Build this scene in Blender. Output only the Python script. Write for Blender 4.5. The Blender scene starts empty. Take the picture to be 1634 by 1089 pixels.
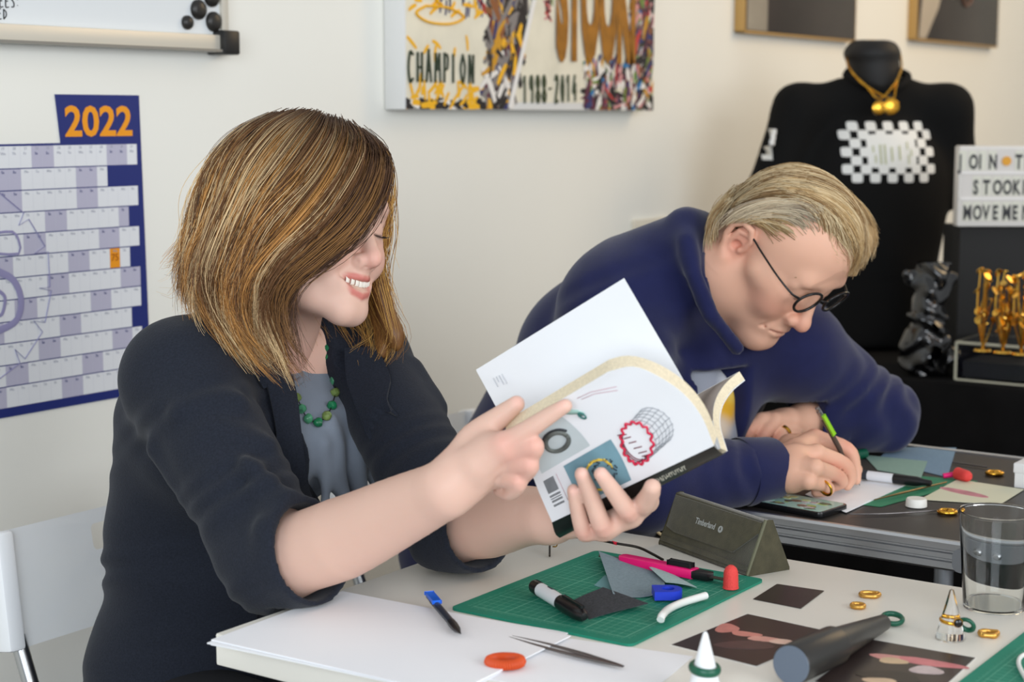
import bpy, bmesh, math, random
import numpy as np
from mathutils import Vector, Matrix
from mathutils.bvhtree import BVHTree

scene = bpy.context.scene
COL = scene.collection
random.seed(7)

# ---------------------------------------------------------------- camera
FPX = 2700.0
PITCH = math.atan(360.0 / 2700.0)
YAW = math.radians(34.9)          # the wall and the tables run along +X, 34.9 degrees right of the view
fwd = Vector((math.cos(YAW), math.sin(YAW), 0))
rgt = Vector((math.sin(YAW), -math.cos(YAW), 0))
look = fwd * math.cos(PITCH) - Vector((0, 0, 1)) * math.sin(PITCH)
up = fwd * math.sin(PITCH) + Vector((0, 0, 1)) * math.cos(PITCH)
cam_data = bpy.data.cameras.new('camera')
cam = bpy.data.objects.new('camera', cam_data)
COL.objects.link(cam)
m = Matrix.Identity(4)
for i, c in enumerate((rgt, up, -look)):
    for j in range(3):
        m[j][i] = c[j]
m.translation = Vector((0, 0, 1.27))
cam.matrix_world = m
cam_data.sensor_width = 36.0
cam_data.lens = FPX / 1634.0 * 36.0
cam_data.clip_start = 0.05
cam_data.dof.use_dof = True
cam_data.dof.focus_distance = 2.02
cam_data.dof.aperture_fstop = 5.6
scene.camera = cam

# ---------------------------------------------------------------- light
world = bpy.data.worlds.new('world')
scene.world = world
world.use_nodes = True
bg = world.node_tree.nodes['Background']
bg.inputs[0].default_value = (0.93, 0.965, 1.0, 1)
bg.inputs[1].default_value = 0.50


def area_light(name, loc, target, sx, sy, power, color):
    ld = bpy.data.lights.new(name, 'AREA')
    ld.shape = 'RECTANGLE'
    ld.size, ld.size_y = sx, sy
    ld.energy = power
    ld.color = color
    o = bpy.data.objects.new(name, ld)
    COL.objects.link(o)
    o.location = loc
    o.rotation_euler = (Vector(target) - Vector(loc)).to_track_quat('-Z', 'Y').to_euler()
    return o


area_light('window_daylight', (-1.6, -0.5, 1.6), (1.6, 1.5, 0.8), 2.0, 1.6, 70, (0.84, 0.92, 1.0))
area_light('ceiling_lamp', (5.0, 0.1, 2.6), (4.6, 1.9, 1.0), 1.4, 1.4, 27, (1.0, 0.70, 0.36))
area_light('fill_front', (0.9, -2.4, 1.8), (1.8, 1.4, 1.0), 2.4, 1.7, 66, (0.96, 0.98, 1.0))  # fill light added on the camera side to brighten faces, chair and wall

scene.view_settings.view_transform = 'Standard'
scene.view_settings.look = 'None'
scene.view_settings.exposure = 0.06
scene.view_settings.gamma = 1.0
scene.view_settings.use_curve_mapping = False

# ---------------------------------------------------------------- materials


def srgb(r, g, b):
    f = lambda c: (c / 255 / 12.92) if c / 255 <= 0.04045 else ((c / 255 + 0.055) / 1.055) ** 2.4
    return (f(r), f(g), f(b), 1.0)


MATS = {}


def mat(name, color=(200, 200, 200), rough=0.5, metal=0.0, spec=0.5, noise=0.0, nscale=20.0, bump=0.0, bscale=200.0,
        attr=None, sss=0.0, trans=0.0, ior=1.45, emit=0.0, sheen=0.0, coat=0.0, alpha=1.0, weave=0.0, wscale=900.0):
    if name in MATS:
        return MATS[name]
    M = bpy.data.materials.new(name)
    M.use_nodes = True
    nt = M.node_tree
    N, L = nt.nodes, nt.links
    p = N['Principled BSDF']
    col = color if len(color) == 4 else srgb(*color)
    p.inputs['Base Color'].default_value = col
    p.inputs['Roughness'].default_value = rough
    p.inputs['Metallic'].default_value = metal
    p.inputs['Specular IOR Level'].default_value = spec
    p.inputs['IOR'].default_value = ior
    p.inputs['Transmission Weight'].default_value = trans
    p.inputs['Alpha'].default_value = alpha
    p.inputs['Coat Weight'].default_value = coat
    if sheen:
        p.inputs['Sheen Weight'].default_value = sheen
        p.inputs['Sheen Roughness'].default_value = 0.5
    if sss:
        p.inputs['Subsurface Weight'].default_value = sss
        p.inputs['Subsurface Radius'].default_value = (1.0, 0.35, 0.2)
        p.inputs['Subsurface Scale'].default_value = 0.006
    if emit:
        p.inputs['Emission Color'].default_value = col
        p.inputs['Emission Strength'].default_value = emit
    tc = N.new('ShaderNodeTexCoord')
    src = None
    if attr:
        a = N.new('ShaderNodeAttribute')
        a.attribute_name = attr
        src = a.outputs['Color']
        L.new(src, p.inputs['Base Color'])
    if noise:
        t = N.new('ShaderNodeTexNoise')
        t.inputs['Scale'].default_value = nscale
        t.inputs['Detail'].default_value = 4
        L.new(tc.outputs['Object'], t.inputs['Vector'])
        r = N.new('ShaderNodeMapRange')
        r.inputs['From Min'].default_value = 0.3
        r.inputs['From Max'].default_value = 0.7
        r.inputs['To Min'].default_value = 1 - noise
        r.inputs['To Max'].default_value = 1 + noise
        L.new(t.outputs['Fac'], r.inputs['Value'])
        mx = N.new('ShaderNodeVectorMath')
        mx.operation = 'SCALE'
        if src:
            L.new(src, mx.inputs[0])
        else:
            mx.inputs[0].default_value = col[:3]
        L.new(r.outputs['Result'], mx.inputs['Scale'])
        L.new(mx.outputs['Vector'], p.inputs['Base Color'])
    if bump or weave:
        b = N.new('ShaderNodeBump')
        b.inputs['Distance'].default_value = 0.001
        if weave:
            t = N.new('ShaderNodeTexWave')
            t.wave_type = 'BANDS'
            t.bands_direction = 'DIAGONAL'
            t.inputs['Scale'].default_value = wscale
            t.inputs['Distortion'].default_value = 2.0
            t.inputs['Detail'].default_value = 1.0
            b.inputs['Strength'].default_value = weave
            L.new(tc.outputs['Object'], t.inputs['Vector'])
            L.new(t.outputs['Fac'], b.inputs['Height'])
        else:
            t = N.new('ShaderNodeTexNoise')
            t.inputs['Scale'].default_value = bscale
            t.inputs['Detail'].default_value = 3
            b.inputs['Strength'].default_value = bump
            L.new(tc.outputs['Object'], t.inputs['Vector'])
            L.new(t.outputs['Fac'], b.inputs['Height'])
        L.new(b.outputs['Normal'], p.inputs['Normal'])
    MATS[name] = M
    return M


# ---------------------------------------------------------------- object helpers


def link(o, parent=None):
    COL.objects.link(o)
    if parent is not None:
        o.parent = parent
        o.matrix_parent_inverse = Matrix.Identity(4)
    return o


def tag(o, label=None, cat=None, group=None, kind=None):
    if label:
        o['label'] = label
    if cat:
        o['category'] = cat
    if group:
        o['group'] = group
    if kind:
        o['kind'] = kind
    return o


def empty(name, loc=(0, 0, 0), rz=0.0, label=None, cat=None, group=None, rot=None):
    o = bpy.data.objects.new(name, None)
    o.empty_display_size = 0.02
    o.location = loc
    o.rotation_euler = rot if rot else (0, 0, rz)
    link(o)
    return tag(o, label, cat, group)


def mesh_obj(name, verts, faces, material, parent=None, smooth=False, colors=None, loc=None, rz=None, mats=None, fmat=None):
    me = bpy.data.meshes.new(name)
    me.from_pydata([tuple(v) for v in verts], [], [tuple(f) for f in faces])
    return finish(name, me, material, parent, smooth, colors, loc, rz, mats, fmat)


def finish(name, me, material, parent=None, smooth=False, colors=None, loc=None, rz=None, mats=None, fmat=None):
    if mats:
        for q in mats:
            me.materials.append(q)
        if fmat is not None:
            me.polygons.foreach_set('material_index', np.asarray(fmat, dtype=np.int32))
    else:
        me.materials.append(material)
    if smooth:
        me.polygons.foreach_set('use_smooth', np.ones(len(me.polygons), dtype=bool))
    if colors is not None:
        at = me.attributes.new('Col', 'FLOAT_COLOR', 'POINT')
        at.data.foreach_set('color', np.asarray(colors, dtype=np.float32).ravel())
    me.update()
    o = bpy.data.objects.new(name, me)
    if loc is not None:
        o.location = loc
    if rz is not None:
        o.rotation_euler = (0, 0, rz)
    return link(o, parent)


def bm_obj(name, bm, material, parent=None, smooth=False, loc=None, rz=None, bevel=0.0, seg=2):
    if bevel:
        bmesh.ops.bevel(bm, geom=[e for e in bm.edges if e.calc_face_angle(0) > 0.5], offset=bevel, segments=seg,
                        affect='EDGES', profile=0.5)
    bmesh.ops.recalc_face_normals(bm, faces=bm.faces)
    me = bpy.data.meshes.new(name)
    bm.to_mesh(me)
    bm.free()
    o = finish(name, me, material, parent, False, None, loc, rz)
    if smooth:
        sm_angle(o.data)
    return o


def sm_angle(me, ang=0.6):
    me.polygons.foreach_set('use_smooth', np.ones(len(me.polygons), dtype=bool))
    me.set_sharp_from_angle(angle=ang)


def box_bm(bm, lo, hi, M=None):
    r = bmesh.ops.create_cube(bm, size=1.0)
    s = Vector(hi) - Vector(lo)
    c = (Vector(hi) + Vector(lo)) / 2
    for v in r['verts']:
        v.co = Vector((v.co.x * s.x, v.co.y * s.y, v.co.z * s.z)) + c
        if M is not None:
            v.co = M @ v.co
    return r['verts']


def box(name, lo, hi, material, parent=None, bevel=0.0, M=None, loc=None, rz=None, smooth=False):
    bm = bmesh.new()
    box_bm(bm, lo, hi, M)
    return bm_obj(name, bm, material, parent, bevel > 0 or smooth, loc, rz, bevel)


def lathe(name, prof, material, parent=None, seg=32, loc=None, M=None, smooth=True, rz=None):
    """prof: list of (r, z); r == 0 closes with a pole."""
    vs, fs, rings = [], [], []
    for r, z in prof:
        if r < 1e-6:
            rings.append([len(vs)])
            vs.append((0, 0, z))
        else:
            rings.append(list(range(len(vs), len(vs) + seg)))
            for k in range(seg):
                a = 2 * math.pi * k / seg
                vs.append((r * math.cos(a), r * math.sin(a), z))
    for A, B in zip(rings, rings[1:]):
        for k in range(seg):
            k2 = (k + 1) % seg
            if len(A) == 1 and len(B) == 1:
                continue
            if len(A) == 1:
                fs.append((A[0], B[k2], B[k]))
            elif len(B) == 1:
                fs.append((A[k], A[k2], B[0]))
            else:
                fs.append((A[k], A[k2], B[k2], B[k]))
    if M is not None:
        vs = [tuple(M @ Vector(v)) for v in vs]
    o = mesh_obj(name, vs, fs, material, parent, False, None, loc, rz)
    bm = bmesh.new()
    bm.from_mesh(o.data)
    bmesh.ops.recalc_face_normals(bm, faces=bm.faces)
    bm.to_mesh(o.data)
    bm.free()
    if smooth:
        sm_angle(o.data, 0.7)
    return o


def smooth_path(pts, n=8, closed=False):
    """Catmull-Rom through the points, n steps a span."""
    P = [Vector(p) for p in pts]
    out = []
    m_ = len(P)
    for i in range(m_ if closed else m_ - 1):
        if closed:
            a, b, c, d = P[i - 1], P[i], P[(i + 1) % m_], P[(i + 2) % m_]
        else:
            b, c = P[i], P[i + 1]
            a = P[i - 1] if i else b * 2 - c
            d = P[i + 2] if i + 2 < m_ else c * 2 - b
        for k in range(n):
            t = k / n
            out.append(0.5 * ((2 * b) + (c - a) * t + (2 * a - 5 * b + 4 * c - d) * t * t + (3 * b - a - 3 * c + d) * t ** 3))
    if not closed:
        out.append(P[-1].copy())
    return out


def tube_geo(pts, rad, seg=8, closed=False, flat=1.0, upv=None):
    """Sweep of a circle (or an ellipse, flat < 1) along a polyline. rad: number or list."""
    n = len(pts)
    R_ = rad if isinstance(rad, (list, tuple)) else [rad] * n
    vs, fs = [], []
    prev = None
    for i in range(n):
        if closed:
            t = pts[(i + 1) % n] - pts[i - 1]
        else:
            t = pts[min(i + 1, n - 1)] - pts[max(i - 1, 0)]
        t = t.normalized()
        if prev is None:
            h = Vector(upv) if upv else (Vector((0, 0, 1)) if abs(t.z) < 0.9 else Vector((1, 0, 0)))
            prev = (h - t * h.dot(t)).normalized()
        else:
            prev = (prev - t * prev.dot(t)).normalized()
        b = t.cross(prev)
        for k in range(seg):
            a = 2 * math.pi * k / seg
            vs.append(pts[i] + (b * math.cos(a) + prev * math.sin(a) * flat) * R_[i])
    for i in range(n if closed else n - 1):
        j = (i + 1) % n
        for k in range(seg):
            k2 = (k + 1) % seg
            fs.append((i * seg + k, i * seg + k2, j * seg + k2, j * seg + k))
    if not closed:
        fs.append(tuple(range(seg))[::-1])
        fs.append(tuple((n - 1) * seg + k for k in range(seg)))
    return vs, fs


def tube(name, pts, rad, material, parent=None, seg=8, closed=False, flat=1.0, upv=None, n=0, loc=None):
    P = smooth_path(pts, n, closed) if n else [Vector(p) for p in pts]
    if n and isinstance(rad, (list, tuple)):
        xs = np.linspace(0, len(rad) - 1, len(P))
        rad = list(np.interp(xs, range(len(rad)), rad))
    vs, fs = tube_geo(P, rad, seg, closed, flat, upv)
    o = mesh_obj(name, vs, fs, material, parent, False, None, loc)
    sm_angle(o.data, 0.8)
    return o


def plate(name, outline, z0, z1, material, parent=None, bevel=0.0, M=None, holes=None, loc=None, rz=None, smooth=False):
    """Outline (list of x, y) extruded from z0 to z1."""
    bm = bmesh.new()
    f = bm.faces.new([bm.verts.new((x, y, z0)) for x, y in outline])
    r = bmesh.ops.extrude_face_region(bm, geom=[f])
    for v in r['geom']:
        if isinstance(v, bmesh.types.BMVert):
            v.co.z = z1
    if M is not None:
        for v in bm.verts:
            v.co = M @ v.co
    return bm_obj(name, bm, material, parent, smooth or bevel > 0, loc, rz, bevel)


def round_rect(w, h, r, n=4, cx=0.0, cy=0.0):
    out = []
    for sx, sy, a0 in ((1, 1, 0), (-1, 1, 90), (-1, -1, 180), (1, -1, 270)):
        for k in range(n + 1):
            a = math.radians(a0 + 90 * k / n)
            out.append((cx + sx * (w / 2 - r) + r * math.cos(a), cy + sy * (h / 2 - r) + r * math.sin(a)))
    return out


def frame_from(o, xdir, ydir):
    """Matrix with origin o, local x along xdir, local y as near to ydir as it can be."""
    x = Vector(xdir).normalized()
    y = Vector(ydir)
    y = (y - x * y.dot(x)).normalized()
    z = x.cross(y)
    M_ = Matrix.Identity(4)
    for i, c in enumerate((x, y, z)):
        for j in range(3):
            M_[j][i] = c[j]
    M_.translation = Vector(o)
    return M_


def text_mesh(name, body, size, M_, material, parent=None, extrude=0.0003, align='LEFT', xs=1.0, bold=0.0, shear=0.0, spacing=1.0):
    """Lettering as real mesh, laid in the frame M_ (x along the line, y up the letters)."""
    cu = bpy.data.curves.new(name, 'FONT')
    cu.body = body
    cu.size = size
    cu.extrude = extrude
    cu.align_x = align
    cu.offset = bold
    cu.shear = shear
    cu.space_character = spacing
    cu.resolution_u = 3
    t = bpy.data.objects.new(name + '_curve', cu)
    COL.objects.link(t)
    dg = bpy.context.evaluated_depsgraph_get()
    me = bpy.data.meshes.new_from_object(t.evaluated_get(dg))
    bpy.data.objects.remove(t)
    bpy.data.curves.remove(cu)
    me.transform(M_ @ Matrix.Diagonal((xs, 1, 1, 1)))
    me.materials.clear()
    me.name = name
    return finish(name, me, material, parent)


def into(root, o):
    """Parent o to root keeping the world coordinates its mesh was made in."""
    o.parent = root
    o.matrix_parent_inverse = Matrix.Translation(-Vector(root.location))
    return o

# ---------------------------------------------------------------- sculpting: blended solids turned into one skin


class Sculpt:
    def __init__(self, lo, hi, h):
        self.lo = np.array(lo, float)
        self.h = h
        self.n = np.maximum(np.ceil((np.array(hi, float) - self.lo) / h).astype(int), 4)
        self.ax = [self.lo[i] + h * np.arange(self.n[i]) for i in range(3)]
        self.d = np.full(self.n, 1.0, dtype=np.float32)

    def _win(self, lo, hi):
        s = []
        for i in range(3):
            a = int(max(0, math.floor((lo[i] - self.lo[i]) / self.h)))
            b = int(min(self.n[i], math.ceil((hi[i] - self.lo[i]) / self.h) + 1))
            if b <= a:
                return None
            s.append(slice(a, b))
        return tuple(s)

    def _grid(self, s):
        return np.meshgrid(self.ax[0][s[0]], self.ax[1][s[1]], self.ax[2][s[2]], indexing='ij', sparse=True)

    def _put(self, s, v, k, op):
        d = self.d[s]
        v = v.astype(np.float32)
        if op == 'u':
            if k <= 0:
                r = np.minimum(d, v)
            else:
                hh = np.maximum(k - np.abs(d - v), 0) / k
                r = np.minimum(d, v) - hh * hh * k * 0.25
        else:                                        # carve away
            v = -v
            if k <= 0:
                r = np.maximum(d, v)
            else:
                hh = np.maximum(k - np.abs(d - v), 0) / k
                r = np.maximum(d, v) + hh * hh * k * 0.25
        self.d[s] = r

    def cone(self, a, b, ra, rb, k=0.01, op='u'):
        a, b = np.array(a, float), np.array(b, float)
        m_ = max(ra, rb) + 2 * k + 0.012
        s = self._win(np.minimum(a, b) - m_, np.maximum(a, b) + m_)
        if s is None:
            return self
        x, y, z = self._grid(s)
        ab = b - a
        L2 = max(ab @ ab, 1e-12)
        t = np.clip(((x - a[0]) * ab[0] + (y - a[1]) * ab[1] + (z - a[2]) * ab[2]) / L2, 0, 1)
        d = np.sqrt((x - a[0] - t * ab[0]) ** 2 + (y - a[1] - t * ab[1]) ** 2 + (z - a[2] - t * ab[2]) ** 2) - (ra + (rb - ra) * t)
        self._put(s, d, k, op)
        return self

    def ball(self, c, r, k=0.01, op='u'):
        return self.cone(c, c, r, r, k, op)

    def chain(self, pts, rad, k=0.01, op='u'):
        P = np.array([tuple(p) for p in pts], float)
        m_ = max(rad) + 2 * k + 0.012
        s = self._win(P.min(0) - m_, P.max(0) + m_)
        if s is None:
            return self
        x, y, z = self._grid(s)
        best = None
        for a, b, ra, rb in zip(P, P[1:], rad, rad[1:]):
            ab = b - a
            t = np.clip(((x - a[0]) * ab[0] + (y - a[1]) * ab[1] + (z - a[2]) * ab[2]) / max(ab @ ab, 1e-12), 0, 1)
            d = np.sqrt((x - a[0] - t * ab[0]) ** 2 + (y - a[1] - t * ab[1]) ** 2 + (z - a[2] - t * ab[2]) ** 2) - (ra + (rb - ra) * t)
            best = d if best is None else np.minimum(best, d)
        self._put(s, best, k, op)
        return self

    def fan(self, root, r0, ends, rad, k=0.01):
        """Palm: tapers from one root to several knuckles, blended as one piece."""
        T = Sculpt.__new__(Sculpt)
        T.lo, T.h, T.n, T.ax = self.lo, self.h, self.n, self.ax
        T.d = np.full(self.n, 1.0, dtype=np.float32)
        for e, r in zip(ends, rad):
            T.cone(root, e, r0, r, 0.0)
        for (a, ra), (b, rb) in zip(zip(ends, rad), list(zip(ends, rad))[1:]):
            T.cone(np.array(root) * 0.45 + np.array(a) * 0.55, np.array(root) * 0.45 + np.array(b) * 0.55, (r0 + ra) / 2, (r0 + rb) / 2, 0.004)
        m_ = 0.06
        P = np.array([root] + list(ends), float)
        s = self._win(P.min(0) - m_, P.max(0) + m_)
        self._put(s, T.d[s], k, 'u')
        return self

    def limb(self, pts, rad, k=0.01, n=5):
        P = smooth_path(pts, n)
        return self.chain(P, list(np.interp(np.arange(len(P)) / n, range(len(rad)), rad)), k)

    def ell(self, c, r, k=0.01, op='u', R=None):
        c, r = np.array(c, float), np.array(r, float)
        m_ = max(r) + 2 * k + 0.012
        s = self._win(c - m_, c + m_)
        if s is None:
            return self
        x, y, z = self._grid(s)
        x, y, z = x - c[0], y - c[1], z - c[2]
        if R is not None:
            R = np.array(R)
            x, y, z = (R[0, 0] * x + R[1, 0] * y + R[2, 0] * z, R[0, 1] * x + R[1, 1] * y + R[2, 1] * z,
                       R[0, 2] * x + R[1, 2] * y + R[2, 2] * z)
        k0 = np.sqrt((x / r[0]) ** 2 + (y / r[1]) ** 2 + (z / r[2]) ** 2)
        k1 = np.sqrt((x / r[0] ** 2) ** 2 + (y / r[1] ** 2) ** 2 + (z / r[2] ** 2) ** 2) + 1e-9
        self._put(s, k0 * (k0 - 1) / k1, k, op)
        return self

    def field(self, fn, lo, hi, k=0.0, op='u'):
        s = self._win(lo, hi)
        x, y, z = self._grid(s)
        self._put(s, fn(x, y, z) + np.zeros([q.stop - q.start for q in s]), k, op)
        return self

    def warp(self, fn):
        s = tuple(slice(0, q) for q in self.n)
        x, y, z = self._grid(s)
        self.d += fn(x, y, z).astype(np.float32)
        return self

    def mesh(self):
        """Surface nets."""
        d = self.d
        neg = d < 0
        nx, ny, nz = d.shape
        c = np.zeros((nx - 1, ny - 1, nz - 1), dtype=np.int8)
        for i in (0, 1):
            for j in (0, 1):
                for k in (0, 1):
                    c += neg[i:nx - 1 + i, j:ny - 1 + j, k:nz - 1 + k]
        act = (c > 0) & (c < 8)
        I = np.argwhere(act)
        idx = np.full(act.shape, -1, dtype=np.int64)
        idx[act] = np.arange(len(I))
        acc = np.zeros((len(I), 3))
        cnt = np.zeros(len(I))
        corner = lambda o: d[I[:, 0] + o[0], I[:, 1] + o[1], I[:, 2] + o[2]]
        for axis in range(3):
            o1, o2 = [q for q in range(3) if q != axis]
            for p in (0, 1):
                for q in (0, 1):
                    a = [0, 0, 0]
                    a[o1], a[o2] = p, q
                    b = list(a)
                    b[axis] = 1
                    da, db = corner(a), corner(b)
                    cr = (da < 0) != (db < 0)
                    t = da[cr] / (da[cr] - db[cr])
                    pt = np.tile(np.array(a, float), (cr.sum(), 1))
                    pt[:, axis] += t
                    acc[cr] += pt
                    cnt[cr] += 1
        V = self.lo + (I + acc / cnt[:, None]) * self.h
        F = []
        for axis in range(3):
            o1, o2 = (axis + 1) % 3, (axis + 2) % 3
            sa = [slice(None)] * 3
            sb = [slice(None)] * 3
            sa[axis] = slice(0, -1)
            sb[axis] = slice(1, None)
            ch = neg[tuple(sa)] != neg[tuple(sb)]
            E_ = np.argwhere(ch)
            ok = (E_[:, o1] > 0) & (E_[:, o2] > 0) & (E_[:, o1] < d.shape[o1] - 1) & (E_[:, o2] < d.shape[o2] - 1)
            E_ = E_[ok]
            inside = neg[E_[:, 0], E_[:, 1], E_[:, 2]]
            q = []
            for p1, p2 in ((-1, -1), (0, -1), (0, 0), (-1, 0)):
                g = E_.copy()
                g[:, o1] += p1
                g[:, o2] += p2
                q.append(idx[g[:, 0], g[:, 1], g[:, 2]])
            q = np.stack(q, 1)
            q[~inside] = q[~inside][:, ::-1]
            F.append(q)
        return V, np.concatenate(F)


def np_mesh(name, V, F):
    me = bpy.data.meshes.new(name)
    me.vertices.add(len(V))
    me.vertices.foreach_set('co', np.asarray(V, dtype=np.float32).ravel())
    k = F.shape[1]
    me.loops.add(len(F) * k)
    me.loops.foreach_set('vertex_index', np.asarray(F, dtype=np.int32).ravel())
    me.polygons.add(len(F))
    me.polygons.foreach_set('loop_start', np.arange(0, len(F) * k, k, dtype=np.int32))
    me.update(calc_edges=True)
    return me


def relax(V, F, it=2, w=0.5):
    n = len(V)
    a = np.concatenate([F[:, i] for i in range(4)] + [F[:, (i + 1) % 4] for i in range(4)])
    b = np.concatenate([F[:, (i + 1) % 4] for i in range(4)] + [F[:, i] for i in range(4)])
    cnt = np.bincount(a, minlength=n)[:, None].astype(float)
    V = V.copy()
    for _ in range(it):
        for s in (w, -w * 1.03):
            av = np.stack([np.bincount(a, weights=V[b, i], minlength=n) for i in range(3)], 1) / cnt
            V = V + s * (av - V)
    return V


def skin_obj(name, parts, material, parent=None, color=None):
    """parts: list of (V, F); joined as one mesh object. color(V) -> rgb per vertex."""
    Vs, Fs, o = [], [], 0
    for V, F in parts:
        Vs.append(V)
        Fs.append(F + o)
        o += len(V)
    V, F = np.concatenate(Vs), np.concatenate(Fs)
    me = np_mesh(name, V, F)
    cols = None
    if color is not None:
        rgb = color(V)
        cols = np.concatenate([rgb, np.ones((len(V), 1))], 1)
    return finish(name, me, material, parent, True, cols)


def lin(r, g, b):
    return np.array(srgb(r, g, b)[:3])


def strands_geo(curves, rad, cols, sides=3):
    """curves: (n, m, 3) array; tapering tubes with colour along the length. cols: (n, m, 3)."""
    n, m_, _ = curves.shape
    t = np.gradient(curves, axis=1)
    t /= np.linalg.norm(t, axis=2, keepdims=True) + 1e-9
    ref = np.array([0.31, 0.52, 0.8])
    u = np.cross(t, ref)
    u /= np.linalg.norm(u, axis=2, keepdims=True) + 1e-9
    v = np.cross(t, u)
    prof = np.minimum(1.0, 1.25 - np.linspace(0, 1, m_) ** 2.5)[None, :, None]
    r = (rad if np.ndim(rad) == 0 else np.asarray(rad)[:, None, None]) * prof
    ring = [curves + r * (u * math.cos(2 * math.pi * k / sides) + v * math.sin(2 * math.pi * k / sides)) for k in range(sides)]
    V = np.stack(ring, 2).reshape(-1, 3)
    C = np.repeat(cols[:, :, None, :], sides, 2).reshape(-1, 3)
    base = (np.arange(n)[:, None] * m_ + np.arange(m_ - 1)[None, :]) * sides
    F = []
    for k in range(sides):
        k2 = (k + 1) % sides
        F.append(np.stack([base + k, base + k2, base + sides + k2, base + sides + k], -1).reshape(-1, 4))
    return V, np.concatenate(F), C


def resample(P, m_):
    P = np.array([tuple(p) for p in smooth_path(P, 8)])
    s = np.concatenate([[0], np.cumsum(np.linalg.norm(np.diff(P, axis=0), axis=1))])
    x = np.linspace(0, s[-1], m_)
    return np.stack([np.interp(x, s, P[:, i]) for i in range(3)], 1)


def strand_obj(name, V, F, C, material, parent):
    me = np_mesh(name, V, F)
    return finish(name, me, material, parent, True, np.concatenate([C, np.ones((len(C), 1))], 1))


def push_out(curves, S, off):
    """Lift strand points that lie under the surface of S (plus off) onto it."""
    g = np.gradient(S.d, S.h)
    P = curves.reshape(-1, 3).copy()
    for _ in range(3):
        I = np.clip(((P - S.lo) / S.h).round().astype(int), 0, np.array(S.n) - 1)
        d = S.d[I[:, 0], I[:, 1], I[:, 2]]
        nrm = np.stack([q[I[:, 0], I[:, 1], I[:, 2]] for q in g], 1)
        L_ = np.linalg.norm(nrm, axis=1, keepdims=True)
        nrm = nrm / np.maximum(L_, 1e-6)
        mv = np.clip(off.reshape(-1) - d, 0, 0.02)
        P += nrm * mv[:, None] * (L_ > 0.2)
    P = P.reshape(curves.shape)
    for _ in range(2):
        P[:, 1:-1] = 0.5 * P[:, 1:-1] + 0.25 * (P[:, :-2] + P[:, 2:])
    return P

# ---------------------------------------------------------------- heads (x to the person's right, y ahead, z up; origin between the ears at eye height)


def head_matrix(origin, yaw, pitch, roll, scale):
    B = Matrix(((-1, 0, 0), (0, -1, 0), (0, 0, 1)))
    M3 = B @ Matrix.Rotation(yaw, 3, 'Z') @ Matrix.Rotation(-pitch, 3, 'X') @ Matrix.Rotation(roll, 3, 'Y')
    M4 = (M3 * scale).to_4x4()
    M4.translation = Vector(origin)
    return M4


def apply(M4, V):
    A = np.array(M4)
    return V @ A[:3, :3].T + A[:3, 3]


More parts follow.
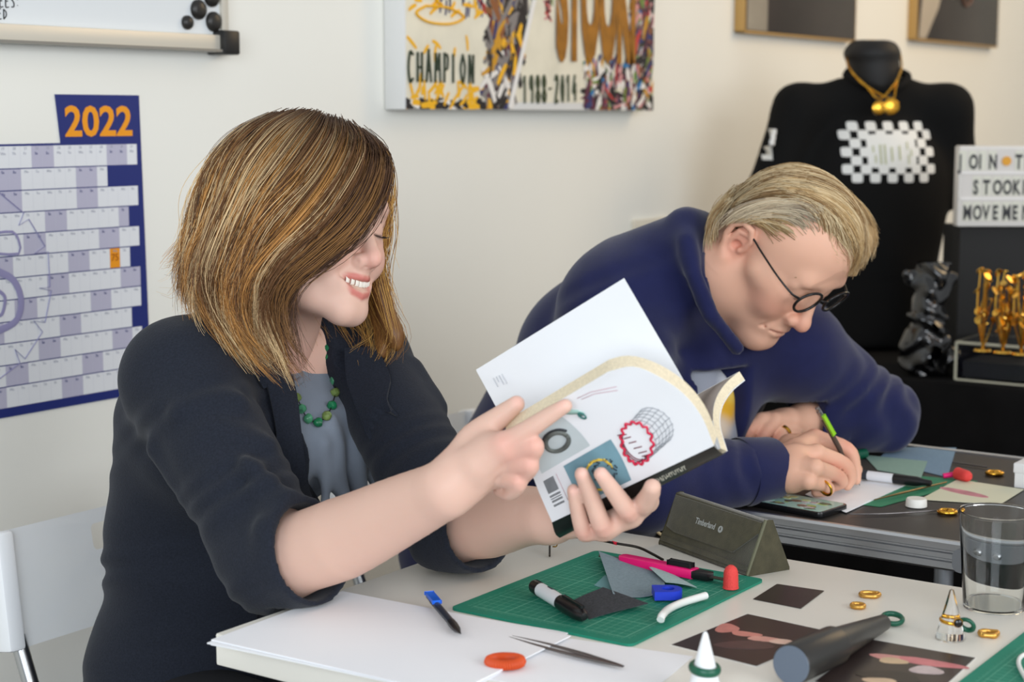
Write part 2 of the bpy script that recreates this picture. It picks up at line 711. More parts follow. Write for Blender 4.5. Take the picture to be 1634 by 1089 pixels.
def sculpt_head(man, neck, h=0.0017):
    """neck: list of (point, radius) in head coordinates."""
    S = Sculpt((-0.106, -0.135, -0.27), (0.106, 0.135, 0.128), h)
    w = 1.06 if man else 1.0
    if man:
        S.ell((0, -0.006, 0.024), (0.073 * w, 0.083, 0.070), 0)
    else:
        S.ell((0, -0.014, 0.033), (0.074 * w, 0.097, 0.083), 0)
    S.ell((0, 0.012, 0.045), (0.064 * w, 0.078, 0.064), 0.03)                # forehead
    S.ell((0, 0.030, -0.030), (0.061 * w, 0.058, 0.072), 0.03)                # face
    S.ell((0, 0.034, -0.076), (0.045 * w, 0.046, 0.034), 0.03)                # jaw
    for s in (-1, 1):
        S.cone((0.054 * s * w, -0.004, -0.048), (0.046 * s * w, 0.018, -0.076), 0.014, 0.014, 0.03)   # jaw angle
        S.cone((0.044 * s * w, 0.022, -0.082), (0.012 * s, 0.074, -0.101), 0.013, 0.014, 0.02)        # jaw line
        S.cone((0.062 * s * w, 0.030, -0.016), (0.044 * s * w, 0.060, -0.022), 0.010, 0.013, 0.025)   # cheekbone
        S.ball((0.037 * s, 0.064, -0.042), 0.019 if not man else 0.017, 0.02)                         # cheek
    S.cone((-0.007, 0.076, -0.103), (0.007, 0.076, -0.103), 0.0165, 0.0165, 0.018)                     # chin
    S.cone((-0.034, 0.078, 0.020), (0.034, 0.078, 0.020), 0.011, 0.011, 0.022)                          # brow
    for s in (-1, 1):
        S.ell((0.031 * s, 0.098, 0.001), (0.019, 0.016, 0.0125), 0.016, 's')                          # eye socket
        S.ball((0.0315 * s, 0.0715, -0.001), 0.0150, 0.006)                                            # closed lid over the ball
        S.cone((0.018 * s, 0.0815, 0.0095), (0.046 * s, 0.0735, 0.0085), 0.0045, 0.0045, 0.008)          # upper fold
        S.cone((0.019 * s, 0.0815, -0.0145), (0.043 * s, 0.0755, -0.0135), 0.0035, 0.0035, 0.010)      # bag
    # nose
    S.cone((0, 0.082, 0.006), (0, 0.1035, -0.034), 0.0075, 0.0088, 0.012)
    S.ball((0, 0.1060, -0.0405), 0.0108 if man else 0.0100, 0.008)
    for s in (-1, 1):
        S.ball((0.0115 * s, 0.0950, -0.0440), 0.0080, 0.006)
        S.cone((0.0115 * s, 0.092, -0.046), (0.0085 * s, 0.088, -0.048), 0.006, 0.006, 0.006)
        S.ball((0.0068 * s, 0.1010, -0.0515), 0.0034, 0.002, 's')
    S.cone((0, 0.090, -0.050), (0, 0.086, -0.060), 0.0085, 0.010, 0.012)                                  # philtrum
    if not man:                                                           # open smile
        S.ell((0, 0.070, -0.073), (0.036, 0.024, 0.022), 0.012)
        mouth = [(-0.0265, 0.0790, -0.0655), (-0.014, 0.0925, -0.0705), (0, 0.0965, -0.0725), (0.014, 0.0925, -0.0705), (0.0265, 0.0790, -0.0655)]
        for a, b, dy in ((0, 1, 0), (1, 2, 0), (2, 3, 0), (3, 4, 0)):
            pa, pb = mouth[a], mouth[b]
            ra = 0.0022 if a in (0, 4) else 0.0074
            rb = 0.0022 if b in (0, 4) else 0.0074
            S.cone((pa[0], pa[1] + 0.002, pa[2]), (pb[0], pb[1] + 0.002, pb[2]), ra, rb, 0.003, 's')
        up_l = [(-0.0275, 0.0785, -0.0645), (-0.013, 0.0905, -0.0645), (-0.004, 0.0945, -0.0640), (0, 0.0940, -0.0648), (0.004, 0.0945, -0.0640), (0.013, 0.0905, -0.0645), (0.0275, 0.0785, -0.0645)]
        S.chain(up_l, [0.0018, 0.0028, 0.0032, 0.0030, 0.0032, 0.0028, 0.0018], 0.004)
        lo_l = [(-0.0275, 0.0785, -0.0660), (-0.014, 0.0885, -0.0808), (0, 0.0925, -0.0848), (0.014, 0.0885, -0.0808), (0.0275, 0.0785, -0.0660)]
        S.chain(lo_l, [0.0018, 0.0040, 0.0048, 0.0040, 0.0018], 0.004)
        for s in (-1, 1):                                                 # smile crease beside the mouth
            S.chain([(0.0190 * s, 0.0960, -0.047), (0.0265 * s, 0.0890, -0.055), (0.0310 * s, 0.0840, -0.061)], [0.0010, 0.0016, 0.0004], 0.010, 's')
            S.ball((0.040 * s, 0.0610, -0.040), 0.0215, 0.012)
    else:
        S.ell((0, 0.068, -0.074), (0.032, 0.026, 0.022), 0.012)
        S.chain([(-0.024, 0.0800, -0.0745), (-0.010, 0.0920, -0.0690), (0, 0.0932, -0.0695), (0.010, 0.0920, -0.0690), (0.024, 0.0800, -0.0745)], [0.002, 0.0036, 0.0040, 0.0036, 0.002], 0.005)
        S.chain([(-0.022, 0.0805, -0.0765), (-0.010, 0.0900, -0.0795), (0, 0.0918, -0.0800), (0.010, 0.0900, -0.0795), (0.022, 0.0805, -0.0765)], [0.002, 0.0042, 0.0048, 0.0042, 0.002], 0.005)
        S.chain([(-0.026, 0.0815, -0.0755), (-0.010, 0.0965, -0.0742), (0.010, 0.0965, -0.0742), (0.026, 0.0815, -0.0755)], [0.0012, 0.0018, 0.0018, 0.0012], 0.003, 's')
        for s in (-1, 1):
            S.chain([(0.0190 * s, 0.0945, -0.050), (0.0285 * s, 0.0850, -0.064), (0.0310 * s, 0.0790, -0.076)], [0.0012, 0.0018, 0.0012], 0.006, 's')
        S.ell((0, 0.050, -0.112), (0.032, 0.036, 0.018), 0.02)                 # soft under-chin
    for s in (-1, 1):                                                     # ears
        X0 = 0.0755 * w * s
        E = lambda y, z, o: (X0 + s * o, -0.012 + y, -0.010 + z)
        S.ell((X0 - 0.001 * s, -0.012, -0.006), (0.006, 0.016, 0.026), 0.006, R=Matrix.Rotation(0.35 * s, 3, 'Z'))
        S.chain([E(0.012, 0.002, -0.001), E(0.013, 0.018, 0.001), E(0.004, 0.031, 0.006), E(-0.010, 0.031, 0.011), E(-0.019, 0.018, 0.013), E(-0.018, 0.000, 0.011), E(-0.010, -0.017, 0.006), E(-0.001, -0.026, 0.002)],
                [0.0036, 0.0042, 0.0046, 0.0046, 0.0046, 0.0042, 0.0048, 0.0066], 0.004)
        S.chain([E(0.004, 0.021, 0.003), E(-0.008, 0.016, 0.007), E(-0.009, 0.000, 0.006), E(-0.004, -0.012, 0.003)], [0.003, 0.0036, 0.0036, 0.003], 0.004)
        S.ball(E(0.002, -0.002, 0.004), 0.0070, 0.004, 's')
        S.ball(E(0.009, -0.004, 0.000), 0.0042, 0.004)
    for (a, ra), (b, rb) in zip(neck, neck[1:]):
        S.cone(a, b, ra, rb, 0.022)
    V, F = S.mesh()
    return relax(V, F, 1), F


def gauss(P, c, r):
    c, r = np.array(c), np.array(r) if np.ndim(r) else np.array([r, r, r])
    return np.exp(-(((P - c) / r) ** 2).sum(1))


def seg_dist(P, pts):
    d = np.full(len(P), 9.0)
    for a, b in zip(pts, pts[1:]):
        a, b = np.array(a, float), np.array(b, float)
        ab = b - a
        t = np.clip((P - a) @ ab / (ab @ ab), 0, 1)[:, None]
        d = np.minimum(d, np.linalg.norm(P - a - t * ab, axis=1))
    return d


def face_color(P, man, base, lip, pink):
    """Complexion in head coordinates: lips, blush, brow and lash roots."""
    c = np.tile(base, (len(P), 1))

    def mixin(col, w):
        nonlocal c
        w = np.clip(w, 0, 1)[:, None]
        c = c * (1 - w) + col * w
    for s in (-1, 1):
        mixin(pink, 0.50 * gauss(P, (0.043 * s, 0.062, -0.035), (0.024, 0.03, 0.022)))
        mixin(pink, 0.55 * gauss(P, (0.08 * s, -0.012, -0.01), (0.012, 0.02, 0.034)))
    mixin(pink, 0.55 * gauss(P, (0, 0.108, -0.042), (0.016, 0.014, 0.014)))
    if man:
        mixin(base * np.array([0.72, 0.75, 0.80]), 0.42 * gauss(P, (0, 0.060, -0.100), (0.045, 0.04, 0.024)))
        mixin(base * np.array([0.62, 0.66, 0.72]), 0.45 * gauss(P, (0, 0.094, -0.060), (0.020, 0.014, 0.006)))
        d = np.minimum(seg_dist(P, [(-0.021, 0.0820, -0.0750), (-0.010, 0.0945, -0.0705), (0, 0.0960, -0.0710), (0.010, 0.0945, -0.0705), (0.021, 0.0820, -0.0750)]),
                       seg_dist(P, [(-0.020, 0.0820, -0.0765), (0, 0.0955, -0.0805), (0.020, 0.0820, -0.0765)]))
        mixin(lip, 0.75 * np.clip(1.5 - d / 0.0034, 0, 1))
    else:
        d = np.minimum(seg_dist(P, [(-0.0275, 0.0785, -0.0640), (-0.013, 0.0930, -0.0635), (0, 0.0965, -0.0645), (0.013, 0.0930, -0.0635), (0.0275, 0.0785, -0.0640)]),
                       seg_dist(P, [(-0.0275, 0.0785, -0.0665), (-0.014, 0.0915, -0.0818), (0, 0.0960, -0.0858), (0.014, 0.0915, -0.0818), (0.0275, 0.0785, -0.0665)]))
        mixin(lip, 0.95 * np.clip(1.9 - d / 0.0030, 0, 1) * np.clip((0.0270 - np.abs(P[:, 0])) / 0.006, 0, 1))
        mixin(lin(70, 22, 20), np.clip((0.0865 - P[:, 1]) / 0.003, 0, 1) * gauss(P, (0, 0.080, -0.073), (0.019, 0.012, 0.0075)) * 1.3)
    for s in (-1, 1):                                                     # lash line of the lowered lid
        arc = [(0.0185 * s, 0.0800, -0.0062), (0.026 * s, 0.0850, -0.0090), (0.034 * s, 0.0850, -0.0090), (0.0445 * s, 0.0785, -0.0055)]
        mixin(lin(52, 34, 28), 0.9 * np.clip(1.6 - seg_dist(P, arc) / 0.0014, 0, 1))
    return c

# ---------------------------------------------------------------- the room
WALL_Y = 2.05
WALLM = mat('painted_plaster', (242, 241, 233), 0.75, spec=0.25, noise=0.012, nscale=3.0, bump=0.08, bscale=60)
o = box('wall_back', (-2.5, WALL_Y, 0), (7.6, WALL_Y + 0.12, 2.9), WALLM)
tag(o, 'cream painted plaster wall behind the two people', kind='structure')
o = box('floor', (-2.5, -2.5, -0.05), (7.6, WALL_Y, 0), mat('dark_vinyl_floor', (74, 70, 66), 0.55, noise=0.1, nscale=8))
tag(o, 'dark grey vinyl floor under the tables', kind='structure')
o = box('wall_right', (7.6, -2.5, 0), (7.72, WALL_Y + 0.12, 2.9), WALLM)
tag(o, 'cream end wall of the room', kind='structure')

# ---- white table
WHITE = mat('white_laminate', (240, 236, 226), 0.38, spec=0.4, noise=0.01, nscale=4)
wt = empty('table', (1.515, 0.45, 0), 0, 'white laminate worktable with the green cutting mat on it', 'table')


def part(root, o):
    return into(root, o)


part(wt, box('tabletop', (1.212, -0.42, 0.706), (1.820, 1.219, 0.740), WHITE, None, 0.002))
STEEL = mat('brushed_steel', (176, 178, 180), 0.28, metal=1.0)
for x in (1.27, 1.76):
    for y in (-0.35, 0.95):
        part(wt, tube('leg', [(x, y, 0.0), (x, y, 0.706)], 0.019, mat('white_lacquer', (236, 236, 234), 0.4), None, 16))

# ---- black folding table with an aluminium edge
ALU = mat('aluminium_edge', (196, 198, 202), 0.32, metal=1.0)
ALU2 = mat('aluminium_matt', (160, 164, 170), 0.45, metal=1.0)
BTOP = mat('dark_tabletop', (44, 40, 38), 0.42, spec=0.5, noise=0.12, nscale=30)
bt = empty('folding_table', (2.29, 0.3, 0), 0, 'dark topped folding table with ribbed aluminium edge, used by the man', 'table')
X0, X1, Y0, Y1, ZT = 2.008, 2.572, -0.45, 1.165, 0.740
part(bt, box('tabletop', (X0 + 0.006, Y0 + 0.006, ZT - 0.022), (X1 - 0.006, Y1 - 0.006, ZT), BTOP))


def rail(p, q, out):
    """Ribbed edge profile swept from p to q; out points away from the table."""
    prof = [(0.0, 0.0005), (0.004, 0.0015), (0.006, -0.002), (0.006, -0.010), (0.0035, -0.0115), (0.0035, -0.0135), (0.006, -0.015), (0.006, -0.021),
            (0.0035, -0.0225), (0.0035, -0.0245), (0.006, -0.026), (0.006, -0.034), (0.003, -0.037), (-0.006, -0.037), (-0.006, 0.0005)]
    vs, fs = [], []
    n = len(prof)
    for e in (p, q):
        for a, b in prof:
            vs.append(Vector((e[0], e[1], ZT + 0.0015)) + Vector(out) * a + Vector((0, 0, b)))
    for k in range(n):
        fs.append((k, (k + 1) % n, n + (k + 1) % n, n + k))
    fs += [tuple(range(n))[::-1], tuple(range(n, 2 * n))]
    return part(bt, mesh_obj('edge_rail', vs, fs, ALU, None))


rail((X0, Y0, 0), (X0, Y1 - 0.03, 0), (-1, 0, 0))
rail((X1, Y0, 0), (X1, Y1 - 0.03, 0), (1, 0, 0))
rail((X0 + 0.03, Y1, 0), (X1 - 0.03, Y1, 0), (0, 1, 0))
rail((X0 + 0.03, Y0, 0), (X1 - 0.03, Y0, 0), (0, -1, 0))
for x in (X0, X1):
    for y in (Y0, Y1):
        sx = 1 if x == X0 else -1
        sy = 1 if y == Y0 else -1
        part(bt, box('corner_cap', (min(x - 0.008 * sx, x + 0.032 * sx), min(y - 0.008 * sy, y + 0.032 * sy), ZT - 0.040), (max(x - 0.008 * sx, x + 0.032 * sx), max(y - 0.008 * sy, y + 0.032 * sy), ZT + 0.003), ALU2, None, 0.004))
yb = 0.60
part(bt, plate('hinge_bracket', round_rect(0.13, 0.030, 0.010), 0, 0.003, ALU2, None, M=frame_from((X0 - 0.0085, yb + 0.06, ZT - 0.019), (0, -1, 0), (0, 0, 1))))
for k, dy in enumerate((0.105, 0.078)):
    part(bt, lathe('rivet', [(0, 0.005), (0.004, 0.0045), (0.006, 0.002), (0.0065, 0.0)], STEEL, None, 12, M=frame_from((X0 - 0.012, yb + dy - 0.01, ZT - 0.022), (0, -1, 0), (0, 0, 1))))
for y, s in ((0.75, 1), (-0.10, -1)):
    for x in (X0 + 0.03, X1 - 0.03):
        part(bt, tube('leg', [(x, y, 0.0), (x, y + 0.0 * s, ZT - 0.03)], 0.0125, ALU2, None, 12))
    part(bt, tube('leg_crossbar', [(X0 + 0.03, y, 0.32), (X1 - 0.03, y, 0.32)], 0.010, ALU2, None, 12))
for x in (X0 + 0.045, X1 - 0.045):
    part(bt, box('leg_brace', (-0.012, -0.006, 0), (0.012, 0.006, 0.46), ALU2, None, 0.002, M=Matrix.Translation((x + 0.02, 0.75, 0.32)) @ Matrix.Rotation(0.55, 4, 'X')))

# ---- chairs


def folding_chair(name, cx, yb_, label):
    r = empty(name, (cx, yb_ - 0.2, 0), 0, label, 'chair', 'white folding chairs')
    PL = mat('white_plastic', (244, 246, 248), 0.42, spec=0.4)
    # backrest with a hand slot, leaning back slightly
    M_ = Matrix.Translation((cx, yb_, 0.660)) @ Matrix.Rotation(math.radians(-10), 4, 'X') @ Matrix.Rotation(math.pi / 2, 4, 'X')
    W_, H_ = 0.41, 0.155
    bm = bmesh.new()
    ou = [bm.verts.new((x * (1.0 if y > 0 else 0.93), y, 0.008)) for x, y in round_rect(W_, H_, 0.010, 4)]
    inn = [bm.verts.new((x, y, 0.008)) for x, y in round_rect(0.092, 0.036, 0.007, 4, 0.0, 0.040)]
    n = len(ou)
    for k in range(n):
        bm.faces.new((ou[k], ou[(k + 1) % n], inn[(k + 1) % n], inn[k]))
    bmesh.ops.solidify(bm, geom=bm.faces[:], thickness=-0.016)
    bmesh.ops.recalc_face_normals(bm, faces=bm.faces)
    bmesh.ops.transform(bm, matrix=M_, verts=bm.verts)
    part(r, bm_obj('backrest', bm, PL, None, True))
    for s in (-1, 1):
        part(r, box('backrest_side', (-0.013, -H_ / 2, -0.014), (0.013, H_ / 2, 0.020), PL, None, 0.005,
                    M=M_ @ Matrix.Translation((s * 0.1965, 0, 0)) @ Matrix.Rotation(-s * 0.046 * -1, 4, 'Z')))
        xs = cx + s * 0.186
        part(r, tube('leg', [(xs, yb_ - 0.012, 0.60), (xs, yb_ - 0.14, 0.28), (xs, yb_ - 0.255, 0.0)], 0.0105, STEEL, None, 14))
        part(r, tube('leg', [(xs - s * 0.024, yb_ - 0.36, 0.43), (xs - s * 0.024, yb_ - 0.17, 0.2), (xs - s * 0.024, yb_ - 0.01, 0.0)], 0.0105, STEEL, None, 14))
    part(r, box('seat', (cx - 0.155, yb_ - 0.44, 0.432), (cx + 0.155, yb_ - 0.09, 0.450), PL, None, 0.006))
    part(r, tube('crossbar', [(cx - 0.186, yb_ - 0.205, 0.12), (cx + 0.186, yb_ - 0.205, 0.12)], 0.008, STEEL, None, 10))
    return r


folding_chair('folding_chair', 1.562, 1.755, 'white plastic folding chair with slotted back behind the woman in blazer')
folding_chair('folding_chair', 2.26, 1.80, 'white folding chair carrying the man who draws')

# ---------------------------------------------------------------- woman with the book
SKIN = mat('skin', (226, 182, 158), 0.48, spec=0.35, attr='Col', sss=0.12)
W_BASE, W_LIP, W_PINK = lin(220, 181, 163), lin(200, 118, 108), lin(226, 152, 138)
WM = head_matrix((1.5486, 1.3824, 1.141), math.radians(1.5), 0.0, math.radians(-12), 1.0)
woman = empty('person', (1.55, 1.60, 0.0), 0, 'smiling woman in black blazer and grey top leafing through an open book', 'person')
woman_inv = Matrix.Translation((-1.55, -1.60, 0))


def finger(S, pts, rad, k=0.0026):
    S.limb(pts, rad, k, 4)


def woman_body():
    parts = []
    Wi = WM.inverted()
    loc = lambda p: tuple(Wi @ Vector(p))
    neck = [((0, -0.022, -0.060), 0.048), (loc((1.545, 1.435, 1.02)), 0.050), (loc((1.54, 1.455, 0.97)), 0.058)]
    V, F = sculpt_head(False, neck)
    head = (apply(WM, V), F)
    S = Sculpt((1.34, 1.28, 0.40), (1.75, 1.80, 1.04), 0.007)                      # torso and thighs under the clothes
    S.ell((1.54, 1.485, 0.90), (0.145, 0.095, 0.10), 0).ell((1.545, 1.56, 0.72), (0.12, 0.09, 0.15), 0.05)
    S.ell((1.55, 1.60, 0.55), (0.15, 0.11, 0.10), 0.05)
    S.chain([(1.40, 1.455, 0.965), (1.54, 1.465, 0.985), (1.67, 1.42, 0.955)], [0.045, 0.05, 0.045], 0.03)
    parts.append(S.mesh())
    # right arm, hand on the curled pages
    sh, el, wr = (1.377, 1.448, 0.965), (1.3298, 1.2351, 0.7901), (1.3163, 0.9982, 0.9010)
    S = Sculpt((1.24, 0.84, 0.72), (1.46, 1.52, 1.05), 0.0024)
    S.cone(sh, el, 0.045, 0.042, 0.0)
    S.limb([el, (1.3331, 1.1504, 0.8249), (1.3266, 1.0641, 0.8684), wr], [0.0435, 0.0440, 0.0360, 0.0290], 0.02)
    mc = [(1.3270, 0.9362, 0.9501), (1.3367, 0.9408, 0.9386), (1.3438, 0.9503, 0.9249), (1.3495, 0.9620, 0.9117)]
    S.fan(wr, 0.0225, mc, (0.0125, 0.0125, 0.0120, 0.0110), 0.016)
    S.cone((1.3231, 0.9852, 0.9243), (1.3291, 0.9588, 0.9390), 0.018, 0.015, 0.015)
    finger(S, [mc[0], (1.3330, 0.9106, 0.9681), (1.3393, 0.8908, 0.9827), (1.3444, 0.8755, 0.9933)], [0.0120, 0.0098, 0.0085, 0.0070])
    finger(S, [mc[1], (1.3344, 0.9050, 0.9524), (1.3441, 0.9219, 0.9339), (1.3564, 0.9470, 0.9276)], [0.0120, 0.0100, 0.0088, 0.0075])
    finger(S, [mc[2], (1.3365, 0.9115, 0.9333), (1.3493, 0.9314, 0.9155), (1.3601, 0.9557, 0.9119)], [0.0115, 0.0095, 0.0085, 0.0072])
    finger(S, [mc[3], (1.3397, 0.9271, 0.9140), (1.3519, 0.9446, 0.8975), (1.3609, 0.9648, 0.8958)], [0.0105, 0.0088, 0.0078, 0.0066])
    finger(S, [(1.3270, 0.9959, 0.9191), (1.3424, 0.9815, 0.9514), (1.3528, 0.9605, 0.9711), (1.3599, 0.9433, 0.9863)], [0.0195, 0.0145, 0.0115, 0.0085], 0.008)
    S.cone((1.3403, 0.9800, 0.9474), mc[0], 0.012, 0.010, 0.012)
    V, F = S.mesh()
    parts.append((relax(V, F, 1), F))
    # left arm, fingers round the spine
    sh, el, wr = (1.68, 1.40, 0.955), (1.5504, 1.1667, 0.7938), (1.4972, 0.9938, 0.8371)
    S = Sculpt((1.36, 0.80, 0.72), (1.76, 1.46, 1.03), 0.0024)
    S.cone(sh, el, 0.045, 0.040, 0.0)
    S.limb([el, (1.5353, 1.1033, 0.8072), (1.5144, 1.0412, 0.8286), wr], [0.041, 0.0395, 0.034, 0.0290], 0.02)
    mc = [(1.4862, 0.8666, 0.8741), (1.4884, 0.8890, 0.8627), (1.4820, 0.9126, 0.8487), (1.4756, 0.9318, 0.8391)]
    S.fan(wr, 0.0225, mc, (0.0125, 0.0125, 0.0120, 0.0110), 0.016)
    finger(S, [mc[0], (1.4395, 0.8437, 0.8821), (1.4224, 0.8260, 0.8979), (1.4127, 0.8176, 0.9083)], [0.0120, 0.0110, 0.0098, 0.0086])
    finger(S, [mc[1], (1.4307, 0.8545, 0.8746), (1.4042, 0.8562, 0.8999), (1.3886, 0.8620, 0.9203)], [0.0120, 0.0105, 0.0088, 0.0072])
    finger(S, [mc[2], (1.4273, 0.8833, 0.8558), (1.4024, 0.8814, 0.8912), (1.3843, 0.8819, 0.9186)], [0.0115, 0.0105, 0.0088, 0.0072])
    finger(S, [mc[3], (1.4274, 0.9059, 0.8473), (1.4063, 0.9002, 0.8751), (1.3928, 0.8968, 0.8987)], [0.0110, 0.0092, 0.0080, 0.0066])
    S.cone((1.4423, 0.8941, 0.8512), (1.4476, 0.8639, 0.8675), 0.013, 0.013, 0.012)
    finger(S, [(1.5186, 0.9859, 0.8438), (1.5433, 0.9571, 0.8723), (1.5480, 0.9204, 0.8955), (1.5361, 0.8903, 0.9194)], [0.018, 0.013, 0.0110, 0.0085], 0.008)
    V, F = S.mesh()
    parts.append((relax(V, F, 1), F))

    tips_r = [(1.3354, 0.8732, 0.9966), (1.3561, 0.9392, 0.9910)]
    tips_l = [(1.3811, 0.8574, 0.9222), (1.3769, 0.8772, 0.9205), (1.3854, 0.8921, 0.9006)]
    knuckles = [(1.3178, 0.9297, 0.9566), (1.3289, 0.9286, 0.9444), (1.3256, 0.9004, 0.9543), (1.3300, 0.9071, 0.9349), (1.3320, 0.9210, 0.9161), (1.4218, 0.8492, 0.8726), (1.4185, 0.8779, 0.8544), (1.4188, 0.9004, 0.8466)]

    def color(P):
        L_ = (np.array([Wi @ Vector(p) for p in ()]) if False else apply(Wi, P))
        c = face_color(L_, False, W_BASE, W_LIP, W_PINK)
        for q in tips_r + tips_l:
            w = np.exp(-(np.linalg.norm(P - np.array(q), axis=1) / 0.008) ** 4)[:, None] * 0.55
            c = c * (1 - w) + lin(240, 190, 176) * w
        for q in knuckles:
            w = np.exp(-(np.linalg.norm(P - np.array(q), axis=1) / 0.013) ** 2)[:, None] * 0.40
            c = c * (1 - w) + W_PINK * w
        w = np.exp(-(np.linalg.norm((P - np.array((1.53, 1.37, 0.96))) / np.array((0.05, 0.05, 0.03)), axis=1)) ** 2)[:, None] * 0.35
        return c * (1 - w) + W_PINK * w
    return skin_obj('body', [head] + parts, SKIN, None, color)


into(woman, woman_body())

# teeth: one tooth after another along the upper arch
vs, fs = [], []
for k in range(-3, 4):
    a = k * 0.0064
    yy = 0.0912 - 14.5 * a * a - (0.0042 if abs(k) == 4 else 0)
    hgt = 0.0052 if abs(k) == 4 else 0.0098 - 0.00040 * abs(k) * 1.2
    top = -0.0650 + 0.00012 * k * k
    o = len(vs)
    for dz, dy in ((0, 0), (0.35, 0.0012), (0.85, 0.0010), (1.0, -0.0004)):
        for dx, ex in ((-0.0035, 0.0000), (-0.0018, 0.0004), (0.0018, 0.0004), (0.0035, 0.0000)):
            vs.append(WM @ Vector((a + dx, yy + dy + ex, top - hgt * dz)))
    for i in range(3):
        for j in range(3):
            fs.append((o + i * 4 + j, o + i * 4 + j + 1, o + i * 4 + j + 5, o + i * 4 + j + 4))
into(woman, mesh_obj('teeth', vs, fs, mat('tooth_enamel', (246, 240, 228), 0.25, sss=0.05), None, True))

# eyebrows and lashes
BROW = mat('brow_hair', (70, 48, 36), 0.6)


def brow_strands(MX, man, name, parent, material, n=110):
    vs, fs = [], []
    for s in (-1, 1):
        for k in range(n):
            t = random.random()
            x = s * (0.014 + 0.036 * t)
            z = 0.0165 + 0.0075 * math.sin(t * 2.2) - 0.004 * t + random.uniform(-0.0026, 0.0026) * (1 - 0.6 * t)
            y = 0.0905 - 0.0002 - 7.5 * x * x * 0.95
            p = [Vector((x, y, z)), Vector((x + s * 0.003, y - 0.0010, z + 0.0015)), Vector((x + s * 0.0065, y - 0.0032, z + 0.0010))]
            v, f = tube_geo([MX @ q for q in p], [0.0003, 0.00026, 0.00008], 3)
            fs += [tuple(i + len(vs) for i in q) for q in f]
            vs += v
    return into(parent, mesh_obj(name, vs, fs, material, None, True))


brow_strands(WM, False, 'eyebrows', woman, BROW)
vs, fs = [], []
for s in (-1, 1):
    for k in range(26):
        t = k / 25
        x = s * (0.019 + 0.026 * t)
        p0 = Vector((x, 0.0862 - 26 * (abs(x) - 0.0315) ** 2, -0.0072 - 0.0028 * math.sin(t * math.pi)))
        d = Vector((s * (t - 0.45) * 0.008, 0.0075, -0.0020))
        v, f = tube_geo([WM @ p0, WM @ (p0 + d * 0.5), WM @ (p0 + d + Vector((0, 0, 0.0022)))], [0.0004, 0.0003, 0.0001], 3)
        fs += [tuple(i + len(vs) for i in q) for q in f]
        vs += v
into(woman, mesh_obj('eyelashes', vs, fs, mat('lash_hair', (24, 18, 16), 0.5), None, True))

# ---- clothes
BLAZER = mat('blazer_knit', (32, 36, 46), 0.85, spec=0.2, sheen=0.08, noise=0.22, nscale=420, bump=0.55, bscale=520)
SHIRT = mat('grey_jersey', (124, 132, 144), 0.9, spec=0.2, sheen=0.15, noise=0.08, nscale=14, bump=0.25, bscale=900)


def ramp(v, a):
    return np.interp(v, [q[0] for q in a], [q[1] for q in a])


R_EDGE = [(0.55, 1.530), (0.70, 1.528), (0.80, 1.520), (0.90, 1.497), (0.97, 1.472), (1.02, 1.455)]
L_EDGE = [(0.55, 1.700), (0.70, 1.700), (0.79, 1.690), (0.88, 1.640), (0.985, 1.580), (1.02, 1.575)]


def torso(S, g):
    S.ell((1.56, 1.595, 0.55), (0.165 + g, 0.125 + g, 0.13 + g), 0)
    S.ell((1.545, 1.565, 0.71), (0.138 + g, 0.108 + g, 0.17), 0.06)
    S.ell((1.54, 1.485, 0.885), (0.160 + g, 0.108 + g, 0.135), 0.06)
    S.ell((1.505, 1.405, 0.865), (0.062 + g, 0.050 + g, 0.058), 0.05)
    S.ell((1.600, 1.400, 0.860), (0.062 + g, 0.050 + g, 0.058), 0.05)
    S.chain([(1.405, 1.458, 0.955), (1.50, 1.472, 0.990), (1.58, 1.468, 0.988), (1.675, 1.415, 0.955)],
            [0.056 + g, 0.050 + g, 0.050 + g, 0.052 + g], 0.04)


def cutoff(S, p, n, rad, k=0.002):
    """Carve away the half space beyond p along n, within rad of p."""
    p, n = np.array(p, float), np.array(n, float)
    n /= np.linalg.norm(n)
    S.field(lambda x, y, z: np.maximum(-((x - p[0]) * n[0] + (y - p[1]) * n[1] + (z - p[2]) * n[2]),
                                       np.sqrt((x - p[0]) ** 2 + (y - p[1]) ** 2 + (z - p[2]) ** 2) - rad),
            p - rad, p + rad, k, 's')


S = Sculpt((1.34, 1.30, 0.46), (1.76, 1.76, 1.06), 0.004)
torso(S, -0.009)
S.field(lambda x, y, z: -(z - (0.945 + 0.75 * (y - 1.385) + 5.0 * (x - 1.535) ** 2)), (1.34, 1.30, 0.90), (1.76, 1.76, 1.06), 0.004, 's')
for a, b in (((1.553, 1.356, 0.90), (1.580, 1.345, 0.76)), ((1.590, 1.365, 0.90), (1.640, 1.355, 0.80)), ((1.535, 1.352, 0.87), (1.545, 1.352, 0.70)),
             ((1.60, 1.352, 0.86), (1.615, 1.36, 0.70))):
    S.cone(a, b, 0.004, 0.008, 0.030)
S.warp(lambda x, y, z: 0.0022 * np.sin(150 * x + 25 * z + 2 * np.sin(40 * z)) * np.clip((0.93 - z) / 0.1, 0, 1) * np.clip((1.45 - y) / 0.05, 0, 1))
V, F = S.mesh()
shirt = skin_obj('grey_top', [(relax(V, F, 2), F)], SHIRT)
into(woman, shirt)

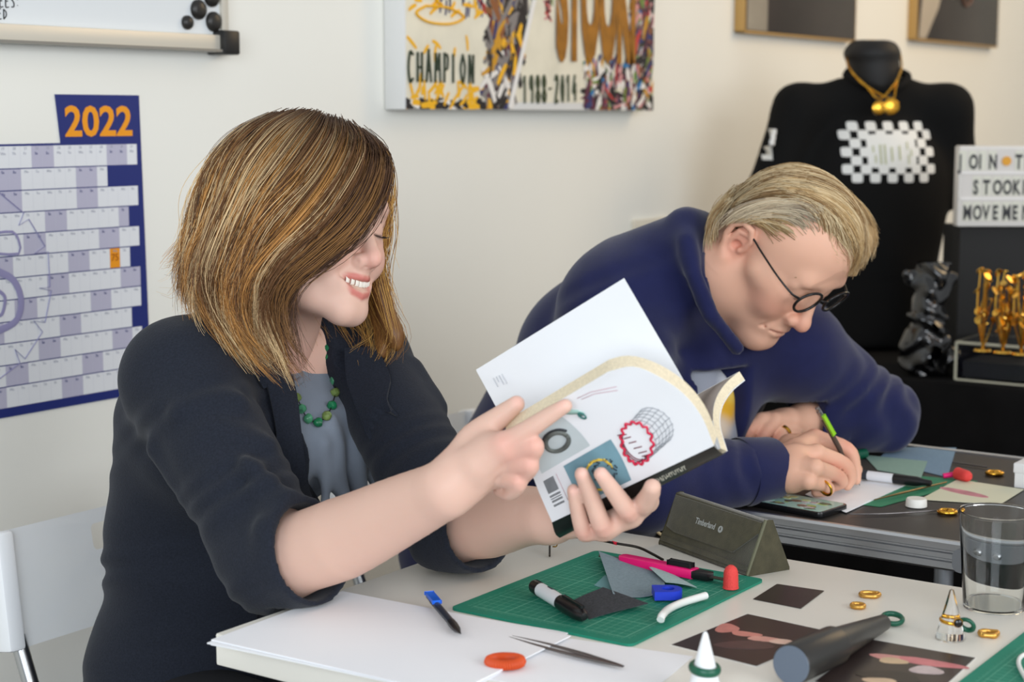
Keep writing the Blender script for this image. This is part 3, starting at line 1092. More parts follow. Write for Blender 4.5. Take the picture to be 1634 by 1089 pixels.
S = Sculpt((1.22, 1.02, 0.44), (1.78, 1.80, 1.09), 0.0042)
torso(S, 0.006)
S.field(lambda x, y, z: np.maximum(np.maximum(ramp(z, R_EDGE) - x, x - ramp(z, L_EDGE)), y - 1.47), (1.40, 1.28, 0.44), (1.76, 1.50, 1.09), 0.006, 's')
S.cone((1.545, 1.44, 1.06), (1.545, 1.40, 0.985), 0.066, 0.052, 0.006, 's')
S.chain([(1.475, 1.425, 1.010), (1.478, 1.475, 1.030), (1.54, 1.510, 1.038), (1.60, 1.475, 1.026), (1.605, 1.425, 1.005)], [0.013] * 5, 0.01)   # collar
eR, eL = (1.3340, 1.2464, 0.7882), (1.5504, 1.1667, 0.7938)
cR, cL = (1.3331, 1.1933, 0.8048), (1.5408, 1.1207, 0.8022)
S.cone((1.3911, 1.4441, 0.9664), eR, 0.064, 0.060, 0.045)
S.cone(eR, cR, 0.060, 0.059, 0.015)
S.cone((1.4583, 1.5424, 0.8939), (1.4859, 1.5746, 0.7478), 0.060, 0.060, 0.05)
S.cone((1.675, 1.405, 0.955), eL, 0.060, 0.056, 0.03)
S.cone(eL, cL, 0.056, 0.055, 0.015)
# creases: across the crook of the elbow, from the armpit, along the upper arm
for a, b, r in (((1.3138, 1.2487, 0.8632), (1.3112, 1.1927, 0.8335), 0.010), ((1.2885, 1.2166, 0.8347), (1.2924, 1.2080, 0.7840), 0.009), ((1.3204, 1.2728, 0.8937), (1.3267, 1.2107, 0.8554), 0.009),
                ((1.3304, 1.3438, 0.9193), (1.3652, 1.2818, 0.9050), 0.010), ((1.3240, 1.3758, 0.9418), (1.3686, 1.3316, 0.9506), 0.010), ((1.3235, 1.4175, 0.8906), (1.3210, 1.3566, 0.8407), 0.010),
                ((1.6538, 1.2849, 0.9155), (1.6212, 1.2502, 0.8687), 0.009), ((1.6724, 1.3191, 0.9499), (1.6619, 1.2714, 0.9077), 0.009)):
    S.cone(a, b, r, r * 0.8, 0.02)
for a, b in (((1.3386, 1.4357, 0.8343), (1.3160, 1.3337, 0.7874)), ((1.3160, 1.3337, 0.7874), (1.3163, 1.2686, 0.7370))):
    S.cone(a, b, 0.004, 0.004, 0.02, 's')
axR = (Vector(cR) - Vector(eR)).normalized()
axL = (Vector(cL) - Vector(eL)).normalized()


def crumple(c, ax, amp, freq, spread):
    c, ax = np.array(c), np.array(ax)
    return lambda x, y, z: amp * np.sin(freq * ((x - c[0]) * ax[0] + (y - c[1]) * ax[1] + (z - c[2]) * ax[2]) + 30 * (x - c[0]) + 3 * np.sin(45 * (z - c[2]) + 20 * y)) * \
        np.exp(-((x - c[0]) ** 2 + (y - c[1]) ** 2 + (z - c[2]) ** 2) / spread ** 2)


uR = (Vector(eR) - Vector((1.377, 1.448, 0.965))).normalized()
uL = (Vector(eL) - Vector((1.675, 1.405, 0.955))).normalized()
S.warp(crumple(tuple(Vector(eR) - uR * 0.04), uR, 0.0034, 150, 0.085))
S.warp(crumple(tuple(Vector(eL) - uL * 0.05), uL, 0.0030, 160, 0.085))
S.warp(crumple((1.40, 1.44, 0.93), uR, 0.0026, 110, 0.09))
S.warp(crumple((1.47, 1.66, 0.72), (0.2, 0.0, 1.0), 0.0035, 90, 0.12))
for c, ax, r in ((cR, axR, 0.054), (cL, axL, 0.050)):
    cutoff(S, Vector(c) + ax * 0.002, ax, 0.085)
    S.cone(Vector(c) - ax * 0.045, Vector(c) + ax * 0.01, r - 0.006, r, 0.002, 's')
V, F = S.mesh()
V = relax(V, F, 2)
rest = (V[:, 1] < 1.225) & (V[:, 2] > 0.69)
V[rest, 2] = np.maximum(V[rest, 2], 0.7462)                      # sleeves rest on the table and the papers
blazer = skin_obj('blazer', [(V, F)], BLAZER)
into(woman, blazer)
bvh_blazer = BVHTree.FromPolygons([Vector(v) for v in V], [tuple(f) for f in F])


S = Sculpt((1.34, 1.26, 0.60), (1.78, 1.62, 1.06), 0.006)
torso(S, 0.010)
S.cone((1.675, 1.405, 0.955), eL, 0.062, 0.058, 0.03)
V, F = S.mesh()
V = relax(V, F, 3)
bvh_base = BVHTree.FromPolygons([Vector(v) for v in V], [tuple(f) for f in F])


LAY = Vector((0.80, 0.575, -0.16)).normalized()       # the slant along which cloth pieces are pressed onto the chest


def facing(name, inner, outer, off, thick, material, parent, cols=7, n=6):
    """Cloth facing between an inner and an outer edge line, laid on the chest and rolled off it towards the inner edge."""
    A, B = resample(inner, n * 4), resample(outer, n * 4)
    grid = []
    for i in range(len(A)):
        for j in range(cols):
            t = j / (cols - 1)
            p = Vector(A[i] * (1 - t) + B[i] * t)
            h = bvh_base.ray_cast(p - LAY * 0.25, LAY, 0.5)
            if h[0] is not None:
                p = h[0]
            grid.append(p + Vector((0, -off * (0.5 + 0.9 * math.sin(math.pi * min(1, t + 0.15))), 0)))
    P = np.array([tuple(p) for p in grid]).reshape(len(A), cols, 3)
    for _ in range(4):
        P[1:-1, 1:-1] = 0.25 * (P[:-2, 1:-1] + P[2:, 1:-1] + P[1:-1, :-2] + P[1:-1, 2:])
    bm = bmesh.new()
    vv = [[bm.verts.new(P[i, j]) for j in range(cols)] for i in range(len(A))]
    for i in range(len(A) - 1):
        for j in range(cols - 1):
            bm.faces.new((vv[i][j], vv[i][j + 1], vv[i + 1][j + 1], vv[i + 1][j]))
    bmesh.ops.recalc_face_normals(bm, faces=bm.faces)
    bmesh.ops.solidify(bm, geom=bm.faces[:], thickness=thick)
    return into(parent, bm_obj(name, bm, material, None, True))


facing('lapel', [(1.4853, 1.3700, 0.9611), (1.5020, 1.3700, 0.9207), (1.5183, 1.3700, 0.8485), (1.5312, 1.3700, 0.7635)], [(1.4401, 1.3700, 0.9668), (1.4583, 1.3700, 0.9269), (1.4702, 1.3700, 0.8872), (1.4621, 1.3700, 0.8702), (1.4926, 1.3700, 0.8142), (1.5254, 1.3700, 0.7639)], 0.008, 0.004, BLAZER, woman)
facing('collar_flap', [(1.4853, 1.3700, 0.9611), (1.4900, 1.3900, 0.9816), (1.5049, 1.4200, 0.9967)], [(1.4397, 1.3700, 0.9519), (1.4465, 1.3900, 0.9717), (1.4612, 1.4200, 0.9901)], 0.012, 0.004, BLAZER, woman, n=3)
facing('lapel', [(1.5877, 1.3700, 0.9828), (1.5987, 1.3700, 0.9372), (1.6380, 1.3700, 0.8786), (1.6900, 1.3700, 0.7858)], [(1.6597, 1.3700, 0.9747), (1.6947, 1.3700, 0.9304), (1.6917, 1.3700, 0.9020), (1.7307, 1.3700, 0.8697), (1.7329, 1.3700, 0.8288), (1.7004, 1.3700, 0.7805)], 0.008, 0.004, BLAZER, woman)

# ribbed neckline of the grey top
nb_bvh = BVHTree.FromPolygons([v.co for v in shirt.data.vertices], [tuple(p.vertices) for p in shirt.data.polygons])
band = []
for k in range(15):
    x = 1.492 + 0.092 * k / 14
    z = 0.928 + 5.0 * (x - 1.535) ** 2
    for _ in range(3):
        h = nb_bvh.ray_cast(Vector((x, 1.2, z - 0.004)), Vector((0, 1, 0)), 0.3)
        if h[0] is not None:
            z = 0.945 + 0.75 * (h[0].y - 1.385) + 5.0 * (x - 1.535) ** 2
    if h[0] is not None and h[0].y < 1.395 and (not band or (h[0] - band[-1]).length < 0.016):
        band.append(h[0] + Vector((0, 0, 0.001)))
into(woman, tube('neckline', band, 0.0045, SHIRT, None, 8, n=2))

# trousers: seat, thighs towards the table, shins
S = Sculpt((1.34, 1.02, 0.02), (1.76, 1.78, 0.62), 0.008)
S.ell((1.55, 1.60, 0.52), (0.16, 0.13, 0.08), 0)
for s in (-1, 1):
    S.chain([(1.55 + 0.085 * s, 1.58, 0.50), (1.55 + 0.10 * s, 1.17, 0.50), (1.55 + 0.09 * s, 1.20, 0.10)], [0.085, 0.065, 0.045], 0.03)
V, F = S.mesh()
into(woman, skin_obj('trousers', [(relax(V, F, 1), F)], mat('black_trousers', (22, 22, 26), 0.85)))
for s in (-1, 1):
    S = Sculpt((1.55 + 0.09 * s - 0.06, 0.98, -0.01), (1.55 + 0.09 * s + 0.06, 1.27, 0.14), 0.005)
    S.chain([(1.55 + 0.09 * s, 1.21, 0.045), (1.55 + 0.09 * s, 1.05, 0.028)], [0.042, 0.026], 0.01).cone((1.55 + 0.09 * s, 1.20, 0.11), (1.55 + 0.09 * s, 1.19, 0.06), 0.04, 0.04, 0.02)
    S.field(lambda x, y, z: z - 0.002 + 0 * x, (1.3, 0.9, -0.02), (1.8, 1.4, 0.02), 0.001, 's')
    V, F = S.mesh()
    into(woman, skin_obj('shoe', [(V, F)], mat('black_leather', (20, 19, 19), 0.4)))

# ---- hair
HAIR = mat('hair', (110, 75, 48), 0.42, spec=0.35, attr='Col')
rng = np.random.default_rng(5)
GUIDES = [
    [(1.5888, 1.3324, 1.2493), (1.5993, 1.3031, 1.2261), (1.6046, 1.3031, 1.1829), (1.6117, 1.3155, 1.1287), (1.6165, 1.3311, 1.0735)],
    [(1.5764, 1.3142, 1.2465), (1.5620, 1.2728, 1.2220), (1.5415, 1.2585, 1.1861), (1.5083, 1.2637, 1.1401), (1.4760, 1.2899, 1.1069), (1.4556, 1.3183, 1.0881), (1.4452, 1.3348, 1.0574), (1.4461, 1.3269, 1.0139), (1.4469, 1.3033, 0.9704)],
    [(1.5753, 1.3357, 1.2561), (1.5487, 1.2942, 1.2322), (1.5135, 1.2825, 1.1923), (1.4775, 1.3000, 1.1440), (1.4491, 1.3235, 1.1086), (1.4295, 1.3433, 1.0728), (1.4268, 1.3458, 1.0292), (1.4353, 1.3235, 0.9861), (1.4392, 1.3043, 0.9654)],
    [(1.5672, 1.3584, 1.2659), (1.5265, 1.3314, 1.2403), (1.4796, 1.3297, 1.1938), (1.4436, 1.3466, 1.1513), (1.4195, 1.3624, 1.1087), (1.4091, 1.3674, 1.0658), (1.4147, 1.3563, 1.0224), (1.4253, 1.3336, 0.9902), (1.4308, 1.3139, 0.9700)],
    [(1.5586, 1.3808, 1.2711), (1.5039, 1.3703, 1.2454), (1.4569, 1.3726, 1.2009), (1.4283, 1.3773, 1.1583), (1.4100, 1.3847, 1.1156), (1.4006, 1.3907, 1.0761), (1.4050, 1.3822, 1.0361), (1.4152, 1.3593, 1.0002), (1.4206, 1.3375, 0.9780)],
    [(1.5494, 1.4029, 1.2719), (1.4985, 1.4053, 1.2489), (1.4548, 1.4063, 1.2112), (1.4279, 1.4066, 1.1683), (1.4129, 1.4093, 1.1252), (1.4031, 1.4149, 1.0891), (1.4012, 1.4083, 1.0494), (1.4071, 1.3911, 1.0118), (1.4103, 1.3787, 0.9933)],
    [(1.5444, 1.4271, 1.2689), (1.5051, 1.4382, 1.2486), (1.4657, 1.4424, 1.2141), (1.4415, 1.4414, 1.1741), (1.4244, 1.4390, 1.1343), (1.4112, 1.4421, 1.1040), (1.4021, 1.4434, 1.0692), (1.4036, 1.4336, 1.0364), (1.4068, 1.4251, 1.0197)],
    [(1.5509, 1.4435, 1.2658), (1.5176, 1.4713, 1.2407), (1.4892, 1.4826, 1.2053), (1.4696, 1.4844, 1.1680), (1.4513, 1.4809, 1.1312), (1.4332, 1.4824, 1.1021), (1.4154, 1.4901, 1.0865)],
    [(1.5636, 1.4578, 1.2542), (1.5287, 1.4979, 1.2118), (1.5046, 1.5078, 1.1659), (1.4787, 1.5027, 1.1211), (1.4549, 1.4948, 1.0848), (1.4356, 1.4925, 1.0697), (1.4222, 1.4954, 1.0751)],
    [(1.5821, 1.4646, 1.2463), (1.5578, 1.5071, 1.2031), (1.5324, 1.5220, 1.1487), (1.5076, 1.5205, 1.1031), (1.4798, 1.5078, 1.0668), (1.4579, 1.4887, 1.0390), (1.4500, 1.4687, 1.0181)],
    [(1.6156, 1.4528, 1.2500), (1.6064, 1.4990, 1.2020), (1.5856, 1.5139, 1.1385), (1.5573, 1.5048, 1.0767), (1.5268, 1.4767, 1.0334), (1.5079, 1.4436, 1.0024), (1.4997, 1.4155, 0.9822)],
    [(1.6311, 1.4139, 1.2540), (1.6522, 1.4332, 1.2020), (1.6436, 1.4376, 1.1302), (1.6291, 1.4262, 1.0674), (1.6255, 1.4029, 1.0210), (1.6212, 1.3739, 0.9835), (1.6095, 1.3593, 0.9622)],
    [(1.6209, 1.3745, 1.2488), (1.6535, 1.3699, 1.2031), (1.6554, 1.3665, 1.1243), (1.6458, 1.3675, 1.0693), (1.6393, 1.3484, 1.0233), (1.6294, 1.3327, 0.9858), (1.6007, 1.3358, 0.9589)],
    [(1.6081, 1.3576, 1.2490), (1.6401, 1.3467, 1.2101), (1.6431, 1.3440, 1.1415), (1.6328, 1.3444, 1.0794), (1.6301, 1.3287, 1.0334), (1.6293, 1.3105, 0.9954), (1.6119, 1.3147, 0.9672)],
]
MP = 22
G = np.stack([resample(g, MP) for g in GUIDES])
TOCAM = -np.array(fwd)


def style(pairs, per, clumps, spread, tone, waves, back=0.0):
    """Strands gathered in clumps between neighbouring guides."""
    out, col, rad = [], [], []
    t = np.linspace(0, 1, MP)[:, None]
    for (i, j), n in zip(pairs, per):
        for c in range(clumps):
            w = rng.random()
            cl = G[i] * (1 - w) + G[j] * w
            cl = cl + rng.normal(size=3) * spread * (0.25 + t) + TOCAM * rng.normal() * 0.005 * (0.3 + t)
            ph, am = rng.random() * 6.3, waves * rng.uniform(0.3, 1.0)
            sd = np.cross(np.gradient(cl, axis=0), TOCAM)
            sd /= np.linalg.norm(sd, axis=1, keepdims=True) + 1e-9
            cl = cl + sd * am * np.sin(ph + t * rng.uniform(8, 13)) * t ** 1.3 + TOCAM * am * 0.5 * np.sin(ph + 1.5 + t * rng.uniform(8, 13)) * t
            hi = tone(i + w, rng)
            ln = rng.uniform(0.84, 1.04)
            for s in range(max(1, n // clumps)):
                o = rng.normal(size=3) * 0.0036
                f = cl + o * (0.7 + 0.9 * np.sin(np.pi * t) * rng.uniform(0.3, 1.2)) * (1 - 0.35 * t) + rng.normal(size=3) * 0.0022 * t
                L_ = ln * rng.uniform(0.82, 1.0)
                x = np.linspace(0, L_, MP).clip(0, 1)
                f = np.stack([np.interp(x, t[:, 0], f[:, k]) for k in range(3)], 1)
                out.append(f)
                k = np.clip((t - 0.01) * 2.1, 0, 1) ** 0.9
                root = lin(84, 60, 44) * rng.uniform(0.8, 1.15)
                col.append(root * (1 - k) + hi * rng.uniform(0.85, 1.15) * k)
                rad.append(rng.uniform(0.00032, 0.00055))
    return np.array(out), np.array(col), np.array(rad)


def tone_w(g, r):
    q = r.random()
    if g < 2.0:
        return lin(150, 108, 62) if q > 0.66 else lin(84, 58, 42)
    if g < 10:
        return lin(240, 208, 158) if q > 0.60 else (lin(206, 150, 84) if q > 0.30 else lin(124, 86, 52))
    return lin(214, 168, 92) if q > 0.5 else lin(160, 112, 54)


prs = [(0, 1), (1, 2), (2, 3), (3, 4), (4, 5), (5, 6), (6, 7), (7, 8), (8, 9), (9, 10), (10, 11), (11, 12), (12, 13), (13, 0)]
per = [60, 900, 900, 800, 800, 700, 620, 500, 300, 200, 120, 220, 420, 50]
c1, k1, r1 = style(prs, per, 44, 0.0050, tone_w, 0.0125)
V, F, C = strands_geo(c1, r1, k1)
# the dense mass under the loose strands
S = Sculpt((1.30, 1.26, 0.93), (1.76, 1.60, 1.30), 0.0045)
S.ell(tuple(WM @ Vector((0, -0.022, 0.036))), (0.083, 0.104, 0.087), 0, R=WM.to_3x3())
for gi, rr in ((2, 0.012), (3, 0.017), (4, 0.017), (5, 0.017), (6, 0.015), (7, 0.013), (8, 0.015), (9, 0.017), (10, 0.016), (12, 0.008), (13, 0.008)):
    g = G[gi] - TOCAM * (0.020 if gi < 8 else (-0.006 if gi < 11 else 0.0)) + np.array([0, 0, -0.006])
    a, b = (3, 17) if gi < 7 else ((1, 15) if gi < 11 else (12, 19))
    for q in range(a, b):
        S.cone(g[q], g[q + 1], rr, rr * (0.9 if q < b - 4 else 0.8), 0.014)
fc = WM @ Vector((0, 0.13, -0.045))
S.ell(tuple(fc), (0.060, 0.062, 0.105), 0.01, 's', R=WM.to_3x3())
Vm, Fm = S.mesh()
Vm = relax(Vm, Fm, 3)
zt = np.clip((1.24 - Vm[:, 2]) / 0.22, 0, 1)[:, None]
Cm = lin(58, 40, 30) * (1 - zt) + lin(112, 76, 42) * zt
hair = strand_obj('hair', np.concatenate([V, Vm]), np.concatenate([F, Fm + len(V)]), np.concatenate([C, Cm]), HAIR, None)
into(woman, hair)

# ---------------------------------------------------------------- man drawing at the black table
M_BASE, M_LIP, M_PINK = lin(226, 176, 150), lin(196, 120, 108), lin(224, 138, 118)
MM = head_matrix((2.184, 1.058, 1.087), math.radians(-12), math.radians(48), math.radians(-5), 1.03)
man = empty('person', (2.25, 1.55, 0.0), 0, 'fair haired man in glasses and navy sweater bent over drawing at black table', 'person')
rS, rE, rW = (2.0663, 1.2571, 0.9885), (1.8891, 1.1114, 0.7866), (2.0934, 1.0200, 0.7850)
lS, lE, lW = (2.3395, 1.1136, 0.9181), (2.5140, 1.0434, 0.7950), (2.3718, 1.1019, 0.8020)
NB = (2.1515, 1.1823, 1.0402)


def man_body():
    Mi = MM.inverted()
    loc = lambda p: tuple(Mi @ Vector(p))
    neck = [((0, -0.030, -0.055), 0.060), (loc((2.1586, 1.1405, 1.0554)), 0.060), (loc((2.1574, 1.1851, 1.0122)), 0.062)]
    V, F = sculpt_head(True, neck)
    parts = [(apply(MM, V), F)]
    S = Sculpt((1.98, 1.05, 0.40), (2.55, 1.80, 1.10), 0.008)
    S.chain([(2.25, 1.60, 0.55), (2.26, 1.42, 0.78), (2.24, 1.28, 0.93)], [0.10, 0.10, 0.07], 0.03)
    parts.append(S.mesh())
    # right hand with the pencil
    S = Sculpt((1.86, 0.88, 0.735), (2.32, 1.20, 0.87), 0.0024)
    S.chain([rE, rW], [0.038, 0.029], 0.01)
    mc = [(2.2000, 1.0069, 0.8120), (2.1289, 0.9710, 0.8060), (2.0867, 0.9540, 0.7950), (2.0768, 0.9582, 0.7780)]
    S.fan(rW, 0.0250, mc, (0.0138, 0.0136, 0.0130, 0.0122), 0.012)
    S.cone((2.1025, 0.9942, 0.7980), (2.0867, 0.9890, 0.7750), 0.018, 0.016, 0.02)
    finger(S, [mc[0], (2.2104, 0.9612, 0.8000), (2.2151, 0.9511, 0.7750), (2.2117, 0.9472, 0.7570)], [0.0132, 0.0102, 0.0090, 0.0074])
    finger(S, [mc[1], (2.1678, 0.9477, 0.7880), (2.1834, 0.9427, 0.7680), (2.1829, 0.9477, 0.7540)], [0.0128, 0.0100, 0.0088, 0.0074])
    finger(S, [mc[2], (2.1444, 0.9481, 0.7760), (2.1638, 0.9471, 0.7620), (2.1637, 0.9619, 0.7530)], [0.0122, 0.0096, 0.0084, 0.0072])
    finger(S, [mc[3], (2.1185, 0.9530, 0.7650), (2.1297, 0.9522, 0.7560), (2.1212, 0.9670, 0.7530)], [0.0114, 0.0090, 0.0080, 0.0070])
    finger(S, [(2.2078, 1.0495, 0.7950), (2.2844, 1.0353, 0.7880), (2.2623, 0.9903, 0.7780), (2.2449, 0.9618, 0.7640)], [0.018, 0.0135, 0.0115, 0.0095], 0.008)
    V, F = S.mesh()
    parts.append((relax(V, F, 1), F))
    # left hand, a loose fist on the table
    S = Sculpt((2.20, 0.98, 0.735), (2.56, 1.24, 0.88), 0.0026)
    S.chain([lE, lW], [0.036, 0.030], 0.01)
    mc = [(2.2687, 1.1246, 0.8150), (2.2843, 1.1115, 0.8150), (2.3153, 1.1066, 0.8080), (2.3347, 1.1001, 0.7980)]
    S.fan(lW, 0.0250, mc, (0.0130, 0.0130, 0.0126, 0.0118), 0.012)
    tip = [((2.2368, 1.1321, 0.8000), (2.2887, 1.1453, 0.7750)), ((2.2506, 1.1161, 0.7920), (2.3078, 1.1283, 0.7680)), ((2.2745, 1.1019, 0.7850), (2.3294, 1.1156, 0.7640)), ((2.3068, 1.0925, 0.7780), (2.3406, 1.0999, 0.7620))]
    for m0, (p1, p2), r in zip(mc, tip, (0.0104, 0.0104, 0.0100, 0.0092)):
        finger(S, [m0, p1, p2], [r * 1.2, r, r * 0.85])
    finger(S, [(2.3091, 1.0958, 0.7850), (2.2802, 1.1232, 0.7750), (2.2992, 1.1580, 0.7680)], [0.016, 0.0125, 0.0095], 0.008)
    V, F = S.mesh()
    parts.append((relax(V, F, 1), F))
    kn = [(2.2053, 1.0095, 0.8200), (2.2081, 0.9603, 0.8050), (2.1749, 0.9508, 0.7900), (2.1423, 0.9473, 0.7800), (2.2220, 1.1246, 0.8050), (2.2404, 1.1111, 0.7970), (2.2644, 1.0971, 0.7900)]

    def color(P):
        c = face_color(apply(Mi, P), True, M_BASE, M_LIP, M_PINK)
        for q in kn:
            w = np.exp(-(np.linalg.norm(P - np.array(q), axis=1) / 0.016) ** 2)[:, None] * 0.45
            c = c * (1 - w) + M_PINK * w
        return c
    return skin_obj('body', parts, SKIN, None, color)


into(man, man_body())
brow_strands(MM, True, 'eyebrows', man, mat('fair_brow_hair', (168, 132, 92), 0.6), 80)

NAVY = mat('navy_sweatshirt', (29, 33, 72), 0.9, spec=0.2, sheen=0.2, noise=0.07, nscale=40, bump=0.3, bscale=700)
S = Sculpt((1.80, 0.94, 0.44), (2.62, 1.86, 1.16), 0.0058)
S.ell((2.26, 1.60, 0.56), (0.19, 0.16, 0.14), 0)
S.chain([(2.26, 1.56, 0.62), (2.26, 1.44, 0.80), (2.25, 1.32, 0.94)], [0.145, 0.150, 0.125], 0.05)
S.ell((2.17, 1.35, 0.90), (0.13, 0.13, 0.13), 0.05).ell((2.36, 1.30, 0.86), (0.13, 0.13, 0.13), 0.05)
S.cone(rS, NB, 0.080, 0.066, 0.05)
S.cone(lS, NB, 0.070, 0.066, 0.05)
S.cone((2.1179, 1.2622, 1.0247), (2.1431, 1.1986, 1.0582), 0.075, 0.060, 0.05)
S.cone(rS, rE, 0.078, 0.058, 0.04)
S.cone(rE, rW, 0.057, 0.043, 0.03)
S.cone(lS, lE, 0.072, 0.060, 0.04)
S.cone(lE, lW, 0.060, 0.042, 0.03)
S.ell((2.20, 1.220, 0.86), (0.13, 0.105, 0.13), 0.05)
S.field(lambda x, y, z: np.maximum(np.maximum(np.abs(x - 2.160) - 0.048, y - 1.185), np.abs(z - 0.80) - 0.105), (2.08, 0.95, 0.66), (2.24, 1.22, 0.93), 0.008, 's')
# stand-up collar round the neck, then the neck hole
col = [(2.1101, 1.1718, 1.1189), (2.0662, 1.1451, 1.0969), (2.0520, 1.1247, 1.0510), (2.0686, 1.1053, 0.9941), (2.1104, 1.0872, 0.9461)]
S.chain(col, [0.010, 0.010, 0.010, 0.010, 0.010], 0.045)
colf = [(2.1101, 1.1718, 1.1189), (2.1754, 1.1832, 1.1151), (2.2220, 1.1787, 1.0796), (2.2593, 1.1346, 0.9689)]
S.chain(colf, [0.012, 0.012, 0.012, 0.012], 0.03)
S.chain([tuple(MM @ Vector((0, 0.0, -0.04))), (2.1586, 1.1405, 1.0554), (2.1533, 1.1536, 1.0416)], [0.076, 0.066, 0.060], 0.006, 's')
S.ell(tuple(MM @ Vector((0, 0.03, -0.03))), (0.082, 0.102, 0.120), 0.01, 's', R=MM.to_3x3())
uA = (Vector(rE) - Vector(rS)).normalized()
uB = (Vector(lE) - Vector(lS)).normalized()
S.warp(crumple(tuple(Vector(lE) - uB * 0.05), uB, 0.005, 90, 0.10))
S.warp(crumple(tuple(Vector(lE) + (Vector(lW) - Vector(lE)) * 0.6), (Vector(lW) - Vector(lE)).normalized(), 0.004, 110, 0.06))
S.warp(crumple((2.0030, 1.2183, 0.9620), uA, 0.004, 60, 0.09))
S.warp(crumple((2.0622, 1.1559, 0.9070), (0.8, -0.5, 0.1), 0.003, 70, 0.06))
S.warp(crumple((2.0106, 1.0288, 0.8008), (Vector(rW) - Vector(rE)).normalized(), 0.003, 120, 0.05))
S.field(lambda x, y, z: z - 0.7425 + 0 * x, (1.99, 0.90, 0.60), (2.62, 1.16, 0.76), 0.003, 's')
axm = (Vector(rW) - Vector(rE)).normalized()
cutoff(S, rW, axm, 0.07)
S.cone(Vector(rW) - axm * 0.03, Vector(rW) + axm * 0.01, 0.034, 0.0385, 0.002, 's')
axn = (Vector(lW) - Vector(lE)).normalized()
cutoff(S, lW, axn, 0.06)
S.cone(Vector(lW) - axn * 0.03, Vector(lW) + axn * 0.01, 0.033, 0.038, 0.002, 's')
V, F = S.mesh()
V = relax(V, F, 2)
into(man, skin_obj('navy_sweater', [(V, F)], NAVY))
# ribbed cuff bands
for c, ax, r in ((rW, axm, 0.0435), (lW, axn, 0.0425)):
    q = ax.to_track_quat('Z', 'Y').to_matrix().to_4x4()
    q.translation = Vector(c) - ax * 0.060
    prof = [(r * 1.10, 0.0), (r * 1.12, 0.006), (r * 1.06, 0.03), (r * 1.02, 0.055), (r * 0.99, 0.060), (r * 0.95, 0.060), (r * 0.95, 0.03)]
    o = lathe('cuff', [(a, b) for a, b in prof], NAVY, None, 40, M=q)
    for v in o.data.vertices:
        v.co.z = max(v.co.z, 0.7425)
    into(man, o)
# grey t-shirt with a yellow print
S = Sculpt((2.05, 1.02, 0.60), (2.45, 1.60, 1.04), 0.006)
S.chain([(2.26, 1.42, 0.66), (2.24, 1.34, 0.80)], [0.12, 0.11], 0.03)
S.ell((2.17, 1.215, 0.81), (0.085, 0.090, 0.125), 0.04)
S.warp(lambda x, y, z: 0.003 * np.sin(70 * z + 40 * x))
V, F = S.mesh()


def tee(P):
    c = np.tile(lin(148, 152, 164), (len(P), 1))
    for q, r, k in (((2.1359, 1.1065, 0.8458), 0.018, lin(226, 170, 40)), ((2.1453, 1.0977, 0.8653), 0.012, lin(236, 200, 80)), ((2.1240, 1.1178, 0.8209), 0.016, lin(214, 196, 176)),
                    ((2.1426, 1.1067, 0.8875), 0.014, lin(206, 208, 216))):
        dd = P - np.array(q)
        dd = dd - np.outer(dd @ np.array(fwd), np.array(fwd))
        w = np.clip(1.6 - np.linalg.norm(dd, axis=1) / r, 0, 1)[:, None]
        c = c * (1 - w) + k * w
    return c


into(man, skin_obj('grey_t_shirt', [(relax(V, F, 2), F)], mat('tee_jersey', (150, 154, 166), 0.9, attr='Col', bump=0.2, bscale=800), None, tee))
# blue edging inside the collar
into(man, tube('collar_edging', [(2.0730, 1.1324, 1.0621), (2.0723, 1.1217, 1.0338), (2.0772, 1.1132, 1.0129)], [0.003, 0.004, 0.002], mat('blue_edging', (20, 110, 190), 0.8), None, 8, n=6))
# trousers and shoes
S = Sculpt((2.04, 1.00, 0.02), (2.48, 1.80, 0.62), 0.009)
S.ell((2.26, 1.60, 0.52), (0.17, 0.14, 0.09), 0)
for s in (-1, 1):
    S.chain([(2.26 + 0.09 * s, 1.58, 0.50), (2.26 + 0.11 * s, 1.16, 0.50), (2.26 + 0.10 * s, 1.18, 0.10)], [0.09, 0.07, 0.05], 0.03)
V, F = S.mesh()
into(man, skin_obj('trousers', [(relax(V, F, 1), F)], mat('dark_jeans', (30, 32, 44), 0.9)))
for s in (-1, 1):
    S = Sculpt((2.26 + 0.10 * s - 0.07, 0.94, -0.01), (2.26 + 0.10 * s + 0.07, 1.27, 0.14), 0.006)
    S.chain([(2.26 + 0.10 * s, 1.20, 0.050), (2.26 + 0.10 * s, 1.02, 0.032)], [0.048, 0.030], 0.01).cone((2.26 + 0.10 * s, 1.18, 0.11), (2.26 + 0.10 * s, 1.17, 0.06), 0.045, 0.045, 0.02)
    S.field(lambda x, y, z: z - 0.002 + 0 * x, (1.9, 0.9, -0.02), (2.6, 1.4, 0.02), 0.001, 's')
    V, F = S.mesh()
    into(man, skin_obj('shoe', [(V, F)], MATS['black_leather']))

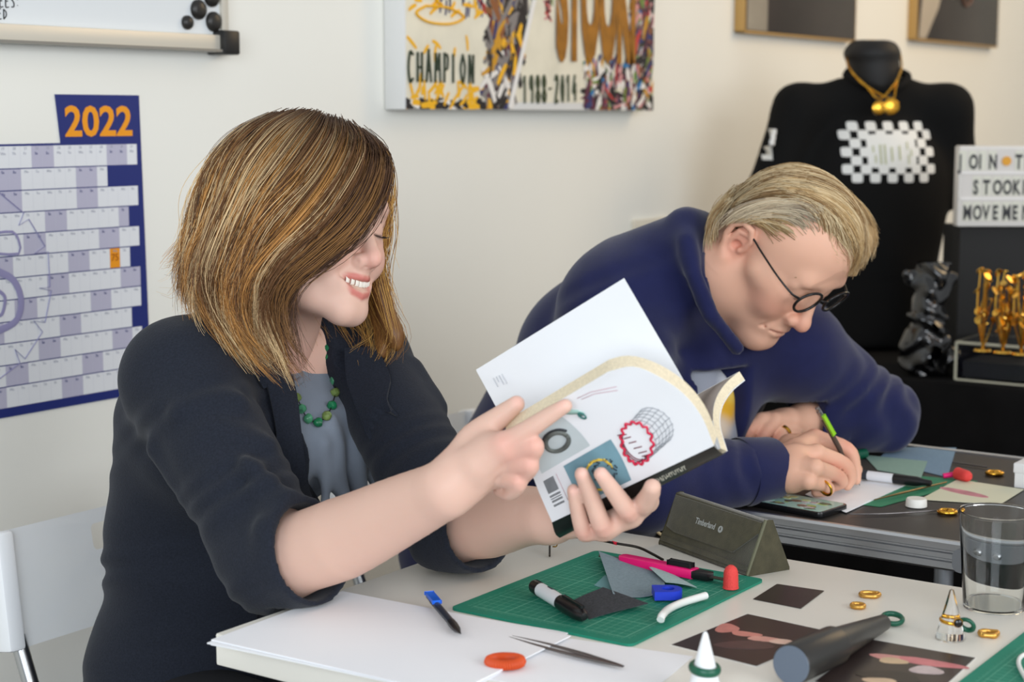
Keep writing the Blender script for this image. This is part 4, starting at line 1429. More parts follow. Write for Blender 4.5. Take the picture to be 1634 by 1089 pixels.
# hair: short, combed back at the sides, a loose quiff in front
MG = {
    'top': [
        [(2.1263, 1.1247, 1.1295), (2.1418, 1.0941, 1.1693), (2.1693, 1.0499, 1.1869), (2.2055, 1.0044, 1.1763), (2.2349, 0.9721, 1.1426), (2.2457, 0.9568, 1.1055), (2.2311, 0.9608, 1.0708)],
        [(2.1040, 1.0985, 1.1445), (2.1276, 1.0627, 1.1740), (2.1438, 1.0231, 1.1796), (2.1736, 0.9848, 1.1605), (2.2029, 0.9614, 1.1269), (2.2106, 0.9506, 1.0902), (2.2044, 0.9565, 1.0623)],
        [(2.0984, 1.0811, 1.1496), (2.1135, 1.0460, 1.1671), (2.1290, 1.0110, 1.1649), (2.1484, 0.9822, 1.1461), (2.1685, 0.9646, 1.1182), (2.1860, 0.9584, 1.0862), (2.1871, 0.9601, 1.0625)],
        [(2.0996, 1.0626, 1.1526), (2.1106, 1.0301, 1.1565), (2.1243, 1.0038, 1.1507), (2.1368, 0.9860, 1.1362), (2.1528, 0.9723, 1.1153), (2.1641, 0.9657, 1.0959)],
    ],
    'side': [
        [(2.1446, 0.9848, 1.1333), (2.1206, 1.0085, 1.1482), (2.0980, 1.0380, 1.1508), (2.0817, 1.0675, 1.1395), (2.0739, 1.0919, 1.1202), (2.0727, 1.1054, 1.0956)],
        [(2.1392, 0.9867, 1.1241), (2.1162, 1.0117, 1.1346), (2.0968, 1.0399, 1.1363), (2.0836, 1.0673, 1.1275), (2.0763, 1.0882, 1.1116), (2.0740, 1.1011, 1.0922)],
        [(2.1311, 0.9968, 1.1172), (2.1133, 1.0165, 1.1226), (2.0991, 1.0380, 1.1277), (2.0905, 1.0574, 1.1275), (2.0839, 1.0788, 1.1184), (2.0768, 1.0978, 1.0956)],
        [(2.1068, 1.0346, 1.0999), (2.0983, 1.0419, 1.1087), (2.0948, 1.0528, 1.1188), (2.0900, 1.0648, 1.1255), (2.0851, 1.0814, 1.1217), (2.0817, 1.0985, 1.0988)],
    ],
    'back': [
        [(2.1203, 1.1121, 1.1521), (2.1035, 1.1224, 1.1306), (2.0944, 1.1251, 1.1091), (2.0923, 1.1236, 1.0901)],
        [(2.1000, 1.0964, 1.1490), (2.0870, 1.1058, 1.1320), (2.0798, 1.1114, 1.1122), (2.0793, 1.1127, 1.0914)],
        [(2.1567, 1.1165, 1.1682), (2.1425, 1.1384, 1.1371), (2.1390, 1.1461, 1.1103), (2.1436, 1.1431, 1.0878)],
        [(2.1975, 1.1127, 1.1759), (2.1945, 1.1459, 1.1481), (2.1927, 1.1597, 1.1205), (2.1918, 1.1536, 1.0889)],
    ],
    'far': [
        [(2.1712, 1.1289, 1.1585), (2.2145, 1.1063, 1.1773), (2.2461, 1.0623, 1.1827), (2.2682, 1.0182, 1.1667), (2.2797, 0.9857, 1.1357), (2.2813, 0.9683, 1.1093), (2.2706, 0.9687, 1.0830)],
        [(2.1976, 1.1425, 1.1526), (2.2528, 1.1202, 1.1694), (2.2892, 1.0774, 1.1719), (2.3115, 1.0324, 1.1539), (2.3125, 0.9977, 1.1248), (2.3028, 0.9791, 1.0987), (2.2878, 0.9779, 1.0770)],
    ]}
co, cc, cr = [], [], []
tm = np.linspace(0, 1, 14)[:, None]
for key, n, lift in (('top', 760, 0.0035), ('side', 620, 0.002), ('back', 420, 0.002), ('far', 500, 0.003)):
    gg = np.stack([resample(g, 14) for g in MG[key]])
    for i in range(len(gg) - 1):
        for c in range(34):
            w = rng.random()
            cl = gg[i] * (1 - w) + gg[i + 1] * w + rng.normal(size=3) * 0.0026 * (0.4 + tm) + np.array([0, 0, 1]) * abs(rng.normal()) * lift * np.sin(np.pi * tm)
            q = rng.random()
            hue = lin(222, 200, 160) if q > 0.55 else (lin(196, 164, 116) if q > 0.25 else lin(150, 118, 78))
            if key == 'side' and i < 2:
                hue = hue * 0.6 + lin(214, 206, 190) * 0.4
            a0 = rng.uniform(0, 0.45) if key != 'back' else rng.uniform(0, 0.3)
            for s in range(n // 34):
                f = cl + rng.normal(size=3) * 0.0024 + rng.normal(size=3) * 0.002 * tm
                x = np.linspace(max(0, a0 + rng.normal() * 0.06), min(1, a0 + rng.uniform(0.5, 0.9)), 14)
                f = np.stack([np.interp(x, tm[:, 0], f[:, k]) for k in range(3)], 1)
                co.append(f)
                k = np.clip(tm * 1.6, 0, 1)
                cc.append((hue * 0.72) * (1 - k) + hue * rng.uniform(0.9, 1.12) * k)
                cr.append(rng.uniform(0.0004, 0.0006))
S = Sculpt((1.95, 0.88, 0.98), (2.40, 1.24, 1.28), 0.004)
S.ell(tuple(MM @ Vector((0, -0.010, 0.026))), (0.0800, 0.0905, 0.0760), 0, R=(MM.to_3x3() * (1 / 1.03)))
S.ell(tuple(MM @ Vector((0, 0.006, 0.046))), (0.0705, 0.0850, 0.0705), 0.02, R=(MM.to_3x3() * (1 / 1.03)))
for key in ('top', 'far'):
    for g in MG[key]:
        gg = resample(g, 10) + np.array([0, 0, -0.010]) + np.array(fwd) * (0.012 if key == 'top' else 0)
        for q in range(4, 9):
            S.cone(gg[q], gg[q + 1], 0.011, 0.009, 0.012)
S.ball(tuple(MM @ Vector((0.052, 0.066, 0.058))), 0.032, 0.01, 's')
S.ell(tuple(MM @ Vector((0, 0.115, -0.045))), (0.085, 0.076, 0.110), 0.008, 's', R=(MM.to_3x3() * (1 / 1.03)))
S.ell(tuple(MM @ Vector((0.07, 0.020, -0.045))), (0.06, 0.060, 0.062), 0.008, 's', R=(MM.to_3x3() * (1 / 1.03)))
S.ell(tuple(MM @ Vector((-0.07, 0.020, -0.045))), (0.06, 0.060, 0.062), 0.008, 's', R=(MM.to_3x3() * (1 / 1.03)))
S.ell(tuple(MM @ Vector((0.088, -0.010, -0.012))), (0.032, 0.024, 0.036), 0.006, 's', R=(MM.to_3x3() * (1 / 1.03)))
co, cc, cr = np.array(co), np.array(cc), np.array(cr)
offs = np.repeat(rng.uniform(0.0012, 0.0065, (len(co), 1)), co.shape[1], 1)
co = push_out(co, S, offs)
lc = apply(MM.inverted(), co.reshape(-1, 3)).reshape(co.shape)
ear = (((lc[..., 1] + 0.011) / 0.021) ** 2 + ((lc[..., 2] + 0.012) / 0.036) ** 2 < 1) & (lc[..., 0] > 0.05)
keep = ~ear.any(1)
co, cc, cr = co[keep], cc[keep], cr[keep]
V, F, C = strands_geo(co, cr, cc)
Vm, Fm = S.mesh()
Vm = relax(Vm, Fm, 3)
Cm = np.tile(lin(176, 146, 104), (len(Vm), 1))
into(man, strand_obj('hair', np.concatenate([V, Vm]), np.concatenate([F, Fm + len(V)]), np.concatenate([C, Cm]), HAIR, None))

# spectacles he wears
spec = empty('spectacles', tuple(MM @ Vector((0, 0.10, 0))), 0, 'dark round framed spectacles worn by the man who is drawing', 'glasses')
BLKPL = mat('black_acetate', (24, 22, 22), 0.25)
for s in (-1, 1):
    ring = [MM @ Vector((0.034 * s + 0.0225 * math.cos(a), 0.102 - 2.2 * (0.034 + 0.0225 * s * math.cos(a) * 1.0 - 0.015) ** 2, 0.004 + 0.0195 * math.sin(a))) for a in [2 * math.pi * k / 36 for k in range(36)]]
    into(spec, tube('rim', ring, 0.0021, BLKPL, None, 8, True))
    c = sum(ring, Vector()) / 36
    into(spec, mesh_obj('lens', [c] + ring, [(0, k + 1, (k + 1) % 36 + 1) for k in range(36)], mat('spectacle_lens', (235, 240, 240), 0.02, trans=1.0, ior=1.02, alpha=0.25), None, True))
    tem = [MM @ Vector(p) for p in ((0.0565 * s, 0.0965, 0.008), (0.068 * s, 0.088, 0.009), (0.0775 * s, 0.060, 0.011), (0.0815 * s, 0.02, 0.013), (0.0835 * s, -0.004, 0.014), (0.083 * s, -0.028, 0.002))]
    into(spec, tube('temple', tem, [0.0018, 0.0016, 0.0014, 0.0014, 0.0016, 0.0016], BLKPL, None, 8, n=5))
into(spec, tube('bridge', [MM @ Vector(p) for p in ((-0.0120, 0.1010, 0.008), (0, 0.1060, 0.010), (0.0120, 0.1010, 0.008))], 0.0014, BLKPL, None, 8, n=6))

# ---------------------------------------------------------------- the book in her hands
bk = empty('open_book', (1.4472, 0.8528, 0.8930), 0, 'thick paperback with printed back cover held open in the woman\'s hands', 'book')
PAPER = mat('book_paper', (238, 239, 241), 0.7, spec=0.2)
PEDGE = mat('page_edges', (226, 212, 184), 0.8, spec=0.1, noise=0.10, nscale=400)
COVER = mat('cover_gloss', (236, 237, 240), 0.35, spec=0.5)
SPINE = mat('black_spine', (22, 24, 24), 0.35)
LP = [(1.4301, 0.9470, 0.8515), (1.4070, 0.9479, 0.8875), (1.3859, 0.9467, 0.9188), (1.3643, 0.9479, 0.9427), (1.3503, 0.9503, 0.9574)]
RP = [(1.4254, 0.7573, 0.9543), (1.4067, 0.7614, 0.9855), (1.3890, 0.7730, 1.0098), (1.3708, 0.7927, 1.0277), (1.3615, 0.8112, 1.0345), (1.3548, 0.8335, 1.0286)]
NV = 25
LPn, RPn = resample(LP, NV), resample(RP, NV)


def sheet(L_, R_, nu=18):
    u = np.linspace(0, 1, nu)
    return L_[None, :, :] * (1 - u)[:, None, None] + R_[None, :, :] * u[:, None, None]


def grid_normal(P):
    du, dv = np.gradient(P, axis=0), np.gradient(P, axis=1)
    n = np.cross(du, dv)
    return n / (np.linalg.norm(n, axis=2, keepdims=True) + 1e-12)


def slab(name, P, t0, t1, mats, parent, bulge=0.0):
    """Thick sheet between offsets t0 and t1 along the normal of grid P. Front, back, edge materials."""
    N_ = grid_normal(P)
    a, b = P + N_ * t0, P + N_ * t1
    nu, nv = P.shape[:2]
    V = np.concatenate([a.reshape(-1, 3), b.reshape(-1, 3)])
    o = nu * nv
    fs, fm = [], []
    I = lambda i, j: i * nv + j
    for i in range(nu - 1):
        for j in range(nv - 1):
            fs.append((I(i, j), I(i, j + 1), I(i + 1, j + 1), I(i + 1, j)))
            fm.append(0)
            fs.append((o + I(i, j), o + I(i + 1, j), o + I(i + 1, j + 1), o + I(i, j + 1)))
            fm.append(1)
    for i in range(nu - 1):
        for j in (0, nv - 1):
            q = (I(i, j), I(i + 1, j), o + I(i + 1, j), o + I(i, j))
            fs.append(q if j == 0 else q[::-1])
            fm.append(2)
    for j in range(nv - 1):
        for i in (0, nu - 1):
            q = (I(i, j), I(i, j + 1), o + I(i, j + 1), o + I(i, j))
            fs.append(q[::-1] if i == 0 else q)
            fm.append(2)
    ob = mesh_obj(name, V, fs, None, None, False, mats=mats, fmat=fm)
    sm_angle(ob.data, 0.9)
    return into(parent, ob)


PC = sheet(LPn, RPn)
NC = grid_normal(PC)
sgn = 1.0 if float(np.dot(NC[9, 12], -np.array(fwd))) > 0 else -1.0         # +1 when the normal already faces away from the pages
cover = slab('back_cover', PC, 0.0, -sgn * 0.0006, [COVER, COVER, COVER], bk)
slab('page_block', PC, -sgn * 0.0007, -sgn * 0.017, [PAPER, PAPER, PEDGE], bk)


def on_cover(u, v, off=0.0004):
    """Point of the back cover: u along the spine, v from spine to fore-edge."""
    fu, fv = u * (PC.shape[0] - 1), v * (NV - 1)
    i, j = min(int(fu), PC.shape[0] - 2), min(int(fv), NV - 2)
    a, b = fu - i, fv - j
    p = (PC[i, j] * (1 - a) * (1 - b) + PC[i + 1, j] * a * (1 - b) + PC[i, j + 1] * (1 - a) * b + PC[i + 1, j + 1] * a * b)
    return p + sgn * NC[i, j] * off


def cover_patch(name, u0, u1, v0, v1, material, off=0.0004, n=8):
    vs = [on_cover(u0 + (u1 - u0) * i / n, v0 + (v1 - v0) * j / n, off) for i in range(n + 1) for j in range(n + 1)]
    fs = [(i * (n + 1) + j, (i + 1) * (n + 1) + j, (i + 1) * (n + 1) + j + 1, i * (n + 1) + j + 1) for i in range(n) for j in range(n)]
    return into(cover_root, mesh_obj(name, vs, fs, material, None, True))


def cover_line(pts, r, off):
    vs, fs = tube_geo([Vector(on_cover(u, v, off)) for u, v in pts], r, 4)
    return vs, fs


def cover_lines(name, lines, r, material, off=0.0007):
    V_, F_ = [], []
    for ln in lines:
        v, f = cover_line(ln, r, off)
        F_ += [tuple(i + len(V_) for i in q) for q in f]
        V_ += v
    return into(cover_root, mesh_obj(name, V_, F_, material, None, True))


cover_root = bk
BLUEPH = mat('print_blue_grey', (120, 160, 174), 0.4, noise=0.25, nscale=18)
GREYPH = mat('print_pale_grey', (196, 206, 208), 0.4, noise=0.06, nscale=20)
cover_patch('printed_photo', 0.20, 0.52, 0.04, 0.43, BLUEPH)
cover_patch('printed_photo', 0.06, 0.40, 0.47, 0.90, GREYPH)
INK = mat('print_ink', (48, 52, 56), 0.5)
RED = mat('print_red', (214, 40, 76), 0.5)
MESHG = mat('print_mesh_grey', (150, 154, 160), 0.5)
# printed bracelet: red scalloped mouth and a grey net running back to the right
el_ = lambda cu, cv, ru, rv, n=40, a0=0.0, a1=2 * math.pi: [(cu + ru * math.cos(a0 + (a1 - a0) * k / n), cv + rv * math.sin(a0 + (a1 - a0) * k / n)) for k in range(n + 1)]
cover_lines('printed_bracelet_mouth', [[(0.635 + (0.085 + 0.008 * math.cos(15 * a)) * math.cos(a) + 0.02 * math.sin(a), 0.300 + (0.168 + 0.013 * math.cos(15 * a)) * math.sin(a)) for a in [2 * math.pi * k / 90 for k in range(91)]]], 0.0014, RED)
cover_lines('printed_bracelet_bars', [el_(0.640 - 0.02 * q, 0.30 - 0.010 * q, 0.074 - 0.012 * q, 0.150 - 0.010 * q, 20, math.pi * 0.65, math.pi * 1.65) for q in range(3)] +
            [[(0.565 + 0.010 * k, 0.30 + 0.13 * math.cos(math.pi * k / 7)), (0.60 + 0.012 * k, 0.285 + 0.13 * math.cos(math.pi * k / 7))] for k in range(8)], 0.0005, mat('print_dark_red', (120, 30, 52), 0.5))
net = []
for q in range(6):
    cu = 0.655 + 0.024 * q
    net.append([(cu + 0.078 * math.cos(a) * (1 + 0.04 * math.cos(18 * a)), 0.302 + 0.010 * q + 0.160 * math.sin(a)) for a in [-math.pi * 0.62 + math.pi * 1.24 * k / 30 for k in range(31)]])
for k in range(13):
    a = -math.pi * 0.6 + math.pi * 1.2 * k / 12
    net.append([(0.655 + 0.078 * math.cos(a) + 0.024 * q + (0.006 if q % 2 else -0.006), 0.302 + 0.010 * q + 0.160 * math.sin(a)) for q in range(6)])
cover_lines('printed_bracelet_net', net, 0.00028, MESHG)
# printed bangle of sticks on the blue photo
sticks = [[(0.37 + 0.085 * math.cos(a) + random.uniform(-.006, .006), 0.205 + 0.135 * math.sin(a) + random.uniform(-.01, .01)) for a in [2 * math.pi * (k + j * 0.37) / 12 for k in range(2)]] for j in range(22)]
cover_lines('printed_bangle', sticks, 0.0010, mat('print_yellow', (222, 188, 70), 0.5))
cover_lines('printed_bangle', [[(a + random.uniform(-.02, .02), b + random.uniform(-.03, .03)), (a + random.uniform(-.02, .02), b + random.uniform(-.03, .03))] for a, b in el_(0.40, 0.215, 0.055, 0.10, 26)], 0.0008, mat('print_slate', (52, 66, 76), 0.5), 0.0009)
# printed stone ring and teal vessel
cover_lines('printed_stone_ring', [el_(0.25, 0.66, 0.075, 0.085, 30)], 0.0030, mat('print_stone', (92, 96, 92), 0.5, noise=0.5, nscale=60), 0.0002)
cover_lines('printed_stone_ring', [el_(0.25, 0.66, 0.100, 0.110, 30, 0.3, 2.6)], 0.0016, INK, 0.0004)
cover_lines('printed_vessel', [[(0.36, 0.93), (0.44, 0.86), (0.49, 0.78), (0.50, 0.73)]], 0.0050, mat('print_teal', (160, 196, 186), 0.5, noise=0.2, nscale=50), -0.003)
cover_lines('printed_vessel', [el_(0.498, 0.735, 0.014, 0.035, 16)], 0.0010, mat('print_deep_teal', (50, 118, 112), 0.5), 0.0018)
# bar code and small print
bars = [[(0.035 + 0.10 * 0, 0.10), (0.035, 0.1)]]
bc = []
for k in range(26):
    vv = 0.13 + 0.0105 * k
    if k in (11, 12):
        continue
    if random.random() < 0.72:
        bc.append([(0.050 + 0.0, vv), (0.118, vv)])
cover_lines('bar_code', bc, 0.0004, INK, 0.0002)
tag(cover_lines('small_print', [[(0.140, 0.13), (0.140, 0.40)], [(0.60, 0.86), (0.68, 0.83), (0.78, 0.74)], [(0.60, 0.90), (0.69, 0.87), (0.80, 0.77)]], 0.0003, mat('print_pink_grey', (196, 150, 160), 0.5), 0.0002), kind='stuff')

# spine panel with white lettering
SA = [(1.4301, 0.9470, 0.8515), (1.4446, 0.9525, 0.8358), (1.4615, 0.9581, 0.8274)]
SB = [(1.4254, 0.7573, 0.9543), (1.4466, 0.7596, 0.9432), (1.4647, 0.7649, 0.9409)]
PS = sheet(resample(SA, 6), resample(SB, 6))
slab('spine', PS, 0.0004, -0.0006, [SPINE, SPINE, SPINE], bk)
GLW = mat('spine_white', (206, 204, 188), 0.5)
V_, F_ = [], []
for t0_, n_ in ((0.26, 4), (0.40, 6), (0.64, 14)):
    for k in range(n_):
        t = t0_ + k * 0.0125
        pa, pb = Vector(SA[0]).lerp(Vector(SB[0]), t), Vector(SA[1]).lerp(Vector(SB[1]), t)
        dirn = (Vector(SB[0]) - Vector(SA[0])).normalized()
        outw = (pb - pa).cross(dirn).normalized()
        if outw.dot(fwd) > 0:
            outw = -outw
        w_ = random.uniform(0.30, 0.42)
        for seg_ in (((0.38, 0.0), (0.38 + w_, 0.0)), ((0.38 + w_ * random.choice((0, 0.5, 1)), 0.0), (0.38 + w_ * random.choice((0, 0.5, 1)), 0.0018))):
            P_ = [pa.lerp(pb, a_) + dirn * b_ + outw * 0.0014 for a_, b_ in seg_]
            v, f = tube_geo(P_, 0.00035, 4)
            F_ += [tuple(i + len(V_) for i in q) for q in f]
            V_ += v
tag(into(bk, mesh_obj('spine_lettering', V_, F_, GLW)), kind='stuff')

# lifted leaf, flat and nearly square on to the camera side
FL = resample([(1.4607, 0.9576, 0.8358), (1.4559, 0.9986, 0.9066), (1.4442, 1.0294, 0.9660), (1.4319, 1.0450, 1.0032)], 12)
FR = resample([(1.4504, 0.7658, 0.9475), (1.4538, 0.8020, 1.0027), (1.4434, 0.8381, 1.0636), (1.4311, 0.8631, 1.1105)], 12)
slab('lifted_leaf', sheet(FL, FR, 12), 0.0, 0.0006, [PAPER, PAPER, PAPER], bk)
slab('lifted_leaf', sheet(FL, FR, 12) + np.array(fwd) * 0.006 + np.array([0, 0, -0.002]), 0.0, 0.0006, [PAPER, PAPER, PAPER], bk)
lf = frame_from((1.4327, 1.0317, 0.9963), Vector(FL[4]) - Vector(FL[11]), Vector(FR[11]) - Vector(FL[11]))
for k in range(4):
    q = lf @ Matrix.Translation((0.004 * 0, -0.0035 * k - 0.0, 0))
    into(bk, box('print_line', (0.004, 0.006 + 0.004 * k, -0.0006), (0.010 + 0.006 * random.random(), 0.0066 + 0.004 * k, 0.0003), mat('print_faint', (196, 198, 204), 0.6), None, 0, M=lf))

# front half falling open to the far side
RF = [(1.4587, 0.7674, 0.9453), (1.4732, 0.7839, 0.9690), (1.4945, 0.7928, 0.9866), (1.5223, 0.7964, 0.9993), (1.5494, 0.7949, 1.0083)]
dAB = Vector((1.4609, 0.9601, 0.8327)) - Vector((1.4587, 0.7674, 0.9453))
LF = [tuple(Vector(p) + dAB * 0.97) for p in RF]
PF = sheet(resample(LF, 16), resample(RF, 16), 12)
nf = grid_normal(PF)
sf = 1.0 if float(np.dot(nf[6, 8], np.array((0, 0, 1)))) > 0 else -1.0
slab('page_block', PF, 0.0, -sf * 0.010, [PAPER, PAPER, PEDGE], bk)
slab('front_cover', PF, -sf * 0.0102, -sf * 0.0110, [COVER, COVER, COVER], bk)
vs = []
n = 6
for i in range(n + 1):
    for j in range(n + 1):
        p = PF[int(round(11 - 4.5 * i / n)), int(round(4 + 10 * j / n))] + sf * nf[6, 8] * 0.0006
        vs.append(p)
into(bk, mesh_obj('printed_photo', vs, [(i * (n + 1) + j, (i + 1) * (n + 1) + j, (i + 1) * (n + 1) + j + 1, i * (n + 1) + j + 1) for i in range(n) for j in range(n)], mat('print_warm_grey', (168, 156, 150), 0.5, noise=0.2, nscale=30), None, True))

# ---------------------------------------------------------------- things on the wall
WX = lambda x, z, y: frame_from((x, y, z), (1, 0, 0), (0, 0, 1))      # frame flat on the wall, x to the right, y up, facing the room


def join_texts(name, items, material, parent):
    """items: (text, size, matrix, kwargs); one lettering mesh."""
    bm = bmesh.new()
    for body, size, M_, kw in items:
        t = text_mesh('lettering', body, size, M_, material, None, 0.0001, **kw)
        bm.from_mesh(t.data)
        me = t.data
        bpy.data.objects.remove(t)
        bpy.data.meshes.remove(me)
    return into(parent, bm_obj(name, bm, material))


# ---- whiteboard
wb = empty('whiteboard', (1.40, 2.03, 1.38), 0, 'whiteboard with handwriting and pale aluminium tray on the cream wall', 'whiteboard')
into(wb, box('writing_surface', (0.72, 2.034, 1.395), (2.070, 2.050, 2.25), mat('board_enamel', (226, 230, 232), 0.25, spec=0.5)))
RAIL = mat('anodised_rail', (222, 216, 202), 0.4, metal=0.25)
into(wb, box('frame_rail', (0.72, 2.018, 1.376), (2.062, 2.034, 1.402), RAIL, None, 0.002))
into(wb, box('frame_rail', (0.72, 2.012, 1.374), (2.062, 2.050, 1.3785), mat('rail_grey_metal', (150, 148, 142), 0.4, metal=0.6)))  # darker grey metal strip along the bottom of the rail
into(wb, box('frame_rail', (2.066, 2.028, 1.40), (2.082, 2.050, 2.25), RAIL, None, 0.002))
into(wb, box('frame_rail', (0.72, 2.028, 2.235), (2.082, 2.050, 2.255), RAIL, None, 0.002))
into(wb, box('corner_cap', (2.050, 2.008, 1.370), (2.088, 2.050, 1.410), mat('black_plastic', (34, 33, 32), 0.4), None, 0.004))
MARKER = mat('marker_ink', (30, 30, 34), 0.5)


def scribble(name, strokes, M_, r, material, parent):
    V_, F_ = [], []
    for st in strokes:
        P_ = smooth_path([M_ @ Vector((a, b, 0)) for a, b in st], 5) if len(st) > 2 else [M_ @ Vector((a, b, 0)) for a, b in st]
        v, f = tube_geo(P_, r, 5)
        F_ += [tuple(i + len(V_) for i in q) for q in f]
        V_ += v
    return into(parent, mesh_obj(name, V_, F_, material))


GLY = {  # handwritten capitals, unit box
    'D': [[(0, 0), (0.05, 1)], [(0.0, 0.98), (0.55, 0.75), (0.6, 0.35), (0.0, 0.0)]],
    'E': [[(0.55, 1), (0.05, 0.98), (0, 0.5), (0.02, 0.0), (0.6, 0.02)], [(0.0, 0.52), (0.45, 0.54)]],
    'S': [[(0.55, 0.9), (0.2, 1), (0.05, 0.75), (0.5, 0.42), (0.45, 0.08), (0.0, 0.05)]],
    ':': [[(0.1, 0.2), (0.12, 0.24)], [(0.1, 0.7), (0.12, 0.74)]],
    'C': [[(0.6, 0.9), (0.25, 1), (0.0, 0.5), (0.2, 0.0), (0.6, 0.12)]],
    'H': [[(0, 0), (0.05, 1)], [(0.6, 0), (0.6, 1)], [(0, 0.5), (0.6, 0.5)]],
    'A': [[(0, 0), (0.3, 1), (0.35, 1), (0.65, 0)], [(0.15, 0.4), (0.5, 0.4)]],
    'M': [[(0, 0), (0.1, 1)], [(0.1, 1), (0.35, 0.4)], [(0.35, 0.4), (0.6, 1)], [(0.6, 1), (0.7, 0)]],
    'P': [[(0.05, 0), (0.1, 1)], [(0.05, 1.0), (0.55, 0.9), (0.5, 0.5), (0.1, 0.45)]],
    'I': [[(0.1, 0), (0.12, 1)]],
    'O': [[(0.3, 1), (0.0, 0.5), (0.3, 0.0), (0.6, 0.5), (0.3, 1)]],
    'N': [[(0, 0), (0.05, 1)], [(0.05, 1), (0.55, 0)], [(0.55, 0), (0.6, 1)]],
    '1': [[(0.0, 0.75), (0.25, 1)], [(0.25, 1), (0.22, 0)]],
    '9': [[(0.5, 0.7), (0.25, 0.5), (0.05, 0.75), (0.3, 1), (0.5, 0.75), (0.4, 0)]],
    '8': [[(0.3, 0.5), (0.05, 0.75), (0.3, 1), (0.5, 0.75), (0.3, 0.5), (0.0, 0.25), (0.3, 0), (0.55, 0.25), (0.3, 0.5)]],
    '-': [[(0.05, 0.5), (0.45, 0.52)]],
    '2': [[(0.05, 0.8), (0.3, 1), (0.5, 0.75), (0.05, 0.0), (0.55, 0.05)]],
    '0': [[(0.3, 1), (0.05, 0.5), (0.3, 0.0), (0.5, 0.5), (0.3, 1)]],
    '4': [[(0.4, 1), (0.0, 0.35), (0.6, 0.38)], [(0.45, 0.7), (0.4, 0)]]}


def hand_text(s, size, adv):
    out, x = [], 0.0
    for ch in s:
        for st in GLY.get(ch, []):
            out.append([((x + a * adv * 0.85) * size, b * size) for a, b in st])
        x += adv
    return out


scribble('handwriting', hand_text('DEES:', 0.0165, 0.62), WX(1.6095, 1.4262, 2.0335), 0.0009, MARKER, wb)
scribble('handwriting', hand_text('ED', 0.0145, 0.62), WX(1.6165, 1.4088, 2.0335), 0.0009, MARKER, wb)
MAGM = mat('magnet_black', (40, 38, 36), 0.35)
for k, (x, z, r, lab) in enumerate(((2.047, 1.4640, 0.0165, 'large black round magnet on whiteboard, topmost of the cluster'), (2.016, 1.4420, 0.0165, 'large black round magnet on whiteboard, left of the pair touching'),
                                    (2.050, 1.4240, 0.0165, 'large black round magnet touching the whiteboard tray corner'), (1.990, 1.4200, 0.0115, 'small black round magnet just above the whiteboard tray'))):
    dz = 0.0 if k != 2 else 0.0
    o = lathe('magnet', [(0, 0.0095), (r * 0.5, 0.0090), (r * 0.85, 0.0070), (r, 0.0035), (r, 0.0), (0, 0)], MAGM, None, 28, M=None)
    o.matrix_world = WX(x, z, 2.0335 if k not in (2, 3) else 2.0335)
    tag(o, lab, 'magnet', 'magnets on the whiteboard')

# ---- year planner
cal = empty('wall_calendar', (1.60, 2.045, 0.83), 0, 'large year planner with navy border and orange 2022 on the wall', 'calendar')
CB, CW, CL = mat('planner_navy', (30, 44, 116), 0.5), mat('planner_white', (232, 234, 238), 0.55), mat('planner_lavender', (190, 188, 208), 0.55)
CO, CG = mat('planner_orange', (244, 158, 28), 0.5), mat('planner_line', (205, 206, 216), 0.6)
XR, PX, ZT0, PZ = 1.887, 0.02095, 1.225, 0.0324
bm = bmesh.new()
vs = [(1.20, 1.2265), (1.735, 1.2285), (1.727, 1.302), (1.8955, 1.302), (1.900, 1.06), (1.904, 0.822), (1.20, 0.822)]
f = bm.faces.new([bm.verts.new((x, 2.0475, z)) for x, z in vs])
r = bmesh.ops.extrude_face_region(bm, geom=[f])
for v in r['geom']:
    if isinstance(v, bmesh.types.BMVert):
        v.co.y = 2.0497
into(cal, bm_obj('poster_sheet', bm, CB))
import calendar as _cal
gv, gf = [], []


def quad(vs_, fs_, x0, x1, z0, z1, y):
    o = len(vs_)
    vs_ += [(x0, y, z0), (x1, y, z0), (x1, y, z1), (x0, y, z1)]
    fs_.append((o, o + 1, o + 2, o + 3))


cols_ = [XR - (32 - dd) * PX for dd in range(1, 33)]
rows_ = []
for mth in range(1, 13):
    rows_ += [ZT0 - (mth - 1) * PZ - (0.0016 if mth > 1 else 0), ZT0 - mth * PZ]
pv = [(x, 2.0472, z) for z in rows_ for x in cols_]
pf, pm_ = [], []
for r_ in range(len(rows_) - 1):
    for c_ in range(len(cols_) - 1):
        a_ = r_ * len(cols_) + c_
        pf.append((a_, a_ + len(cols_), a_ + len(cols_) + 1, a_ + 1))
        mth, dd = r_ // 2 + 1, c_ + 1
        if r_ % 2 or dd > _cal.monthrange(2022, mth)[1]:
            pm_.append(0)
        elif mth == 6 and dd == 29:
            pm_.append(3)
        else:
            pm_.append(2 if _cal.weekday(2022, mth, dd) >= 5 else 1)
into(cal, mesh_obj('printed_month_grid', pv, pf, None, None, mats=[CB, CW, CL, CO], fmat=pm_))
labels, num = [], []
for mth in range(1, 13):
    zt = ZT0 - (mth - 1) * PZ - (0.0016 if mth > 1 else 0)
    zb = ZT0 - mth * PZ
    nd = _cal.monthrange(2022, mth)[1]
    for dday in range(8, nd + 1):
        x0 = XR - (32 - dday) * PX
        wd = _cal.weekday(2022, mth, dday)
        we = wd >= 5
        quad(gv, gf, x0 + PX - 0.0003, x0 + PX, zb, zt, 2.0469)
        if dday >= 17:
            labels.append((('Mo', 'Tu', 'We', 'Th', 'Fr', 'Sa', 'Su')[wd], 0.0062, WX(x0 + 0.006, zt - (0.0062 if mth > 1 else 0.013), 2.0468), {}, we))
            if mth == 1:
                num.append((str(dday), 0.0062, WX(x0 + 0.007, zt - 0.0055, 2.0468), {}))
tag(into(cal, mesh_obj('cell_lines', gv, gf, CG)), kind='stuff')
